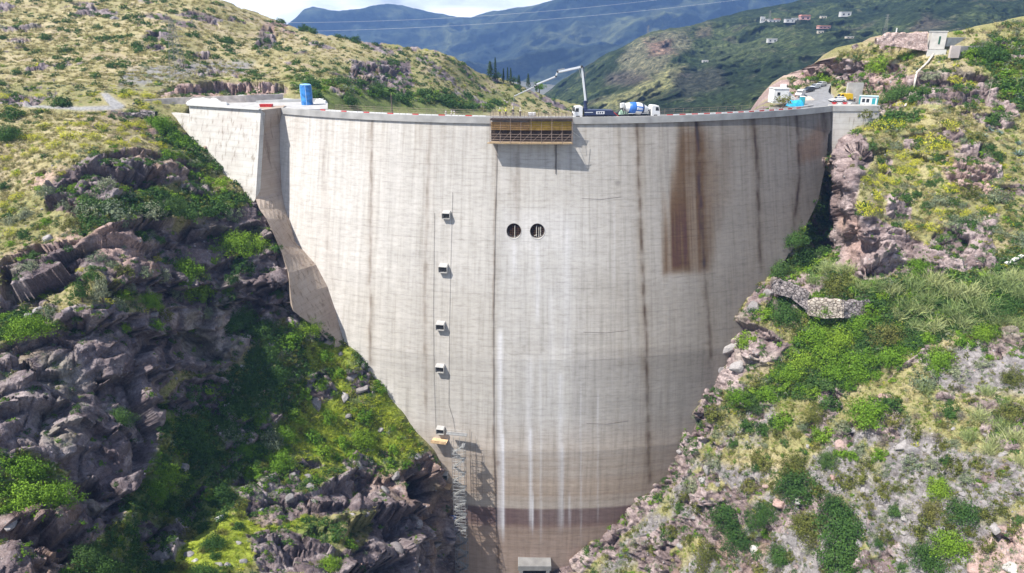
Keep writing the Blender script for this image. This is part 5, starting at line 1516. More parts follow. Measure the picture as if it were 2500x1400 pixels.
SH = sorted([r for r in PLACED if CATS[r[1]] == 'shrub'], key=lambda r: -r[4])
rest = [r for r in SH[288:] if r[0].data in T[r[1]]]
if rest:
    ks = sorted({r[1] for r in rest}); ms = []; b0 = {}
    for k_ in ks: b0[k_] = len(ms); ms += T[k_]
    scatter('undergrowth', [tuple(r[0].location) for r in rest], [tuple(r[0].rotation_euler) for r in rest], [tuple(r[0].scale) for r in rest], ms, [b0[r[1]] + T[r[1]].index(r[0].data) for r in rest])
    drop = {id(r) for r in rest}
    PLACED = [r for r in PLACED if id(r) not in drop]
    for r in rest: bpy.data.objects.remove(r[0])
by = {}
for rec in PLACED: by.setdefault((rec[1], where(rec[2], rec[3])), []).append(rec)
for (kd, wh), L_ in by.items():
    L_.sort(key=lambda r: -r[4])
    for k, (o, _, x, y, w_) in enumerate(L_):
        cat = CATS[kd]
        if len(L_) == 1: lb = ADJ[kd] + ' ' + wh
        elif k < 4: lb = '%s %s %s' % (ORD[k] if k == 0 else ORD[k] + ' largest', ADJ[kd], wh)
        if len(lb.split()) > 16 if len(L_) > 1 and k < 4 else False: lb = lb.replace(' leafy', '').replace(' tall', '').replace(' the ', ' ', 1)
        if len(L_) > 1 and k >= 4: lb = 'small %s %s' % (ADJ[kd], wh)
        tag(o, lb, cat, GRP[cat])
# ================================================================ concrete works round the dam
def buttress_mat(name='buttress_concrete', tint=(1, 1, 1)):
    m, nt, b = new_mat(name); L = nt.links
    geo = N(nt, 'ShaderNodeNewGeometry')
    def tex(sc, vec, det=6):
        mp = N(nt, 'ShaderNodeMapping'); mp.inputs['Scale'].default_value = vec; L.new(geo.outputs['Position'], mp.inputs[0])
        n = N(nt, 'ShaderNodeTexNoise'); n.inputs['Scale'].default_value = sc; n.inputs['Detail'].default_value = det; n.inputs['Roughness'].default_value = .65
        L.new(mp.outputs[0], n.inputs['Vector']); return n.outputs['Fac']
    a = tex(1, (1.1, 1.1, .025)); c = tex(1, (.08, .08, .9)); d = tex(.14, (1, 1, 1))
    tt = lambda c: tuple(a * t for a, t in zip(c, tint))
    base = ramp(nt, [(.3, tt((.42, .38, .345))), (.55, tt((.53, .51, .475))), (.75, tt((.58, .57, .545)))]); L.new(d, base.inputs[0])
    o = base.outputs[0]
    for s, st in ((a, [(.34, (.62, .58, .53)), (.46, (1, 1, 1)), (.8, (1.06, 1.06, 1.06))]), (c, [(.3, (.84, .83, .81)), (.5, (1, 1, 1)), (.7, (1.06, 1.06, 1.05))])):
        r = ramp(nt, st); L.new(s, r.inputs[0])
        x = N(nt, 'ShaderNodeMix', data_type='RGBA', blend_type='MULTIPLY'); x.inputs['Factor'].default_value = 1
        L.new(o, x.inputs['A']); L.new(r.outputs[0], x.inputs['B']); o = x.outputs['Result']
    sp = N(nt, 'ShaderNodeSeparateXYZ'); L.new(geo.outputs['Position'], sp.inputs[0])
    m1 = N(nt, 'ShaderNodeMath', operation='MULTIPLY'); m1.inputs[1].default_value = 1 / 1.5; L.new(sp.outputs[2], m1.inputs[0])
    f = N(nt, 'ShaderNodeMath', operation='FRACT'); L.new(m1.outputs[0], f.inputs[0])
    lt = N(nt, 'ShaderNodeMath', operation='LESS_THAN'); lt.inputs[1].default_value = .06; L.new(f.outputs[0], lt.inputs[0])
    ml = N(nt, 'ShaderNodeMath', operation='MULTIPLY'); ml.inputs[1].default_value = .3; L.new(lt.outputs[0], ml.inputs[0])
    x = N(nt, 'ShaderNodeMix', data_type='RGBA', blend_type='MULTIPLY'); L.new(ml.outputs[0], x.inputs['Factor']); L.new(o, x.inputs['A']); x.inputs['B'].default_value = (.5, .47, .45, 1)
    L.new(x.outputs['Result'], b.inputs['Base Color']); b.inputs['Roughness'].default_value = .92
    bp = N(nt, 'ShaderNodeBump'); bp.inputs['Strength'].default_value = .3; bp.inputs['Distance'].default_value = .12
    L.new(c, bp.inputs['Height']); L.new(bp.outputs[0], b.inputs['Normal'])
    return m


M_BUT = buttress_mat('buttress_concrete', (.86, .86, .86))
M_BUTS = buttress_mat('brown_shaded_buttress', (.68, .58, .51))  # browner copy for the side face, its shade put into the tint

# ---- left thrust block: side face ruled between the dam face and its outer battered edge
con = [(683, 265), (683, 300), (684, 380), (688, 467), (697, 510), (708, 540), (722, 590), (748, 620), (772, 647), (800, 700), (822, 766), (836, 822), (850, 870)]
out = [(637, 268), (635, 330), (631, 400), (624, 486), (634, 512), (649, 533), (672, 580), (690, 622), (705, 667), (710, 725), (716, 760), (770, 800), (830, 860)]
gap = [7.0, 7.4, 8.0, 9.0, 10.5, 11.8, 13, 14, 15, 15, 13.5, 7, 1.5]
Cp = [on_face(x, y, -.05) for x, y in con]; Cp[0] = at_z(684, 264, 0.0) if False else face(TL, -.02, .2)
Op = [at_y(x, y, c[1] - g_ * .80) for (x, y), c, g_ in zip(out, Cp, gap)]
Op[0][2] = -.02
mb = MB()
n = len(Cp)
# side face, subdivided across
K = 6
rows = []
for c, o in zip(Cp, Op): rows += [c + (o - c) * k / K for k in range(K + 1)]
fs = [(i * (K + 1) + k, i * (K + 1) + k + 1, (i + 1) * (K + 1) + k + 1, (i + 1) * (K + 1) + k) for i in range(n - 1) for k in range(K)]
mb.add(rows, fs)
# back of the block inside the hill
bk = [o + np.array([-3.0, 6.5, 0]) for o in Op]
mb.add([Op[0], Cp[0], Cp[0] + np.array([-1, 6, 0]), bk[0]], [(0, 1, 2, 3)])
mb.add(Op[3:] + bk[3:], [(i, i + 1, n - 3 + i + 1, n - 3 + i) for i in range(n - 4)])
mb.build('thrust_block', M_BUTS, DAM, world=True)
KT, KB = Op[0], Op[3]

# ---- bright wing wall from the block's corner to the left
wl_t = at_z(461, 258, -.02)
nrm = np.cross(KB - KT, wl_t - KT); nrm /= np.linalg.norm(nrm)
def onw(x, y): return on_plane(x, y, KT, nrm)
edge_top = [(637, 268), (600, 266), (540, 262), (461, 257)]
edge_bot = [(624, 486), (612, 500), (560, 440), (500, 375), (470, 345), (468, 306)]
front = [KT] + [onw(x, y) for x, y in edge_top[1:]] + [onw(464, 285), onw(468, 306), onw(466, 352), onw(496, 385), onw(556, 452), onw(608, 512), KB]
thick = np.array([-nrm[0], -nrm[1], 0]); thick = thick / np.linalg.norm(thick)
if thick[1] < 0: thick = -thick
mb = MB(); m_ = len(front)
ft = [np.array(p) for p in front]; bkk = [p + thick * 1.4 for p in ft]
mb.add(ft + bkk, [tuple(range(m_)), tuple(range(2 * m_ - 1, m_ - 1, -1))] + [(i, (i + 1) % m_, m_ + (i + 1) % m_, m_ + i) for i in range(m_)])
ww = mb.build('wing_wall', M_BUT, DAM, world=True)
mb = MB()
c1 = [onw(637, 268), onw(600, 266), onw(540, 262), onw(461, 257)]
for a, b_ in zip(c1[:-1], c1[1:]): mb.beam(a - thick * .25 + [0, 0, .13], b_ - thick * .25 + [0, 0, .13], .9, .3)
mb.build('coping', mat('coping_concrete', (.58, .57, .55), .9, .1, .6), DAM, world=True)
# lower stub left of the notch: set back and lower
mb = MB()
st = [onw(408, 277) + thick * 1.2, onw(452, 281) + thick * 1.2, onw(466, 306) + thick * .5, onw(474, 350) + thick * .5, onw(440, 318) + thick * 1.2]
mb.add(st + [p + thick * 1.2 for p in st], [tuple(range(5)), tuple(range(9, 4, -1))] + [(i, (i + 1) % 5, 5 + (i + 1) % 5, 5 + i) for i in range(5)])
mb.build('wing_wall_stub', M_BUT, DAM, world=True)

# ---- right end: wing wall running on from the arch into the hill
RT = face(TR, 0); RTb = face(TR, -30, -2)
e = at_z(2118, 257, 0.05)
dv = e - RT; dv[2] = 0
mb = MB()
p0 = face(TR, 0, .75); p1 = p0 + dv * 1.25
lo0 = face(TR, -17, -1.0); lo1 = lo0 + dv * 1.25
back = np.array([0, 3.0, 0])
mb.add([p0, p1, lo1, lo0, p0 + back, p1 + back, lo1 + back, lo0 + back], [(0, 1, 2, 3), (7, 6, 5, 4), (0, 4, 5, 1), (1, 5, 6, 2), (3, 2, 6, 7), (0, 3, 7, 4)])
mb.build('wing_wall', M_BUT, DAM, world=True)
mb = MB(); mb.beam(p0 + [-.05, -.1, -.7], p1 + [0, -.1, -.7], .5, 1.3); mb.build('coping', M_PARA, DAM, world=True)

# ---- bottom outlet block
a_ = on_face(1266, 1362); w_l = on_face(1276, 1384, 2.2); w_r = on_face(1334, 1384, 2.2)
c = (w_l + w_r) / 2; half = np.linalg.norm(w_r - w_l) / 2
mb = MB()
mb.box((c[0] - half - .35, c[1] + 1.2, c[2] - 5.4), (.9, 4.5, 10)); mb.box((c[0] + half + .35, c[1] + 1.2, c[2] - 5.4), (.9, 4.5, 10))
mb.box((c[0], c[1] + 1.4, c[2] + .35), (2 * half + 2.4, 4.9, 1.5))
ob_ = mb.build('outlet_frame', mat('outlet_concrete', (.20, .195, .19), .9, .2, .5), DAM, world=True, bevel=.06)
mb = MB(); mb.box((c[0], c[1] + 1.6, c[2] - 5.4), (2 * half - .25, .3, 9.98)); mb.build('outlet_opening', M_DARK, DAM, world=True)

# ---- intake boxes with bars and hoods, one above the other
M_HOOD = mat('hood_concrete', (.35, .34, .325), .9, .12, 1)
def intake(px, py, s=1.0, dark=True, parent=DAM):
    P = on_face(px, py); nn = radial(P); tg = np.array([-nn[1], nn[0], 0]); tg = tg if tg[0] > 0 else -tg
    up = np.array([0, 0, 1.])
    w, h, dpt = .95 * s, .62 * s, 1.15 * s
    mb = MB()
    def pt(x, y, o): return P + tg * x + up * y + nn * o
    # hood: sloping slab, side cheeks, floor
    def slab(q, th):
        a, b_, c_, d_ = q
        nv = np.cross(b_ - a, d_ - a); nv = nv / np.linalg.norm(nv) * th
        mb.add([a, b_, c_, d_, a + nv, b_ + nv, c_ + nv, d_ + nv], [(0, 1, 2, 3), (7, 6, 5, 4), (0, 4, 5, 1), (1, 5, 6, 2), (2, 6, 7, 3), (3, 7, 4, 0)])
    slab([pt(-w, h, dpt), pt(w, h, dpt), pt(w, h + .45 * s, -.35), pt(-w, h + .45 * s, -.35)], .13)
    slab([pt(-w, -h, dpt), pt(-w, h, dpt), pt(-w, h + .4 * s, -.35), pt(-w, -h, -.35)], .13)
    slab([pt(w, -h, dpt), pt(w, h, dpt), pt(w, h + .4 * s, -.35), pt(w, -h, -.35)], -.13)
    slab([pt(-w, -h, dpt), pt(w, -h, dpt), pt(w, -h, -.6), pt(-w, -h, -.6)], -.13)
    ib = mb.build('intake_box', M_HOOD, parent, world=True)
    g = MB()
    g.add([pt(-w + .14, -h + .13, .35), pt(w - .14, -h + .13, .35), pt(w - .14, h - .02, .35), pt(-w + .14, h - .02, .35)], [(0, 1, 2, 3)])
    o = g.build('grille', M_DARK, None); o.parent = ib
    o.matrix_parent_inverse = Matrix.Translation(-Vector(parent.location))
    g = MB()
    for k in range(-2, 3): g.bar(pt(k * .3 * s, -h + .1, dpt - .15), pt(k * .3 * s, h, dpt - .15), .035, 4)
    o = g.build('bar', mat('grey_steel', (.16, .16, .16), .6, .2, 4, metal=.4), None); o.parent = ib
    o.matrix_parent_inverse = Matrix.Translation(-Vector(parent.location))
for x, y in ((1091, 526), (1084, 656), (1077, 796), (1076, 899)): intake(x, y, 1.0 if y > 600 else .9)
intake(1077, 1050, .95); intake(1085, 1160, 1.0)

# ---- cables and pipes hanging on the face
def face_line(name, pts, r, m, label, cat, out=.12, grp=None):
    P = []
    for (x0, y0), (x1, y1) in zip(pts[:-1], pts[1:]):
        k = max(2, int(abs(y1 - y0) / 25))
        for q in range(k): P.append(on_face(x0 + (x1 - x0) * q / k, y0 + (y1 - y0) * q / k, out))
    P.append(on_face(*pts[-1], out))
    mb = MB().tube(P, r, 5); o = mb.build(name, m)
    return tag(o, label, cat, grp)
M_CABLE = mat('black_cable', (.03, .03, .032), .6, .2, 3)
face_line('cable', [(1061, 520), (1058, 760), (1060, 930), (1064, 1048)], .028, M_CABLE, 'thin dark cable hanging just left of the intake boxes', 'cable', grp='cables on the dam face')
face_line('cable', [(1105, 470), (1101, 620), (1097, 800), (1096, 990), (1106, 1022), (1112, 1060)], .028, M_CABLE, 'thin dark cable right of the intake boxes reaching the scaffold tower', 'cable', grp='cables on the dam face')
face_line('cable', [(1215, 345), (1209, 560), (1205, 800), (1206, 1100), (1215, 1390)], .03, M_CABLE, 'longest dark cable dropping from the formwork platform to the dam foot', 'cable', grp='cables on the dam face')
face_line('cable', [(1358, 345), (1357, 425)], .06, M_CABLE, 'short dark cable hanging under the formwork platform', 'cable', grp='cables on the dam face')
M_RAIL = mat('rusty_rail', (.16, .13, .115), .8, .3, 3)
for (pts, wh) in (([(1420, 485), (1468, 487), (1517, 481)], 'upper thin steel rail fixed across the dam face'), ([(1424, 811), (1480, 813), (1533, 807)], 'middle thin steel rail fixed across the dam face'), ([(1432, 1034), (1480, 1036), (1533, 1028)], 'lowest reddish steel rail fixed across the dam face')):
    face_line('steel_rail', pts, .03, M_RAIL, wh, 'rail', .03, grp='steel rails on the dam face')

# ---- formwork platform hung on the crest
M_TIMB = mat('timber_boards', (.30, .22, .13), .85, .35, 2, bump=.3)
M_YFORM = mat('yellow_formwork', (.42, .29, .03), .7, .3, 1.5)
M_OFORM = mat('orange_formwork', (.36, .21, .115), .75, .35, 1.5)
M_SCAF = mat('scaffold_steel', (.24, .185, .155), .55, .3, 3, metal=.3)
M_DKTIM = mat('dark_timber', (.045, .032, .026), .9, .4, 2)
FW = thing('formwork_platform', 'yellow and brown formwork with scaffold platform hanging on the crest centre', 'formwork', face((tF0 + tF1) / 2, -3, 2))
def fp(u, z, o): return face(tF0 + (tF1 - tF0) * u, z, o - float(bulge(z)) )
def fstrip(u0, u1, prof, name, m, n=14):
    mb = MB(); k = len(prof); vs = []; fs = []
    for i in range(n + 1):
        u = u0 + (u1 - u0) * i / n
        for o, z in prof: vs.append(fp(u, z, o))
    for i in range(n):
        for j in range(k):
            j2 = (j + 1) % k; fs.append((i * k + j, (i + 1) * k + j, (i + 1) * k + j2, i * k + j2))
    fs += [tuple(range(k)), tuple(n * k + j for j in range(k - 1, -1, -1))]
    mb.add(vs, fs); return mb.build(name, m, FW, world=True)
fstrip(.005, .48, [(2.35, -.9), (2.35, -2.6), (2.2, -2.6), (2.2, -.9)], 'brown_formwork', M_OFORM)
fstrip(.482, .995, [(2.4, -.75), (2.4, -2.65), (2.25, -2.65), (2.25, -.75)], 'yellow_formwork', M_YFORM)
fstrip(0, 1, [(3.0, -5.25), (3.0, -5.38), (1.6, -5.38), (1.6, -5.25)], 'platform_deck', M_TIMB)
fstrip(-.03, 1.0, [(4.4, -5.25), (4.4, -5.42), (3.05, -5.42), (3.05, -5.25)], 'platform_edge', M_TIMB)
fstrip(.0, 1.0, [(1.75, -2.7), (1.75, -5.2), (1.65, -5.2), (1.65, -2.7)], 'back_sheeting', M_DKTIM)
fstrip(0, 1, [(.95, .1), (.95, -1.5), (-.1, -1.5), (-.1, .1)], 'fresh_concrete', mat('wet_concrete', (.36, .35, .34), .7, .2, 1))
fstrip(0, 1, [(2.9, -.2), (2.9, -.55), (1.0, -.55), (1.0, -.2)], 'upper_walkway', M_DKTIM)
mb = MB(); tb = MB(); stud = MB()
nP = 9
for i in range(nP):
    u = i / (nP - 1)
    tb.bar(fp(u, -5.3, 4.3), fp(u, -2.7, 4.3) if i % 2 else fp(u, -.1, 3.4), .045, 5)
    tb.bar(fp(u, -5.35, 1.3), fp(u, -5.35, 4.35), .06, 4); tb.bar(fp(u, -5.3, 4.2), fp(u, -3.2, 1.8), .04, 4)
    tb.bar(fp(u, -.15, 2.6), fp(u, -2.8, 3.4), .04, 4)
for z, o in ((-3.3, 4.3), (-3.9, 4.3), (-4.5, 4.3), (-4.95, 4.3)):
    for i in range(12): tb.bar(fp(i / 12, z, o), fp((i + 1) / 12, z, o), .04, 4)
for i in range(8): tb.bar(fp(i / 8, -5.2, 4.3), fp((i + 1) / 8, -2.9, 4.3), .03, 4)
tb.build('scaffold_tube', M_SCAF, FW, world=True)
for i in range(60):
    u = (i + .5) / 60; yl = u > .48
    (stud if True else mb).beam(fp(u, -2.66, 2.45), fp(u, -.8 if yl else -.95, 2.45), .07, .07)
stud.build('stud', mat('formwork_studs', (.33, .23, .07), .8, .4, 1), FW, world=True)
wl = MB()
for z in (-1.1, -1.6, -2.1, -2.55):
    for i in range(12): wl.beam(fp(.005 + .99 * i / 12, z, 2.55), fp(.005 + .99 * (i + 1) / 12, z, 2.55), .1, .12)
wl.build('waler', mat('waler_wood', (.27, .17, .07), .8, .4, 1.2), FW, world=True)
rl = MB()
for i in range(25):
    u = i / 24; hgt = 1.15 + .25 * random.random()
    rl.bar(fp(u, -.2, 2.8), fp(u, hgt, 2.8), .035, 4)
    rl.bar(fp(u + .01, 0, .1), fp(u + .01, hgt + random.uniform(-.3, .5), .1), .025, 4)
for z in (.35, .75, 1.1):
    for i in range(12): rl.bar(fp(i / 12, z, 2.8), fp((i + 1) / 12, z, 2.8), .03, 4)
for i in range(90):
    u = random.random(); rl.bar(fp(u, 0, random.uniform(.2, .8)), fp(u + random.uniform(-.004, .004), random.uniform(.6, 1.1), random.uniform(.2, .8)), .02, 4)
rl.build('railing', M_SCAF, FW, world=True)
# end of the platform trailing a rope with a light batten
mb = MB(); mb.bar(fp(1.0, -2.9, 2.3), on_face(1415, 335, .15), .05, 4); mb.build('guy_rope', mat('pale_rope', (.6, .58, .52), .8, .1, 1), FW, world=True)

# ---- crest guard: barriers and fence
M_REDP = mat('red_plastic', (.52, .035, .035), .45, .15, 2, spec=.4)
M_WHIP = mat('white_plastic', (.68, .68, .66), .45, .08, 2, spec=.4)
def barrier_mesh(m):
    mb = MB(); mb.box((0, 0, .30), (1.45, .42, .6), taper=.45); mb.box((0, 0, .72), (1.45, .19, .24)); mb.box((-.45, 0, .03), (.3, .5, .06)); mb.box((.45, 0, .03), (.3, .5, .06))
    o = mb.build('barrier', m); me = o.data; bpy.data.objects.remove(o); return me
bm_r, bm_w = barrier_mesh(M_REDP), barrier_mesh(M_WHIP)
def put_barrier(t, red, lb, grp):
    o = bpy.data.objects.new('road_barrier', bm_r if red else bm_w); COL.objects.link(o)
    P = face(t, -.998, -float(bulge(-1)) - .95); o.location = P; o.rotation_euler = (0, 0, t); o.scale = (1, 1, 1.28)
    tag(o, lb, 'barrier', grp)
def th_at(px):
    lo, hi = R_(-40), R_(40)
    for _ in range(40):
        m = (lo + hi) / 2
        if proj(face(m, 0))[0] < px: lo = m
        else: hi = m
    return lo
t = th_at(1640); k = 0
while t < th_at(1962):
    red = k % 2 == 0
    put_barrier(t, red, '%s plastic barrier in the row on the right half of the dam crest' % ('red' if red else 'white'), '%s barriers along the right half of the crest' % ('red' if red else 'white'))
    t += 1.6 / RAD; k += 1
t = th_at(782); k = 0
while t < th_at(1190):
    red = k % 4 == 0
    put_barrier(t, red, '%s plastic barrier in the row on the left half of the dam crest' % ('red' if red else 'white'), '%s barriers along the left half of the crest' % ('red' if red else 'white'))
    t += 1.6 / RAD; k += 1
def fence_arc(name, t0, t1, label, m, off=-5.75, z0=-.55, h=1.3, step=2.4):
    n = max(2, int((t1 - t0) * RAD / step)); c = face((t0 + t1) / 2, -1)
    root = thing(name, label, 'railing', c)
    rs_ = MB()
    q = lambda t, z: face(t, z, off - float(bulge(z)))
    for i in range(n + 1):
        t = t0 + (t1 - t0) * i / n; ps = MB().bar(q(t, z0), q(t, z0 + h), .035, 5); ps.build('post', m, root, world=True)
        if i < n:
            t2 = t0 + (t1 - t0) * (i + 1) / n
            for hh in (h, h * .62, h * .28): rs_.bar(q(t, z0 + hh), q(t2, z0 + hh), .022, 4)
    rs_.build('rail', m, root, world=True)
fence_arc('crest_railing', th_at(780), th_at(1195), 'thin brownish railing along the far edge of the left half of the crest', M_SCAF)
fence_arc('crest_railing', th_at(1625), th_at(1975), 'thin brownish railing along the far edge of the right half of the crest', M_SCAF)

# ---- left platform: apron, channel walls, tarpaulins, tank, red box
AP = MB()
ap = [(461, 259), (637, 269), (684, 265), (730, 268), (800, 266), (800, 252), (700, 240), (540, 236), (470, 246)]
pts = [at_z(x, y, -.28) for x, y in ap]
AP.add(pts + [p - np.array([0, 0, .7]) for p in pts], [tuple(range(9)), tuple(range(17, 8, -1))] + [(i, (i + 1) % 9, 9 + (i + 1) % 9, 9 + i) for i in range(9)])
o = AP.build('concrete_apron', M_DECK); o['kind'] = 'structure'
def wall_line(name, pix, zt, hgt, th, m, label, cat='wall', grp=None):
    mb = MB()
    for (x0, y0, a0), (x1, y1, a1) in zip(pix[:-1], pix[1:]):
        A = at_z(x0, y0, a0); B_ = at_z(x1, y1, a1); dd = B_ - A; nn = np.array([-dd[1], dd[0], 0]); nn = nn / np.linalg.norm(nn)
        if nn[1] < 0: nn = -nn
        mb.add([A, B_, B_ - [0, 0, hgt], A - [0, 0, hgt], A + nn * th, B_ + nn * th, B_ + nn * th - [0, 0, hgt], A + nn * th - [0, 0, hgt]],
               [(0, 1, 2, 3), (7, 6, 5, 4), (0, 4, 5, 1), (1, 5, 6, 2), (2, 6, 7, 3), (3, 7, 4, 0)])
    o = mb.build(name, m); return tag(o, label, cat, grp)
M_WALL = mat('old_wall_concrete', (.40, .36, .33), .92, .3, .8, bump=.3)
wall_line('channel_wall', [(350, 244, .9), (430, 239, 1.2), (520, 236, 1.4), (600, 233, 1.6), (690, 230, 1.6)], 0, 2.3, .6, M_WALL, 'long weathered channel wall curving behind the white tarpaulins')
wall_line('channel_wall', [(314, 238, .8), (322, 241, .8), (346, 244, .9)], 0, 2.9, .8, M_CONC_L, 'short pale end wall with a pillar beside the dirt road')
wall_line('channel_pillar', [(339, 234, 1.6), (348, 235, 1.6)], 0, 3.6, .8, M_CONC_L, 'pale concrete pillar at the near end of the channel wall', 'pillar')
wall_line('low_wall', [(625, 247, .2), (700, 243, .5), (790, 241, .5)], 0, 1.2, .5, M_CONC_L, 'low pale wall between the tarpaulins and the blue tank')
M_TARP = mat('white_tarp', (.66, .66, .64), .6, .1, 2, bump=.2)
def heap(name, cx, cy, w, h, dp, m, label, cat, seed, z=-.28):
    c = at_z(cx, cy, z); nx, ny = 22, 12
    V = []
    for j in range(ny):
        for i in range(nx):
            u = i / (nx - 1) * 2 - 1; v = j / (ny - 1) * 2 - 1
            r = max(0, 1 - abs(u) ** 2.2) * max(0, 1 - abs(v) ** 2.2)
            q = np.array([u * w / 2, v * dp / 2, 0])
            zz = h * r ** .45 * (1 + .35 * float(vn(np.array([u * 3 + seed, v * 3, 0])))) if r > 0 else 0
            V.append(c + q + [0, 0, zz - .03])
    idx = np.arange(nx * ny).reshape(ny, nx)
    Fa = np.stack([idx[:-1, :-1], idx[:-1, 1:], idx[1:, 1:], idx[1:, :-1]], -1).reshape(-1, 4)
    me = np_mesh(name, V, Fa, [m]); o = bpy.data.objects.new(name, me); COL.objects.link(o)
    return tag(o, label, cat)
heap('white_tarpaulin', 500, 252, 9, 1.3, 3, M_TARP, 'long white tarpaulin heap nearest the wing wall end', 'tarpaulin', 3)
heap('white_tarpaulin', 595, 246, 8, 1.2, 2.5, M_TARP, 'white tarpaulin heap behind the two workers in yellow', 'tarpaulin', 8)
heap('white_tarpaulin', 537, 257, 4.5, .8, 2, mat('grey_tarp', (.5, .5, .47), .7, .2, 2), 'small greyish tarpaulin heap on the concrete apron', 'tarpaulin', 5)
heap('tarpaulin_sheet', 783, 252, 3.2, 1.0, 2, M_TARP, 'crumpled white sheet beside the blue tank', 'tarpaulin', 12)
# red box on the block
RB = thing('red_container', 'bright red open skip standing on the buttress top', 'skip', at_z(651, 263, -.2))
mb = MB(); mb.box((0, 0, .42), (2.9, 1.3, .84), taper=1.06); mb.build('body', M_REDP, RB)
mb = MB()
for k in range(-3, 4): mb.box((k * .42, -.69, .45), (.07, .08, .78))
mb.box((0, -.69, .86), (3.1, .1, .1)); mb.build('rib', M_REDP, RB)
# blue tank
M_BLUE = mat('blue_sheet', (.035, .19, .50), .45, .55, .9, bump=.25, spec=.4)
TK = thing('blue_tank', 'tall upright cylinder wrapped in blue sheeting on the dam crest', 'tank', at_z(751, 263, -1.0))
zt = TK.location; zc = proj(np.array(zt))[2]; r = 13.3 * zc / F; hh = 55 * zc / F
mb = MB(); mb.lathe([(r * .95, 0), (r, .1), (r * .97, hh * .3), (r * 1.02, hh * .6), (r, hh * .9), (r * .92, hh * .97)], n=22); mb.build('body', M_BLUE, TK, smooth=True)
mb = MB(); mb.lathe([(r * .93, hh * .965), (r * 1.04, hh * .968), (r * .85, hh * 1.0), (r * .2, hh * 1.02)], n=22); mb.build('lid', mat('pale_blue_lid', (.22, .42, .66), .5, .15, 1), TK)
mb = MB()
for q in range(4): mb.bar((r * 1.02 * math.cos(q * 1.5 + .4), r * 1.02 * math.sin(q * 1.5 + .4), 0), (r * 1.03 * math.cos(q * 1.5 + .4), r * 1.03 * math.sin(q * 1.5 + .4), hh * .95), .05, 4)
mb.build('strap', mat('light_strap', (.45, .62, .75), .6, .1, 2), TK)
GR = thing('mesh_fence', 'short grey mesh fence panels beside the blue tank', 'fence', at_z(772, 264, -1.0))
mb = MB()
for i in range(8): mb.bar((i * .35 - .5, 0, 0), (i * .35 - .5, 0, 1.9), .02, 4)
for z in (.1, .7, 1.3, 1.9): mb.bar((-.5, 0, z), (1.95, 0, z), .02, 4)
mb.build('panel', mat('galvanised', (.45, .46, .47), .5, .1, 2, metal=.5), GR)

# dirt road bend on the left
def road(name, pix, width, m, B, lift=.12):
    L_, R2 = [], []
    P = [np.array(ground(B, x, y)[0]) for x, y in pix]
    for i, p in enumerate(P):
        d = P[min(i + 1, len(P) - 1)] - P[max(i - 1, 0)]; nn = np.array([-d[1], d[0], 0]); nn /= np.linalg.norm(nn)
        L_.append(p + nn * width / 2 + [0, 0, lift]); R2.append(p - nn * width / 2 + [0, 0, lift])
    mb = MB(); k = len(P)
    mb.add(L_ + R2, [(i, i + 1, k + i + 1, k + i) for i in range(k - 1)])
    o = mb.build(name, m); o['kind'] = 'structure'; return o
# ================================================================ right end: crest road, cars, walls, hut, pipe
M_ASPH = mat('road_surface', (.20, .20, .205), .92, .2, .9)
RDpix = [(2030, 262), (1990, 252), (1975, 238), (1985, 224), (2005, 210), (2020, 201)]
mb = MB()
Lp = [at_z(1925, 262, -.9), at_z(1935, 249, -.6), at_z(1952, 234, .1), at_z(1978, 219, .9), at_z(2003, 206, 1.7)]
Rp = [at_z(2112, 262, -.9), at_z(2100, 252, -.6), at_z(2035, 240, .1), at_z(2022, 224, .9), at_z(2028, 207, 1.7)]
k = len(Lp)
mb.add(Lp + Rp, [(i, i + 1, k + i + 1, k + i) for i in range(k - 1)])
low = [p - np.array([0, 0, 4.0]) for p in Lp]
mb.add(Lp + low, [(i, i + 1, k + i + 1, k + i) for i in range(k - 1)])
o = mb.build('crest_road', M_ASPH); o['kind'] = 'structure'

M_GLASS = mat('dark_glass', (.02, .025, .03), .12, .2, 1, spec=.6)
M_TYRE = mat('black_rubber', (.02, .02, .02), .85, .2, 4)
M_RIM = mat('alloy_rim', (.4, .4, .41), .35, .1, 4, metal=.7)


def wheel(parent, x, y, r, w=.22):
    M_ = Matrix.Translation((x, y, r)) @ Matrix.Rotation(math.pi / 2, 4, 'X')
    mb = MB(); mb.lathe([(r * .6, -w / 2), (r, -w / 2 * .8), (r, w / 2 * .8), (r * .6, w / 2)], M_, 16); t = mb.build('wheel', M_TYRE, parent)
    mb = MB(); mb.lathe([(r * .1, -w / 2 - .012), (r * .58, -w / 2 - .01), (r * .58, w / 2 + .01), (r * .1, w / 2 + .012)], M_, 12); mb.build('rim', M_RIM, t)


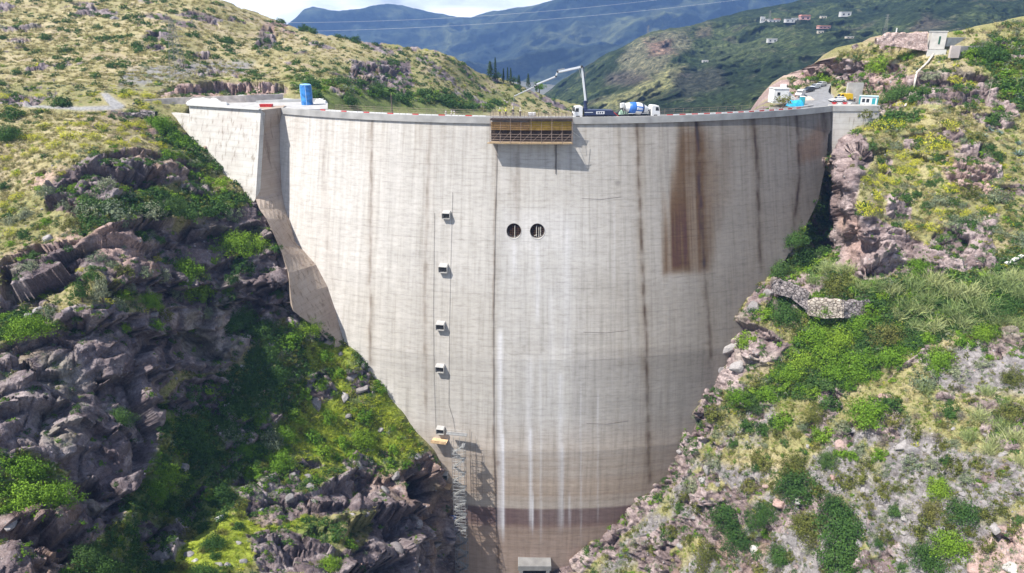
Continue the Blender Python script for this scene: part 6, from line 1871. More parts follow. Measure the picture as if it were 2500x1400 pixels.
def car(name, loc, rz, colour, label, cat, style='hatch', grp=None, Lc=4.3):
    """x is forward"""
    root = thing(name, label, cat, loc, rz, grp)
    m = mat('paint_' + '_'.join('%02d' % int(c * 100) for c in colour), colour, .3, .05, 1, spec=.5)
    h = Lc / 2
    if style == 'van':
        body = [(-h, .32), (-h, 1.15), (-h + .06, 1.85), (-h + .25, 1.93), (h - 1.5, 1.93), (h - 1.25, 1.82), (h - .72, 1.12), (h - .12, .95), (h, .7), (h, .32)]
        cab = None
    else:
        body = [(-h, .34), (-h, .85), (-h + .12, 1.0), (h - 1.35, .98), (h - .25, .80), (h, .62), (h, .34)]
        cab = [(-h + .08, .99), (-h + .42, 1.46), (-h + .75, 1.52), (h - 1.95, 1.5), (h - 1.25, .975)]
    w = .86
    def prism(poly, y, tap=1.0):
        mb = MB(); n = len(poly); zmax = max(p[1] for p in poly); zmin = min(p[1] for p in poly)
        vs = []
        for s in (-1, 1):
            for x, z in poly:
                f_ = 1 - (1 - tap) * (z - zmin) / (zmax - zmin); vs.append((x, s * y * f_, z))
        mb.add(vs, [tuple(range(n)), tuple(range(2 * n - 1, n - 1, -1))] + [(k_ + n, (k_ + 1) % n + n, (k_ + 1) % n, k_) for k_ in range(n)])
        return mb
    b_ = prism(body, w, .9 if style == 'van' else .97).build('body', m, root, bevel=.05)
    if cab:
        prism(cab, w * .93, .84).build('cabin', m, root, bevel=.04)
        wz = MB()
        x0, x1 = -h + .5, h - 1.5
        for s in (-1, 1):
            wz.add([(x0, s * w * .90, 1.04), ((x0 + x1) / 2 - .03, s * w * .90, 1.04), ((x0 + x1) / 2 - .03, s * w * .815, 1.43), (x0 + .22, s * w * .815, 1.43)], [(0, 1, 2, 3)])
            wz.add([((x0 + x1) / 2 + .05, s * w * .90, 1.04), (x1 + .1, s * w * .90, 1.04), (x1 - .42, s * w * .815, 1.43), ((x0 + x1) / 2 + .05, s * w * .815, 1.43)], [(0, 1, 2, 3)])
        wz.build('side_window', M_GLASS, root)
        ws = MB(); ws.add([(h - 1.28, -w * .84, 1.02), (h - 1.28, w * .84, 1.02), (h - 1.86, w * .76, 1.47), (h - 1.86, -w * .76, 1.47)], [(0, 1, 2, 3)]); ws.build('windscreen', M_GLASS, root)
        rw = MB(); rw.add([(-h + .13, -w * .82, 1.06), (-h + .13, w * .82, 1.06), (-h + .40, w * .76, 1.42), (-h + .40, -w * .76, 1.42)], [(0, 1, 2, 3)]); rw.build('rear_window', M_GLASS, root)
    else:
        wz = MB()
        for s in (-1, 1):
            wz.add([(h - 1.95, s * w * .965, 1.2), (h - 1.0, s * w * .965, 1.2), (h - 1.4, s * w * .925, 1.72), (h - 1.95, s * w * .925, 1.72)], [(0, 1, 2, 3)])
        wz.build('side_window', M_GLASS, root)
        ws = MB(); ws.add([(h - .76, -w * .88, 1.17), (h - .76, w * .88, 1.17), (h - 1.2, w * .84, 1.78), (h - 1.2, -w * .84, 1.78)], [(0, 1, 2, 3)])
        ws.v = [(x + .03, y, z) for x, y, z in ws.v]; ws.build('windscreen', M_GLASS, root)
    for s in (-1, 1):
        lb = MB(); lb.box((h - .06, s * .62, .70), (.14, .34, .16)); lb.build('headlight', mat('headlight_glass', (.6, .6, .6), .2, .05, 1), root)
        lb = MB(); lb.box((-h + .03, s * .66, .86), (.1, .22, .22)); lb.build('tail_light', M_REDP, root)
    for x in (-h + .8, h - .85):
        for s in (-1, 1): wheel(root, x, s * (w - .06), .32)
    bp = MB(); bp.box((h, 0, .42), (.1, 1.6, .2)); bp.box((-h, 0, .42), (.1, 1.6, .2)); bp.build('bumper', mat('black_trim', (.04, .04, .042), .6, .1, 2), root)
    return root


def on_road(px, py):
    return at_z(px, py, np.interp(py, [206, 219, 234, 249, 262], [1.7, .9, .1, -.6, -.9]) + .02)


car('parked_car', on_road(2003, 212), R_(215), (.62, .63, .65), 'silver car parked farthest up the crest road', 'car', grp='cars parked on the crest road')
car('parked_car', on_road(1988, 218), R_(215), (.55, .58, .62), 'pale grey car parked between the silver and the dark car', 'car', grp='cars parked on the crest road')
car('parked_car', on_road(1972, 225), R_(212), (.06, .075, .10), 'dark blue car parked between the pale grey car and the white van', 'car', grp='cars parked on the crest road')
car('parked_van', on_road(1953, 236), R_(235), (.68, .68, .67), 'white van parked beside the white walled building', 'van', 'van', 'cars parked on the crest road', 4.9)
car('parked_car', on_road(2044, 250), R_(185), (.66, .66, .65), 'white car parked in front of the yellow van', 'car', grp='vehicles beside the site cabin')
car('parked_van', on_road(2058, 246), R_(182), (.62, .40, .02), 'yellow van parked before the concrete slab wall', 'van', 'van', 'vehicles beside the site cabin', 4.6)

def box_wall(name, x0, x1, ytop, ybot, z0, th, m, label, cat):
    A = at_z(x0, ybot, z0); B_ = at_z(x1, ybot, z0); B_[1] = A[1]
    zc = proj(A)[2]; h = (ybot - ytop) * zc / F / CP
    mb = MB(); mb.box(((A[0] + B_[0]) / 2, A[1] + th / 2, A[2] + h / 2 - .3), (abs(B_[0] - A[0]), th, h + .6)); o = mb.build(name, m, bevel=.03); return tag(o, label, cat)
box_wall('slab_wall', 2065, 2103, 207, 244, -.3, .8, M_CONC, 'tall grey concrete slab wall behind the yellow van', 'wall')
# white walled building at the road's edge
M_WHW = mat('white_wash', (.66, .66, .65), .85, .08, .6)
HB = thing('white_building', 'low white walled building with stepped roofline at the crest end', 'building', at_z(1908, 243, -.6))
mb = MB(); mb.box((-.2, 2.2, .9), (4.2, 4.4, 4.0)); mb.build('wall', M_WHW, HB)
mb = MB(); mb.box((1.0, 2.4, 3.45), (1.2, 1.6, 1.1)); mb.build('roof_tower', M_WHW, HB)
mb = MB(); mb.box((-.2, 2.2, 2.98), (4.5, 4.7, .16)); mb.build('roof', mat('white_roof', (.60, .60, .58), .85, .08, .6), HB)
mb = MB(); mb.prism([(1.91, -.9), (4.2, -.9), (4.2, .3), (1.91, 2.3)], .4, 2.6); mb.build('side_annex', M_WHW, HB)
mb = MB(); mb.box((-1.0, -.02, 1.5), (.8, .08, .9)); mb.build('window', M_GLASS, HB)
wall_line('low_stone_wall', [(1880, 262, -.6), (1905, 262, -.6), (1926, 262, -.6)], 0, 2.6, .5, mat('beige_render', (.50, .44, .37), .9, .15, .7), 'low beige wall under the crest end tree')
# portable toilet, blue covered heap
PT = thing('portable_toilet', 'small teal portable toilet cabin beside the blue covered heap', 'toilet', at_z(1957, 256, -.8))
M_TEAL = mat('teal_plastic', (.04, .30, .33), .5, .1, 1)
mb = MB(); mb.box((0, 0, 1.05), (1.15, 1.15, 2.1)); mb.build('wall', M_TEAL, PT, bevel=.04)
mb = MB(); mb.box((0, 0, 2.18), (1.25, 1.25, .16), taper=.8); mb.build('roof', mat('white_plastic', (.6, .6, .6)), PT)
mb = MB(); mb.box((0, -.6, 1.0), (.8, .06, 1.8)); mb.build('door', mat('teal_door', (.05, .36, .40), .5, .1, 1), PT)
heap('blue_tarpaulin', 1941, 259, 4.2, 1.5, 2.6, mat('bright_blue_tarp', (.03, .33, .58), .5, .25, 2, bump=.2), 'bright blue tarpaulin covering a heap on the crest road', 'tarpaulin', 21, -.8)
heap('sand_heap', 1972, 247, 3.4, 1.0, 2.2, mat('sand', (.52, .44, .36), .95, .15, 2), 'pale sand heap behind the teal toilet', 'heap', 25, -.6)
# site cabin
SCB = thing('site_cabin', 'white site cabin with teal corner posts at the crest end', 'cabin', at_z(2118, 258, -.6), R_(-24))
mb = MB(); mb.box((0, 0, 1.15), (4.2, 2.3, 2.3)); mb.build('wall', M_WHW, SCB)
mb = MB()
for x in (-2.1, 2.1):
    for y in (-1.15, 1.15): mb.box((x, y, 1.18), (.22, .22, 2.42))
mb.build('corner_post', M_TEAL, SCB)
mb = MB(); mb.box((0, 0, 2.44), (4.5, 2.6, .14)); mb.build('roof', mat('pale_teal_roof', (.42, .55, .56), .6, .1, 1), SCB)
for x in (-1.2, -.2):
    mb = MB(); mb.box((x, -1.16, 1.35), (.7, .06, .9)); mb.build('window', M_GLASS, SCB)
mb = MB(); mb.box((1.2, -1.16, 1.05), (.8, .06, 1.9)); mb.build('door', M_TEAL, SCB)
for k_, x in enumerate((2036, 2049, 2062, 2074)):
    o = bpy.data.objects.new('road_barrier', bm_r if k_ % 2 == 0 else bm_w); COL.objects.link(o); o.location = at_z(x, 258, -.85); o.scale = (.95, 1, 1)
    tag(o, '%s plastic barrier in the short row before the yellow van' % ('red' if k_ % 2 == 0 else 'white'), 'barrier', '%s barriers before the yellow van' % ('red' if k_ % 2 == 0 else 'white'))
heap('rubbish_heap', 2090, 257, 3.0, .8, 1.6, mat('dark_rubble', (.14, .14, .14), .9, .5, 3), 'small dark heap of materials beside the site cabin', 'heap', 31, -.7)

# white hut with its walls on the knoll
gp, gn, _ = ground(BR, 2286, 118)
HUT = thing('white_hut', 'small white flat roofed hut with a narrow green door on the knoll', 'hut', at_y(2285, 131, gp[1] - 2), R_(-18))
zc = proj(np.array(HUT.location))[2]; s_ = zc / F
Wd, Hh = 33 * s_, 49 * s_
mb = MB(); mb.box((0, 2.0, Hh / 2 + .6 * 1), (Wd, 3.6, Hh - 1.0)); mb.build('wall', mat('hut_plaster', (.50, .475, .435), .9, .12, .8), HUT, bevel=.03)
mb = MB(); mb.box((0, 2.0, Hh + .18), (Wd + .25, 3.85, .2)); mb.build('roof', M_CONC_L, HUT)
mb = MB(); mb.box((.25, .17, Hh * .62), (.42, .08, 2.0)); mb.build('door', mat('green_door', (.02, .10, .06), .6, .15, 2), HUT)
mb = MB(); mb.box((0, 1.7, -.3), (Wd + .9, 4.3, 2.6)); mb.build('plinth', M_CONC_L, HUT)
def pxwall(name, x0, x1, yt, yb, dist, th, m, label, x1d=0):
    A = at_y(x0, yt, dist); B_ = at_y(x1, yt, dist + x1d); zb = at_y(x0, yb, dist)[2]
    mb = MB(); B_[2] = A[2]; c_ = (A + B_) / 2; L_ = np.linalg.norm(B_ - A); rz = math.atan2(B_[1] - A[1], B_[0] - A[0])
    mb.box((c_[0], c_[1], (A[2] + zb) / 2), (L_, th, A[2] - zb), rz); o = mb.build(name, m, bevel=.03); return tag(o, label, 'wall')
hd = HUT.location[1]
pxwall('retaining_wall', 2322, 2345, 112, 142, hd - 4, .8, mat('pinkish_concrete', (.46, .40, .37), .9, .15, .6), 'short pinkish retaining wall right of the white hut')
pxwall('retaining_wall', 2344, 2408, 113, 140, hd - 3, .7, mat('shadow_concrete', (.30, .28, .265), .9, .2, .6), 'long low grey retaining wall behind the pinkish wall', 2)  # plain concrete in a darker grey
pxwall('parapet_wall', 2312, 2356, 92, 114, hd + .5, .6, M_CONC, 'slanted grey wall directly behind the white hut', 3)
M_STONE = None
def masonry(name, c1, c2, mortar, sc):
    m, nt, b = new_mat(name); L = nt.links
    geo = N(nt, 'ShaderNodeNewGeometry')
    mp = N(nt, 'ShaderNodeMapping'); mp.inputs['Scale'].default_value = (sc, sc, sc * 1.5); L.new(geo.outputs['Position'], mp.inputs[0])
    v = N(nt, 'ShaderNodeTexVoronoi'); v.inputs['Scale'].default_value = 1; L.new(mp.outputs[0], v.inputs['Vector'])
    e = N(nt, 'ShaderNodeTexVoronoi', feature='DISTANCE_TO_EDGE'); e.inputs['Scale'].default_value = 1; L.new(mp.outputs[0], e.inputs['Vector'])
    sp = N(nt, 'ShaderNodeSeparateColor'); L.new(v.outputs['Color'], sp.inputs[0])
    r = ramp(nt, [(0, c1), (1, c2)]); L.new(sp.outputs[0], r.inputs[0])
    r2 = ramp(nt, [(0, mortar), (.12, (1, 1, 1))]); L.new(e.outputs['Distance'], r2.inputs[0])
    x = N(nt, 'ShaderNodeMix', data_type='RGBA', blend_type='MULTIPLY'); x.inputs['Factor'].default_value = 1
    L.new(r.outputs[0], x.inputs['A']); L.new(r2.outputs[0], x.inputs['B']); L.new(x.outputs['Result'], b.inputs['Base Color']); b.inputs['Roughness'].default_value = .95
    bp = N(nt, 'ShaderNodeBump'); bp.inputs['Strength'].default_value = 1; bp.inputs['Distance'].default_value = .25; L.new(r2.outputs[0], bp.inputs['Height']); L.new(bp.outputs[0], b.inputs['Normal'])
    return m
M_MASP = masonry('pink_masonry', (.44, .33, .30), (.60, .48, .44), (.6, .55, .52), 1.7)
M_MASG = masonry('grey_masonry', (.17, .15, .152), (.31, .275, .27), (.34, .31, .31), 1.15)
M_MASL = masonry('pale_masonry', (.30, .26, .23), (.44, .39, .33), (.38, .34, .31), 1.05)


def stone_wall(name, top, bot, dist, m, label, th=1.0, bump_=.18):
    """wall with an uneven top: pixel polylines for crown and foot, distance per point"""
    nn_ = 40
    xs = np.linspace(top[0][0], top[-1][0], nn_)
    yt = np.interp(xs, [p[0] for p in top], [p[1] for p in top]); yb = np.interp(xs, [p[0] for p in bot], [p[1] for p in bot])
    dd = np.interp(xs, [p[0] for p in dist], [p[1] for p in dist])
    K_ = 10; V = []
    for k_ in range(K_ + 1):
        w_ = k_ / K_
        q = at_y(xs, yt + (yb - yt) * w_, dd - .45 * w_)
        q = q + np.array([0, -1, .2]) * (1.6 * bump_ * facets(q / .8, 5) + .12 * fbm(q / 2, 2, 3))[:, None]
        if k_ == 0: q = q + np.array([0, 0, 1]) * (.35 * vn(q / .9, 4) + .25 * vn(q / 3, 6))[:, None]
        V.append(q)
    V = np.array(V)
    bk_ = V[0] + np.array([.1, th, 0]); bk2 = V[-1] + np.array([.1, th + .4, 0])
    V = np.concatenate([bk2[None], bk_[None], V], 0)
    idx = np.arange(V.shape[0] * nn_).reshape(V.shape[0], nn_)
    Fa = np.stack([idx[:-1, :-1], idx[1:, :-1], idx[1:, 1:], idx[:-1, 1:]], -1).reshape(-1, 4)
    me = np_mesh(name, V.reshape(-1, 3), Fa, [m]); o = bpy.data.objects.new(name, me); COL.objects.link(o); return tag(o, label, 'wall')


stone_wall('dry_stone_wall', [(2140, 96), (2165, 82), (2200, 80), (2265, 80)], [(2140, 108), (2200, 116), (2266, 126)], [(2140, hd + 3), (2265, hd + 1)], M_MASP, 'pinkish dry stone wall left of the white hut')
gw = ground(BR, 2080, 772)[0][1]; gw0 = ground(BR, 1990, 770)[0][1]; gw2 = ground(BR, 1900, 735)[0][1]
stone_wall('terrace_wall', [(1972, 735), (2000, 730), (2050, 730), (2060, 737)], [(1972, 770), (2010, 778), (2060, 776)], [(1972, gw0 - .6), (2060, gw - .6)], M_MASL, 'pale middle section of the stone terrace wall')
stone_wall('terrace_wall', [(2056, 735), (2100, 736), (2162, 733)], [(2056, 778), (2100, 778), (2135, 765), (2162, 745)], [(2056, gw - .5), (2162, gw - 1.0)], M_MASG, 'grey long section of the stone terrace wall reaching the reeds')
stone_wall('terrace_wall', [(1886, 692), (1905, 682), (1930, 692), (1974, 712)], [(1886, 716), (1930, 728), (1974, 762)], [(1886, gw2), (1974, gw0 - .5)], M_MASG, 'grey tumbled section of the stone terrace wall nearest the dam', bump_=.35)
gl = ground(BL, 960, 1100)[0][1]
stone_wall('terrace_wall', [(872, 1106), (930, 1097), (1000, 1092), (1022, 1097)], [(872, 1118), (930, 1108), (1022, 1104)], [(872, gl - 3), (1022, gl + 5.5)], M_MASG, 'low dark stone wall on the tip of the lime green spur', bump_=.3)
gl2 = ground(BL, 315, 282)[0][1]
stone_wall('rubble_wall', [(258, 272), (320, 274), (378, 272)], [(258, 280), (320, 287), (378, 284)], [(258, gl2 - 1), (378, gl2 + 1)], M_MASG, 'low dark rubble wall along the dirt road', bump_=.3)
# leaning pipe down the slope
P = [np.array(ground(BR, x, y)[0]) + [0, -.3, .55] for x, y in ((2277, 138), (2262, 158), (2248, 172), (2238, 190), (2228, 215), (2216, 240), (2206, 266))]
mb = MB().tube(P, .26, 8); mb.build('drain_pipe', mat('rusty_white_pipe', (.55, .50, .44), .7, .25, 1.2), smooth=True); tag(bpy.data.objects['drain_pipe'], 'long pale leaning pipe running down from the white hut', 'pipe')
A = np.array(ground(BR, 2413, 248)[0]); mb = MB().bar(A, A + [0, 0, 5.2], .09, 6, .06); tag(mb.build('wooden_pole', mat('grey_wood', (.36, .32, .27), .9, .2, 2)), 'thin wooden pole standing on the high slope', 'pole')
A = at_y(2188, 80, hd + 6); mb = MB().bar(A + [0, 0, -2], A + [0, 0, 1.2], .16, 8); tag(mb.build('white_post', M_WHW), 'short white post behind the dry stone wall', 'post')
A = np.array(ground(BR, 2495, 630)[0]); B_ = at_y(2456, 645, A[1] - 1); mb = MB().beam(A + [0, 0, .5], B_ + [0, 0, .1], .9, .25); tag(mb.build('concrete_slab', M_CONC_L), 'pale concrete slab lying on the slope at the reed belt top', 'slab')
# tree in front of the white building
TREE = []
def crown_tree(name, base, h, r, label, cat='tree', m=LM_DARK, trunk_h=.4, seed=5, grp=None, dens=1.0):
    root = thing(name, label, cat, base, 0, grp)
    rs = np.random.default_rng(seed)
    tk = MB(); tk.bar((0, 0, -.3), (0, 0, h * trunk_h), .07 * r + .06, 7, .05 * r + .03)
    for q in range(5):
        a = q * 1.26 + rs.random(); tk.bar((0, 0, h * trunk_h * .8), (math.cos(a) * r * .55, math.sin(a) * r * .55, h * (.55 + .3 * rs.random())), .045 * r + .02, 5, .02)
    tk.build('trunk', mat('bark', (.12, .09, .065), .95, .3, 3), root)
    me = make_shrub('crown', seed + 900, m, int(60 * dens), 16, .15, .9, .6)
    o = bpy.data.objects.new('crown', me); COL.objects.link(o); o.parent = root; o.location = (0, 0, h * .3); o.scale = (r, r, h * .68)
    return root
crown_tree('small_tree', at_z(1909, 262, -.6) + [0, -.8, 0], 3.6, 2.3, 'round bushy tree in front of the white walled building', m=LM_OLIVE, seed=3)
crown_tree('small_tree', np.array(ground(BR, 2008, 196)[0]), 3.4, 2.2, 'green tree behind the parked cars on the crest road', m=LM_DARK, seed=6)

# stones of ridge: village houses
def house(px, py, w, hgt, m, roofm, label, gable=False, rz=0.0):
    j = np.argmin((MIDX - px) ** 2 + (MIDY - py) ** 2); P = MIDP.reshape(-1, 3)[j]
    zc = proj(P)[2]; s = zc / F
    root = thing('village_house', label, 'house', P + [0, -2, -.5], rz, 'houses of the hillside village')
    W_, H_ = w * s, hgt * s
    mb = MB(); mb.box((0, 0, H_ / 2), (W_, W_ * .6, H_)); mb.build('wall', m, root)
    mb = MB()
    if gable: mb.prism([(-W_ * .54, H_), (W_ * .54, H_), (W_ * .4, H_ * 1.28), (-W_ * .4, H_ * 1.28)], -W_ * .35, W_ * .35)
    else: mb.box((0, 0, H_ + .15), (W_ * 1.04, W_ * .64, .35))
    mb.build('roof', roofm, root)
    k_ = max(2, int(W_ / 4))
    for q in range(k_):
        x = (q + .5) / k_ * W_ - W_ / 2
        mb = MB(); mb.box((x, -W_ * .3 - .02, H_ * .5), (W_ / k_ * .35, .12, H_ * .36)); mb.build('window', M_GLASS, root)
M_HW = mat('house_white', (.50, .49, .47), .9, .08, .1); M_HP = mat('house_pink', (.52, .30, .27), .9, .08, .1); M_RT = mat('roof_tile', (.42, .19, .14), .9, .15, .3); M_HC = mat('house_cream', (.52, .46, .36), .9, .1, .1); M_RG = mat('roof_flat', (.45, .44, .43), .9, .1, .2)
for a in ((1856, 60, 10, 14, M_HW, M_RG, 'narrow tall white house at the near end of the village'), (1886, 55, 26, 7, M_HW, M_RG, 'long low white house beside the tall narrow one'), (1903, 48, 14, 7, M_HC, M_RT, 'small cream house above the long white row', True), (1922, 58, 22, 8, M_HW, M_RG, 'wide white house in the village middle'), (1938, 54, 16, 7, M_HW, M_RG, 'white house in front of the pink house'),
          (1960, 50, 24, 10, M_HP, M_RT, 'pink house with tiled roof in the village', True), (2005, 47, 14, 6, M_HC, M_RG, 'small cream house between the pink and the big white house'), (2053, 47, 24, 11, M_HW, M_RG, 'big white house at the far end of the village'), (2014, 66, 28, 6, M_HP, M_RT, 'low house with red roof below the village', True), (1893, 94, 22, 9, M_HW, M_RG, 'white farmhouse alone below the village'), (2066, 96, 18, 4, M_HC, M_RG, 'low pale shed on the dark slope'), (1730, 142, 14, 5, M_HW, M_RG, 'lone tiny white shed on the terraced slope'), (1870, 52, 12, 5, M_HC, M_RG, 'small cream shed behind the long white house'), (2012, 72, 14, 6, M_HC, M_RG, 'small cream house under the red roofed house')):
    house(*a)
# ================================================================ crest machines, people, towers, lines
M_NAVY = mat('navy_paint', (.018, .028, .075), .4, .15, 1, spec=.4)
M_LBLUE = mat('drum_blue', (.03, .13, .42), .45, .1, 1, spec=.4)
M_CABW = mat('cab_white', (.66, .66, .65), .4, .06, 1, spec=.4)
M_BOOM = mat('boom_white', (.66, .68, .70), .45, .08, 1)
M_STEEL = mat('dark_steel', (.06, .062, .07), .6, .2, 2, metal=.3)
M_GALV = mat('grey_galvanised', (.29, .295, .30), .5, .15, 2, metal=.4)


def truck_cab(root, x, d, m):
    """cab with its nose towards d (+1/-1) along x"""
    c = MB(); prof = [(0, .75), (0, 2.9), (.35, 3.05), (1.65, 2.95), (1.95, 1.95), (2.05, 1.2), (2.05, .55), (1.5, .55), (1.4, .95), (.6, .95), (.5, .6)]
    c.prism([(x + d * a, z) for a, z in prof], -1.2, 1.2); cab = c.build('cab', m, root, bevel=.05)
    g = MB(); q = lambda a: x + d * a
    g.add([(q(1.985), -1.05, 1.85), (q(1.985), 1.05, 1.85), (q(1.70), 1.0, 2.8), (q(1.70), -1.0, 2.8)], [(0, 1, 2, 3)]); g.build('windscreen', M_GLASS, cab)
    for s in (-1, 1): g = MB(); g.add([(q(.9), s * 1.215, 1.85), (q(1.75), s * 1.215, 1.85), (q(1.55), s * 1.215, 2.65), (q(.9), s * 1.215, 2.65)], [(0, 1, 2, 3)]); g.build('side_window', M_GLASS, cab)
    g = MB(); g.box((q(2.06), 0, 1.15), (.05, 1.7, .5)); g.build('grille', M_STEEL, cab)
    for s in (-1, 1):
        g = MB(); g.box((q(2.04), s * .85, .78), (.1, .4, .22)); g.build('headlight', mat('headlight_glass', (.6, .6, .6)), cab)
        g = MB(); g.box((q(1.9), s * 1.42, 2.2), (.14, .2, .6)); g.build('mirror', M_STEEL, cab)


def crest_spot(px, out=-3.1):
    t = th_at(px); return face(t, -.998, out - float(bulge(-1))), t


# ---- concrete pump truck: cab towards the left, boom up and over the formwork
loc, t = crest_spot(1455)
PUMP = thing('pump_truck', 'navy blue concrete pump truck with raised white boom on the dam crest', 'truck', loc, t)
Lr = 4.9
truck_cab(PUMP, -Lr + 2.2, -1, M_CABW)
mb = MB(); mb.box((.6, 0, .75), (9.2, .9, .28)); mb.build('chassis', M_STEEL, PUMP)
mb = MB(); mb.prism([(-2.3, 1.0), (3.9, 1.0), (5.0, .75), (4.2, 2.1), (-2.3, 2.25)], -1.22, 1.22); body = mb.build('body', M_NAVY, PUMP, bevel=.05)
mb = MB(); mb.box((1.35, -1.245, 1.62), (1.9, .03, .62)); sg = mb.build('sign_panel', mat('sign_white', (.7, .7, .7), .5, .05, 1), body)
mb = MB()
for k in range(3): mb.box((.85 + k * .5, -1.265, 1.62), (.32, .02, .34))
mb.build('lettering', M_NAVY, sg)
mb = MB(); mb.box((-1.3, -1.24, 1.7), (1.9, .03, .12)); mb.build('stripe', M_BOOM, body)
mb = MB(); mb.prism([(4.3, .5), (5.6, .9), (5.7, 1.6), (4.4, 1.5)], -.7, .7); mb.build('hopper', M_STEEL, PUMP)
mb = MB(); mb.beam((3.9, -1.15, 2.1), (5.6, -1.15, .8), .12, .12); mb.beam((3.9, 1.15, 2.1), (5.6, 1.15, .8), .12, .12); mb.build('tail_rail', M_REDP, PUMP)
for x in (-4.0, -1.6, 2.4, 3.6):
    for s in (-1, 1): wheel(PUMP, x, s * 1.05, .5, .34)
mb = MB()
for x, s in ((-1.9, -1), (-1.9, 1), (3.2, -1), (3.2, 1)): mb.box((x, s * 1.32, .55), (.25, .25, 1.0)); mb.box((x, s * 1.32, .06), (.6, .5, .1))
mb.build('outrigger', M_STEEL, PUMP)
mb = MB(); mb.lathe([(.55, 2.2), (.55, 2.6), (.42, 2.7), (.38, 3.7), (.5, 3.8), (.5, 4.2)], Matrix.Translation((-1.9, 0, 0)), 14); mb.build('turret', M_NAVY, PUMP)
# boom joints from the photograph, at the truck's own distance (plane through the crest)
pl0 = np.array([loc[0], loc[1], 0]); pn = np.array([math.sin(t), -math.cos(t), 0])
inv = Matrix.Translation(Vector(loc)) @ Matrix.Rotation(t, 4, 'Z'); inv = inv.inverted()
J_ = []
for x, y, off in ((1430, 252, 0), (1420, 163, 0), (1361, 176, -.35), (1357, 187, -.35), (1308, 207, -.1), (1305, 212, -.1), (1256, 235, .25)):
    P = on_plane(x, y, pl0 + pn * off, pn); J_.append(inv @ Vector(P))
segs = [(J_[0], J_[1], .36), (J_[1], J_[2], .30), (J_[2], J_[3], .26), (J_[3], J_[4], .23), (J_[4], J_[5], .2), (J_[5], J_[6], .16)]
for k, (a, b_, w_) in enumerate(segs):
    mb = MB(); mb.beam(a, b_, w_, w_ * 1.15)
    dark = MB(); off = Vector((.0, -w_ * .8, 0))
    bo = mb.build('boom_section', M_BOOM, PUMP)
    if k in (0, 1, 3, 5):
        ln = MB(); sh = Vector((.32, 0, 0)) if k == 0 else Vector((0, 0, -.3 + .05 * k)); ln.bar(a + off + sh, b_ + off + sh, .09, 6)
        ln.build('delivery_pipe', M_NAVY if k == 0 else M_GALV, bo)
jb = MB()
for p, w_ in zip(J_[1:6], (.42, .36, .36, .3, .3)): jb.bar(p + Vector((0, -w_ * .8, 0)), p + Vector((0, w_ * .8, 0)), w_ * .62, 10)
jb.build('boom_joint', M_STEEL, PUMP)
mb = MB(); a = J_[1] + (J_[2] - J_[1]) * .12; mb.bar(a + Vector((0, 0, -.2)), J_[1] + (J_[0] - J_[1]) * .3 + Vector((-.35, 0, 0)), .1, 6); a = J_[2] + Vector((.0, 0, .35)); mb.bar(a, a + (J_[1] - J_[2]) * .3, .11, 6); mb.build('hydraulic_ram', M_GALV, PUMP)
e = J_[6]; mb = MB(); hp = [e, e + Vector((-.12, 0, -.5)), e + Vector((-.1, 0, -1.6)), e + Vector((-.25, 0, -2.8)), e + Vector((-.35, 0, -4.0))]; mb.tube(hp, .085, 6); mb.build('end_hose', mat('grey_hose', (.22, .21, .2), .8, .2, 2), PUMP)

# ---- concrete mixer: cab to the right, drum sloping down to the left
loc, t = crest_spot(1572)
MIX = thing('mixer_truck', 'white concrete mixer truck with blue banded drum on the dam crest', 'truck', loc, t)
truck_cab(MIX, 2.55, 1, M_CABW)
mb = MB(); mb.box((-.4, 0, .8), (9.0, .9, .3)); mb.build('chassis', M_STEEL, MIX)
ax0, ax1 = Vector((-3.9, 0, 2.75)), Vector((2.0, 0, 1.95))
d = (ax1 - ax0).normalized(); rot = d.to_track_quat('Z', 'Y').to_matrix().to_4x4(); L_ = (ax1 - ax0).length
MT = Matrix.Translation(ax0) @ rot
prof = [(.62, 0), (.78, .12), (1.02, 1.0), (1.28, 2.0), (1.36, 2.6), (1.36, 3.9), (1.1, 4.8), (.72, L_ - .15), (.5, L_)]
def cut(a, b_):
    r_ = lambda z: float(np.interp(z, [p[1] for p in prof], [p[0] for p in prof]))
    return [(r_(a), a)] + [p for p in prof if a < p[1] < b_] + [(r_(b_), b_)]
mb = MB(); mb.lathe(cut(0, L_), MT, 24); drum = mb.build('drum', M_CABW, MIX, smooth=True)
mb = MB(); mb.lathe([(r_ + .015, z) for r_, z in cut(1.25, 2.75)], MT, 24); mb.build('blue_band', M_LBLUE, drum, smooth=True)
mb = MB(); mb.lathe([(r_ + .018, z) for r_, z in cut(4.25, 4.75)], MT, 24); mb.build('navy_band', M_NAVY, drum, smooth=True)
# logo panel on the drum: slanted blue plate with a white emblem
def dpt(z, a, o): 
    r_ = float(np.interp(z, [p[1] for p in prof], [p[0] for p in prof])) + o
    return MT @ Vector((r_ * math.cos(a), r_ * math.sin(a), z))
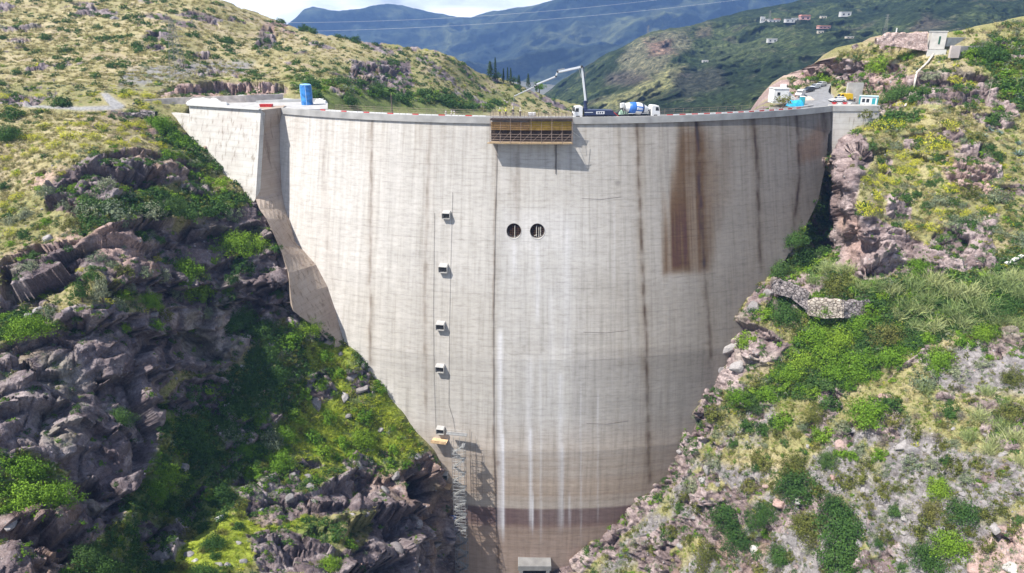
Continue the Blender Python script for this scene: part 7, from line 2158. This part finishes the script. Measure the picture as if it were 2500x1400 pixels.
# angle facing the camera (-y): find it
aa = max([k * .1 for k in range(63)], key=lambda a: -dpt(3.2, a, 0).y)
mb = MB()
def patch(z0, z1, a0, a1, o, sh):
    vs = []; fs = []
    for i in range(5):
        for j in range(5):
            z = z0 + (z1 - z0) * i / 4; a = a0 + (a1 - a0) * j / 4; vs.append(dpt(z, a + sh * (z - z0), o))
    for i in range(4):
        for j in range(4): fs.append((i * 5 + j, i * 5 + j + 1, i * 5 + j + 6, i * 5 + j + 5))
    mb.add(vs, fs)
patch(2.7, 4.4, aa - .42, aa + .38, .03, 0); mb.build('logo_panel', M_LBLUE, drum)
mb = MB(); patch(2.85, 3.2, aa - .25, aa + .2, .045, 0)
for k in range(3): patch(3.35 + .32 * k, 3.55 + .32 * k, aa - .2, aa + .16, .045, 0)
mb.build('lettering', M_BOOM, drum)
mb = MB(); mb.lathe([(.72, -.1), (.95, -.05), (.95, .1), (.72, .14)], MT, 18); mb.build('drum_ring', M_GALV, MIX)
mb = MB(); mb.prism([(-4.6, 3.5), (-3.8, 3.6), (-4.05, 2.7), (-4.5, 2.5)], -.55, .55); mb.build('charge_hopper', M_CABW, MIX)
mb = MB(); mb.beam((-4.3, 0, 2.4), (-5.5, 0, 1.3), .5, .18); mb.build('chute', M_STEEL, MIX)
mb = MB()
for s in (-.7, .7): mb.beam((-3.4, s, .95), (-3.9, s, 2.6), .16, .16); mb.beam((2.1, s, .95), (2.1, s, 1.9), .2, .2)
mb.build('drum_support', M_STEEL, MIX)
mb = MB(); mb.lathe([(.3, 0), (.34, .05), (.34, 1.2), (.3, 1.25)], Matrix.Translation((2.35, -.62, 1.9)) @ Matrix.Rotation(math.pi / 2, 4, 'X') @ Matrix.Translation((0, 0, -1.2)), 12); mb.build('water_tank', M_GALV, MIX)
mb = MB()
for x in (-2.2, .9):
    for s in (-1, 1): mb.box((x, s * 1.05, 1.32), (1.5, .45, .08))
mb.build('mudguard', mat('pale_mudguard', (.5, .5, .5), .6, .1, 1), MIX)
for x in (-2.9, -1.6, 1.3, 3.6):
    for s in (-1, 1): wheel(MIX, x, s * 1.02, .5, .34)
# small equipment between the two trucks
heap('green_bundle', 1521, 281, 2.2, 1.3, 1.2, mat('faded_green', (.25, .36, .27), .8, .4, 2), 'small faded green bundle between the two trucks', 'bundle', 44, -.98)
P, t_ = crest_spot(1298, -1.6)
GN = thing('white_generator', 'small white machine among the workers on the formwork', 'machine', P + [0, 0, 1.0], t_)
mb = MB(); mb.box((0, 0, .42), (1.7, .9, .7)); mb.build('body', M_CABW, GN, bevel=.05); mb = MB(); mb.box((0, 0, .05), (1.9, 1.0, .1)); mb.build('skid', M_STEEL, GN)
mb = MB(); mb.bar((.5, 0, .77), (.5, 0, 1.05), .05, 6); mb.build('exhaust', M_STEEL, GN)

# ---- people
SKIN = mat('skin', (.36, .22, .16), .6, .1, 4)
def person(loc, rz, top, legs, helmet, label, arms=(.3, .3), bend=0.0, grp='workers on the dam'):
    root = thing('person', label, 'person', loc, rz, grp)
    def skin_body(name, verts, edges, rad, m):
        me = bpy.data.meshes.new(name); me.from_pydata(verts, edges, []); o = bpy.data.objects.new(name, me); COL.objects.link(o); o.parent = root
        md = o.modifiers.new('skin', 'SKIN'); md.use_smooth_shade = True
        for k, r_ in enumerate(rad): me.skin_vertices[0].data[k].radius = r_
        me.skin_vertices[0].data[0].use_root = True
        sb = o.modifiers.new('sub', 'SUBSURF'); sb.levels = 1; sb.render_levels = 1
        me.materials.append(m); return o
    f_ = bend
    V = [(0, 0, .95), (0, .02 + f_ * .3, 1.15), (0, f_ * .55, 1.38), (0, .01 + f_ * .62, 1.52), (0, .02 + f_ * .68, 1.63), (0, .02 + f_ * .7, 1.73)]
    R3 = [(.16, .11), (.15, .11), (.17, .11), (.055, .055), (.085, .1), (.07, .085)]
    E = [(0, 1), (1, 2), (2, 3), (3, 4), (4, 5)]
    for s, a in ((-1, arms[0]), (1, arms[1])):
        b0 = len(V); sh = V[2]
        V += [(s * .2, sh[1], 1.40), (s * (.26 + .05 * a), sh[1] + .22 * a, 1.12 + .12 * a), (s * .25, sh[1] + .42 * a, .90 + .45 * a), (s * .25, sh[1] + .5 * a, .80 + .5 * a)]
        R3 += [(.065, .065), (.05, .05), (.038, .038), (.042, .025)]
        E += [(2, b0), (b0, b0 + 1), (b0 + 1, b0 + 2), (b0 + 2, b0 + 3)]
    for s in (-1, 1):
        b0 = len(V)
        V += [(s * .10, 0, .88), (s * .12, .03, .48), (s * .13, -.01, .09), (s * .14, .14, .05)]
        R3 += [(.095, .1), (.062, .066), (.042, .048), (.045, .035)]
        E += [(0, b0), (b0, b0 + 1), (b0 + 1, b0 + 2), (b0 + 2, b0 + 3)]
    body = skin_body('body', V, E, R3, SKIN)
    # clothing shells
    skin_body('jacket', [V[0], V[1], V[2], V[6], V[7], V[8], V[10], V[11], V[12]], [(0, 1), (1, 2), (2, 3), (3, 4), (4, 5), (2, 6), (6, 7), (7, 8)], [(.185, .135), (.17, .13), (.185, .13), (.085, .085), (.068, .068), (.055, .055)] + [(.085, .085), (.068, .068), (.055, .055)], top)
    skin_body('trousers', [V[0]] + [V[k] for k in (14, 15, 16)] + [V[k] for k in (18, 19, 20)], [(0, 1), (1, 2), (2, 3), (0, 4), (4, 5), (5, 6)], [(.18, .13), (.115, .115), (.08, .085), (.065, .07), (.115, .115), (.08, .085), (.065, .07)], legs)
    mb = MB(); c = V[5]
    mb.lathe([(.15, 0), (.125, .02), (.12, .07), (.09, .13), (.03, .155)], Matrix.Translation((c[0], c[1], c[2] - .02)), 12); mb.build('helmet', helmet, root, smooth=True)
    return root
HV = mat('hi_vis_yellow', (.52, .60, .06), .7, .1, 3); HVW = mat('pale_work_shirt', (.58, .57, .50), .8, .1, 3); NV = mat('dark_trousers', (.04, .045, .06), .85, .2, 3); KH = mat('grey_trousers', (.18, .17, .16), .85, .2, 3)
HY = mat('yellow_helmet', (.62, .50, .05), .4, .05, 2); HW = mat('white_helmet', (.68, .68, .66), .4, .05, 2)
def crest_person(px, z, out, *a, **k):
    t_ = th_at(px); return person(face(t_, z, out - float(bulge(z))), t_ + k.pop('turn', 0), *a, **k)
crest_person(1221, .1, .5, HV, NV, HW, 'worker in yellow vest and white helmet at the near left end of the formwork', turn=.5)
crest_person(1235, .1, .3, HV, NV, HY, 'worker in yellow vest and yellow helmet second from the formwork end', turn=-.4, arms=(.7, .5))
crest_person(1253, .1, .6, NV, KH, HW, 'worker in dark jacket and white helmet holding the end hose', turn=.2, arms=(1.1, 1.1), bend=.25)
crest_person(1270, .1, .4, HVW, NV, HW, 'worker in pale shirt and white helmet next to the hose man', turn=-1.2, arms=(.5, .8))
crest_person(1084, -.998, -1.6, HVW, KH, HW, 'worker in pale shirt alone on the left half of the crest', turn=1.0)
crest_person(1097, -.998, -1.9, HVW, HVW, HW, 'worker in all white clothes, left of the two standing together on the crest', turn=1.8, arms=(.6, .4))
crest_person(1104, -.998, -1.7, HVW, KH, HW, 'worker in pale shirt and grey trousers, right of the two standing together on the crest', turn=-1.4)
person(at_z(584, 250, -.28), .4, NV, NV, HW, 'person in dark clothes standing among the white tarpaulins')
person(at_z(589, 249, -.28), -.5, HV, HV, HW, 'worker in all yellow clothes beside the person in dark clothes', arms=(.7, .3))
person(at_z(2085, 255, -.8), .6, NV, NV, HW, 'person in dark clothes standing before the concrete slab wall')

# ---- scaffold stair tower at the foot of the dam
TWt = on_face(1123, 1075, 2.1); TWb = on_face(1133, 1420, 2.1)
nx_ = radial(TWt); tgx = np.array([-nx_[1], nx_[0], 0]); tgx = tgx if tgx[0] > 0 else -tgx
TW = thing('scaffold_tower', 'tall grey steel stair tower rising up the foot of the dam', 'scaffold', (TWt[0], TWt[1], -118))
ztop = float(TWt[2]); half_w, half_d = 1.45, 1.0
ctr = np.array([TWt[0], TWt[1], 0]) + nx_ * 1.6
def tp(x, y, z): return ctr + tgx * x + nx_ * y + np.array([0, 0, z])
zb = -118.0; lift = 2.0; nl_ = int((ztop + 1 - zb) / lift)
st = MB(); br = MB(); ld = MB(); fl = MB()
for x in (-half_w, 0, half_w):
    for y in (-half_d, half_d): st.bar(tp(x, y, zb), tp(x, y, ztop + 1.2), .055, 5)
for k in range(nl_):
    z = zb + k * lift
    for y in (-half_d, half_d):
        br.bar(tp(-half_w, y, z), tp(half_w, y, z), .04, 4); br.bar(tp(-half_w, y, z + 1.0), tp(half_w, y, z + 1.0), .03, 4)
    for x in (-half_w, half_w):
        br.bar(tp(x, -half_d, z), tp(x, half_d, z), .04, 4); br.bar(tp(x, -half_d, z), tp(x, half_d, z + lift), .03, 4)
    s = 1 if k % 2 else -1
    br.bar(tp(-s * half_w, half_d, z), tp(s * half_w, half_d, z + lift), .04, 4)
    ld.beam(tp(-s * half_w * .9, .2, z), tp(s * half_w * .9, .2, z + lift), .75, .08); ld.bar(tp(-s * half_w * .9, .65, z + .95), tp(s * half_w * .9, .65, z + lift + .95), .03, 4)
    a, b_ = tp(s * half_w * .55, -.8, z + lift), tp(s * half_w, .8, z + lift)
    if k % 2: fl = MB(); fl.add([tp(s * half_w * .5, -.9, z + lift - .03), tp(s * half_w, -.9, z + lift - .03), tp(s * half_w, .9, z + lift - .03), tp(s * half_w * .5, .9, z + lift - .03)], [(0, 1, 2, 3)]); fl.build('landing', M_GALV, TW, world=True)
st.build('standard', M_GALV, TW, world=True); br.build('brace', M_GALV, TW, world=True); ld.build('stair_flight', mat('stair_steel', (.26, .265, .26), .6, .1, 2, metal=.3), TW, world=True)
# thin net frame standing right of the tower
NT = thing('anchor_frame', 'thin rusty tube frame standing against the dam right of the stair tower', 'scaffold', tp(3, -1, -118))
fr_ = MB()
pts_t = [(1147, 1075), (1160, 1085), (1175, 1092)]
for x, y in ((1147, 1050), (1160, 1066), (1175, 1100)):
    fr_.tube([on_face(x, y, .35), on_face(x + 1, (y + 1215) / 2, .35), on_face(x + 3, 1215, .35)], .04, 4)
for k in range(9):
    y = 1090 + k * 14; fr_.bar(on_face(1147, y, .35), on_face(1177, y + 6, .35), .03, 4)
fr_.build('tube', M_SCAF, NT, world=True)
# working platforms beside the intakes
M_ORW = mat('orange_wood', (.55, .38, .22), .8, .25, 1.5)
def plat(px, py, w, label, m, hgt=.9):
    P = on_face(px, py); nn = radial(P); tg = np.array([-nn[1], nn[0], 0]); tg = tg if tg[0] > 0 else -tg
    root = thing('work_platform', label, 'platform', P)
    q = lambda x, o, z: P + tg * x + nn * o + np.array([0, 0, z])
    mb = MB(); vs = [q(-w, -.4, 0), q(w, -.4, 0), q(w, 2.2, 0), q(-w, 2.2, 0)]; mb.add(vs + [v - np.array([0, 0, .14]) for v in vs], [(0, 1, 2, 3), (7, 6, 5, 4), (0, 4, 5, 1), (1, 5, 6, 2), (2, 6, 7, 3), (3, 7, 4, 0)]); mb.build('deck', m, root, world=True)
    mb = MB()
    for x in (-w, 0, w): mb.bar(q(x, 2.15, 0), q(x, 2.15, hgt), .035, 4); mb.bar(q(x, 2.1, -.1), q(x, .2, -1.5), .05, 4)
    mb.build('post', M_SCAF, root, world=True)
    mb = MB(); v2 = [q(-w, 2.2, .02), q(w, 2.2, .02), q(w, 2.2, hgt * .75), q(-w, 2.2, hgt * .75)]; mb.add(v2 + [v - nn * .06 for v in v2], [(0, 1, 2, 3), (7, 6, 5, 4), (0, 4, 5, 1), (1, 5, 6, 2), (2, 6, 7, 3), (3, 7, 4, 0)]); mb.build('guard_board', m, root, world=True)
    return root
plat(1076, 1071, 1.9, 'orange timber platform at the top of the stair tower', M_ORW)
plat(1087, 1180, 1.8, 'orange timber platform under the lower intake box', M_ORW, .5)
plat(1092, 1300, 1.9, 'lowest timber platform with blue and white sacks beside the stair tower', M_TIMB, .5)
P = on_face(1092, 1296); nn = radial(P)
heap_m = mat('white_sack', (.6, .62, .64), .8, .1, 2)
mb = MB(); c = P + nn * 1.2; mb.box(c + [-.9, 0, .25], (.8, .6, .45)); mb.box(c + [-.2, .1, .2], (.6, .6, .4), .4); mb.box(c + [-.6, .05, .6], (.7, .5, .35), .2); o = mb.build('white_sack', heap_m, bevel=.08); tag(o, 'pile of pale sacks on the lowest timber platform', 'sacks')
P2 = on_face(1107, 1264, 2.0); mb = MB(); mb.box(P2, (1.5, .15, 1.3), .2); o = mb.build('blue_tarpaulin', mat('deep_blue_tarp', (.02, .09, .34), .5, .3, 2), bevel=.04); tag(o, 'deep blue tarpaulin hung on the stair tower', 'tarpaulin')
P3 = on_face(1128, 1058, 2.0)
BRG = thing('access_bridge', 'short pale footbridge between the stair tower top and the upper intake box', 'bridge', P3)
mb = MB(); a, b_ = on_face(1090, 1058, 2.0), on_face(1140, 1063, 2.2); mb.beam(a, b_, 1.1, .12); mb.build('deck', M_GALV, BRG, world=True)
mb = MB()
for k in range(5):
    p = a + (b_ - a) * k / 4; mb.bar(p, p + [0, 0, 1.1], .03, 4)
for z in (.55, 1.1): mb.bar(a + [0, 0, z], b_ + [0, 0, z], .03, 4)
mb.build('railing', M_GALV, BRG, world=True)

# ---- pylon, poles and wires, far trees
M_PYL = mat('weathered_lattice', (.22, .21, .18), .7, .2, 1)
def lattice(name, base, h, w, label, m=None):
    root = thing(name, label, 'pylon', base); m = m or M_PYL
    lg = MB(); bc = MB(); ar = MB()
    q = lambda sx, sy, t_: Vector((sx * w * (1 - .82 * t_) / 2, sy * w * (1 - .82 * t_) / 2, h * t_))
    for sx in (-1, 1):
        for sy in (-1, 1): lg.bar(q(sx, sy, 0), q(sx, sy, 1), .07, 4)
    n_ = 9
    for k in range(n_):
        a, b2 = k / n_, (k + 1) / n_
        for s in (-1, 1):
            bc.bar(q(-1, s, a), q(1, s, b2), .035, 4); bc.bar(q(1, s, a), q(-1, s, b2), .035, 4); bc.bar(q(s, -1, a), q(s, 1, b2), .035, 4)
    for z in (.72, .84, .96):
        ar.bar((-w * .7, 0, h * z), (w * .7, 0, h * z), .07, 4); ar.bar((-w * .7, 0, h * z), (0, 0, h * (z + .05)), .05, 4); ar.bar((w * .7, 0, h * z), (0, 0, h * (z + .05)), .05, 4)
    lg.build('leg', m, root); bc.build('brace', m, root); ar.build('cross_arm', m, root); return root
gp = np.array(ground(BL, 438, 190)[0]); zc = proj(gp)[2]
lattice('power_pylon', gp + [0, 0, -.3], 134 * zc / F, 4.2, 'grey lattice power pylon on the left hill')
for x, yb, hp, lb in ((2160, 84, 46, 'thin distant pylon behind the white post'), (1885, 48, 26, 'thin distant pylon above the village'), (1582, 84, 20, 'tiny mast on the pale ridge above the valley')):
    j = np.argmin((MIDX - x) ** 2 + (MIDY - yb) ** 2); P = MIDP.reshape(-1, 3)[j]; zc = proj(P)[2]
    lattice('power_pylon', P, hp * zc / F, 3.0, lb)
def wire(pix, d0, d1, label):
    P = []
    n_ = 24; xs = np.linspace(pix[0][0], pix[-1][0], n_); ys = np.interp(xs, [p[0] for p in pix], [p[1] for p in pix])
    c_ = np.polyfit([p[0] for p in pix], [p[1] for p in pix], 2); ys = np.polyval(c_, xs)
    for k in range(n_): P.append(at_y(xs[k], ys[k], d0 + (d1 - d0) * k / (n_ - 1)))
    mb = MB().tube(P, .075, 4); tag(mb.build('power_line', mat('wire_metal', (.6, .62, .66), .4, .05, 1)), label, 'cable', 'power lines over the valley')
wire([(500, 78), (830, 76), (1140, 61), (1660, 16), (1900, -12)], 380, 700, 'lower power line crossing before the blue mountain')
wire([(600, 56), (830, 53), (1130, 43), (1500, 12), (1760, -20)], 380, 700, 'upper power line crossing before the blue mountain')

def conifer(px, py, hpx, wpx, label, seed):
    p = np.array(ground(BL, px, py)[0]); zc = proj(p)[2]; h = hpx * zc / F; r = wpx * zc / F / 2
    root = thing('conifer', label, 'tree', p, 0, 'trees on the far spur')
    mb = MB(); mb.bar((0, 0, -.5), (0, 0, h * .9), .16, 6, .04); mb.build('trunk', mat('bark', (.12, .09, .065)), root)
    rs = np.random.default_rng(seed); n = 420
    z = rs.random(n) ** .8; rr = (1 - z) ** .8 * r * rs.uniform(.3, 1.05, n) + .08; a = rs.uniform(0, 6.28, n)
    C = np.c_[rr * np.cos(a), rr * np.sin(a), h * (.1 + .9 * z)]
    me = leaf_mesh('crown', C, unit(np.c_[np.cos(a), np.sin(a), np.full(n, .5)] + rs.normal(size=(n, 3)) * .4), rs.uniform(.4, .9, n) * max(.8, r * .6), .4, np.clip(rs.normal(.5, .2, n), 0, 1), LM_CONIF, rs=rs)
    o = bpy.data.objects.new('crown', me); COL.objects.link(o); o.parent = root
for k, (x, y, h, w_, lb) in enumerate(((1230, 202, 34, 7, 'slim dark cypress, first of the close group on the far spur'), (1238, 204, 36, 6, 'slim dark cypress, second of the close group on the far spur'), (1246, 206, 38, 10, 'tallest and widest cypress of the close group on the far spur'), (1268, 208, 24, 12, 'roundish light green conifer after the cypress group'), (1289, 212, 36, 14, 'pale green pointed conifer standing alone on the spur'), (1309, 217, 24, 8, 'small dark conifer nearest the boom on the spur'), (1196, 192, 40, 22, 'broad pine with bare trunk at the top of the far spur'), (1208, 196, 52, 12, 'thin tall pine beside the broad pine on the far spur'))):
    conifer(x, y, h, w_, lb, 700 + k)
for k, (x, y, w_, lb) in enumerate(((1318, 224, 30, 'bright leafy tree below the boom on the spur end'), (1215, 200, 24, 'low round tree at the foot of the pines'), (1255, 208, 22, 'low round tree among the cypresses'))):
    p = np.array(ground(BL, x, y)[0]); zc = proj(p)[2]; crown_tree('small_tree', p, w_ * 1.0 * zc / F, w_ * .5 * zc / F, lb, m=LM_BRIGHT if k == 0 else LM_DARK, seed=40 + k)
# palm behind the crest
p = at_y(957, 268, 205); zc = proj(p)[2]; h = 50 * zc / F
PALM = thing('palm_tree', 'slim palm tree rising behind the left half of the crest', 'tree', p)
mb = MB(); mb.bar((0, 0, -1), (0, 0, h * .86), .22, 7, .16); mb.build('trunk', mat('palm_bark', (.14, .115, .09), .95, .3, 3), PALM)
rs = np.random.default_rng(77); n = 42; a = rs.uniform(0, 6.28, n); el = rs.uniform(-.35, 1.2, n)
me = blades('crown', rs, LM_DARK, np.zeros((n, 3)), unit(np.c_[np.cos(a) * np.cos(el), np.sin(a) * np.cos(el), np.sin(el)]), rs.uniform(1.6, 2.4, n), np.full(n, .26), .5, 4)
o = bpy.data.objects.new('crown', me); COL.objects.link(o); o.parent = PALM; o.location = (0, 0, h * .86)
# two slender trees on the cliff
for x, y, lb in ((203, 740, 'nearer slender green tree growing from the middle of the left cliffs'), (254, 742, 'bluish slender tree right beside the other cliff tree')):
    p = np.array(ground(BL, x, y)[0]); zc = proj(p)[2]; crown_tree('cliff_tree', p, 62 * zc / F, 20 * zc / F, lb, m=LM_DARK if x < 230 else LM_PALE, trunk_h=.5, seed=60 + x, dens=1.4)
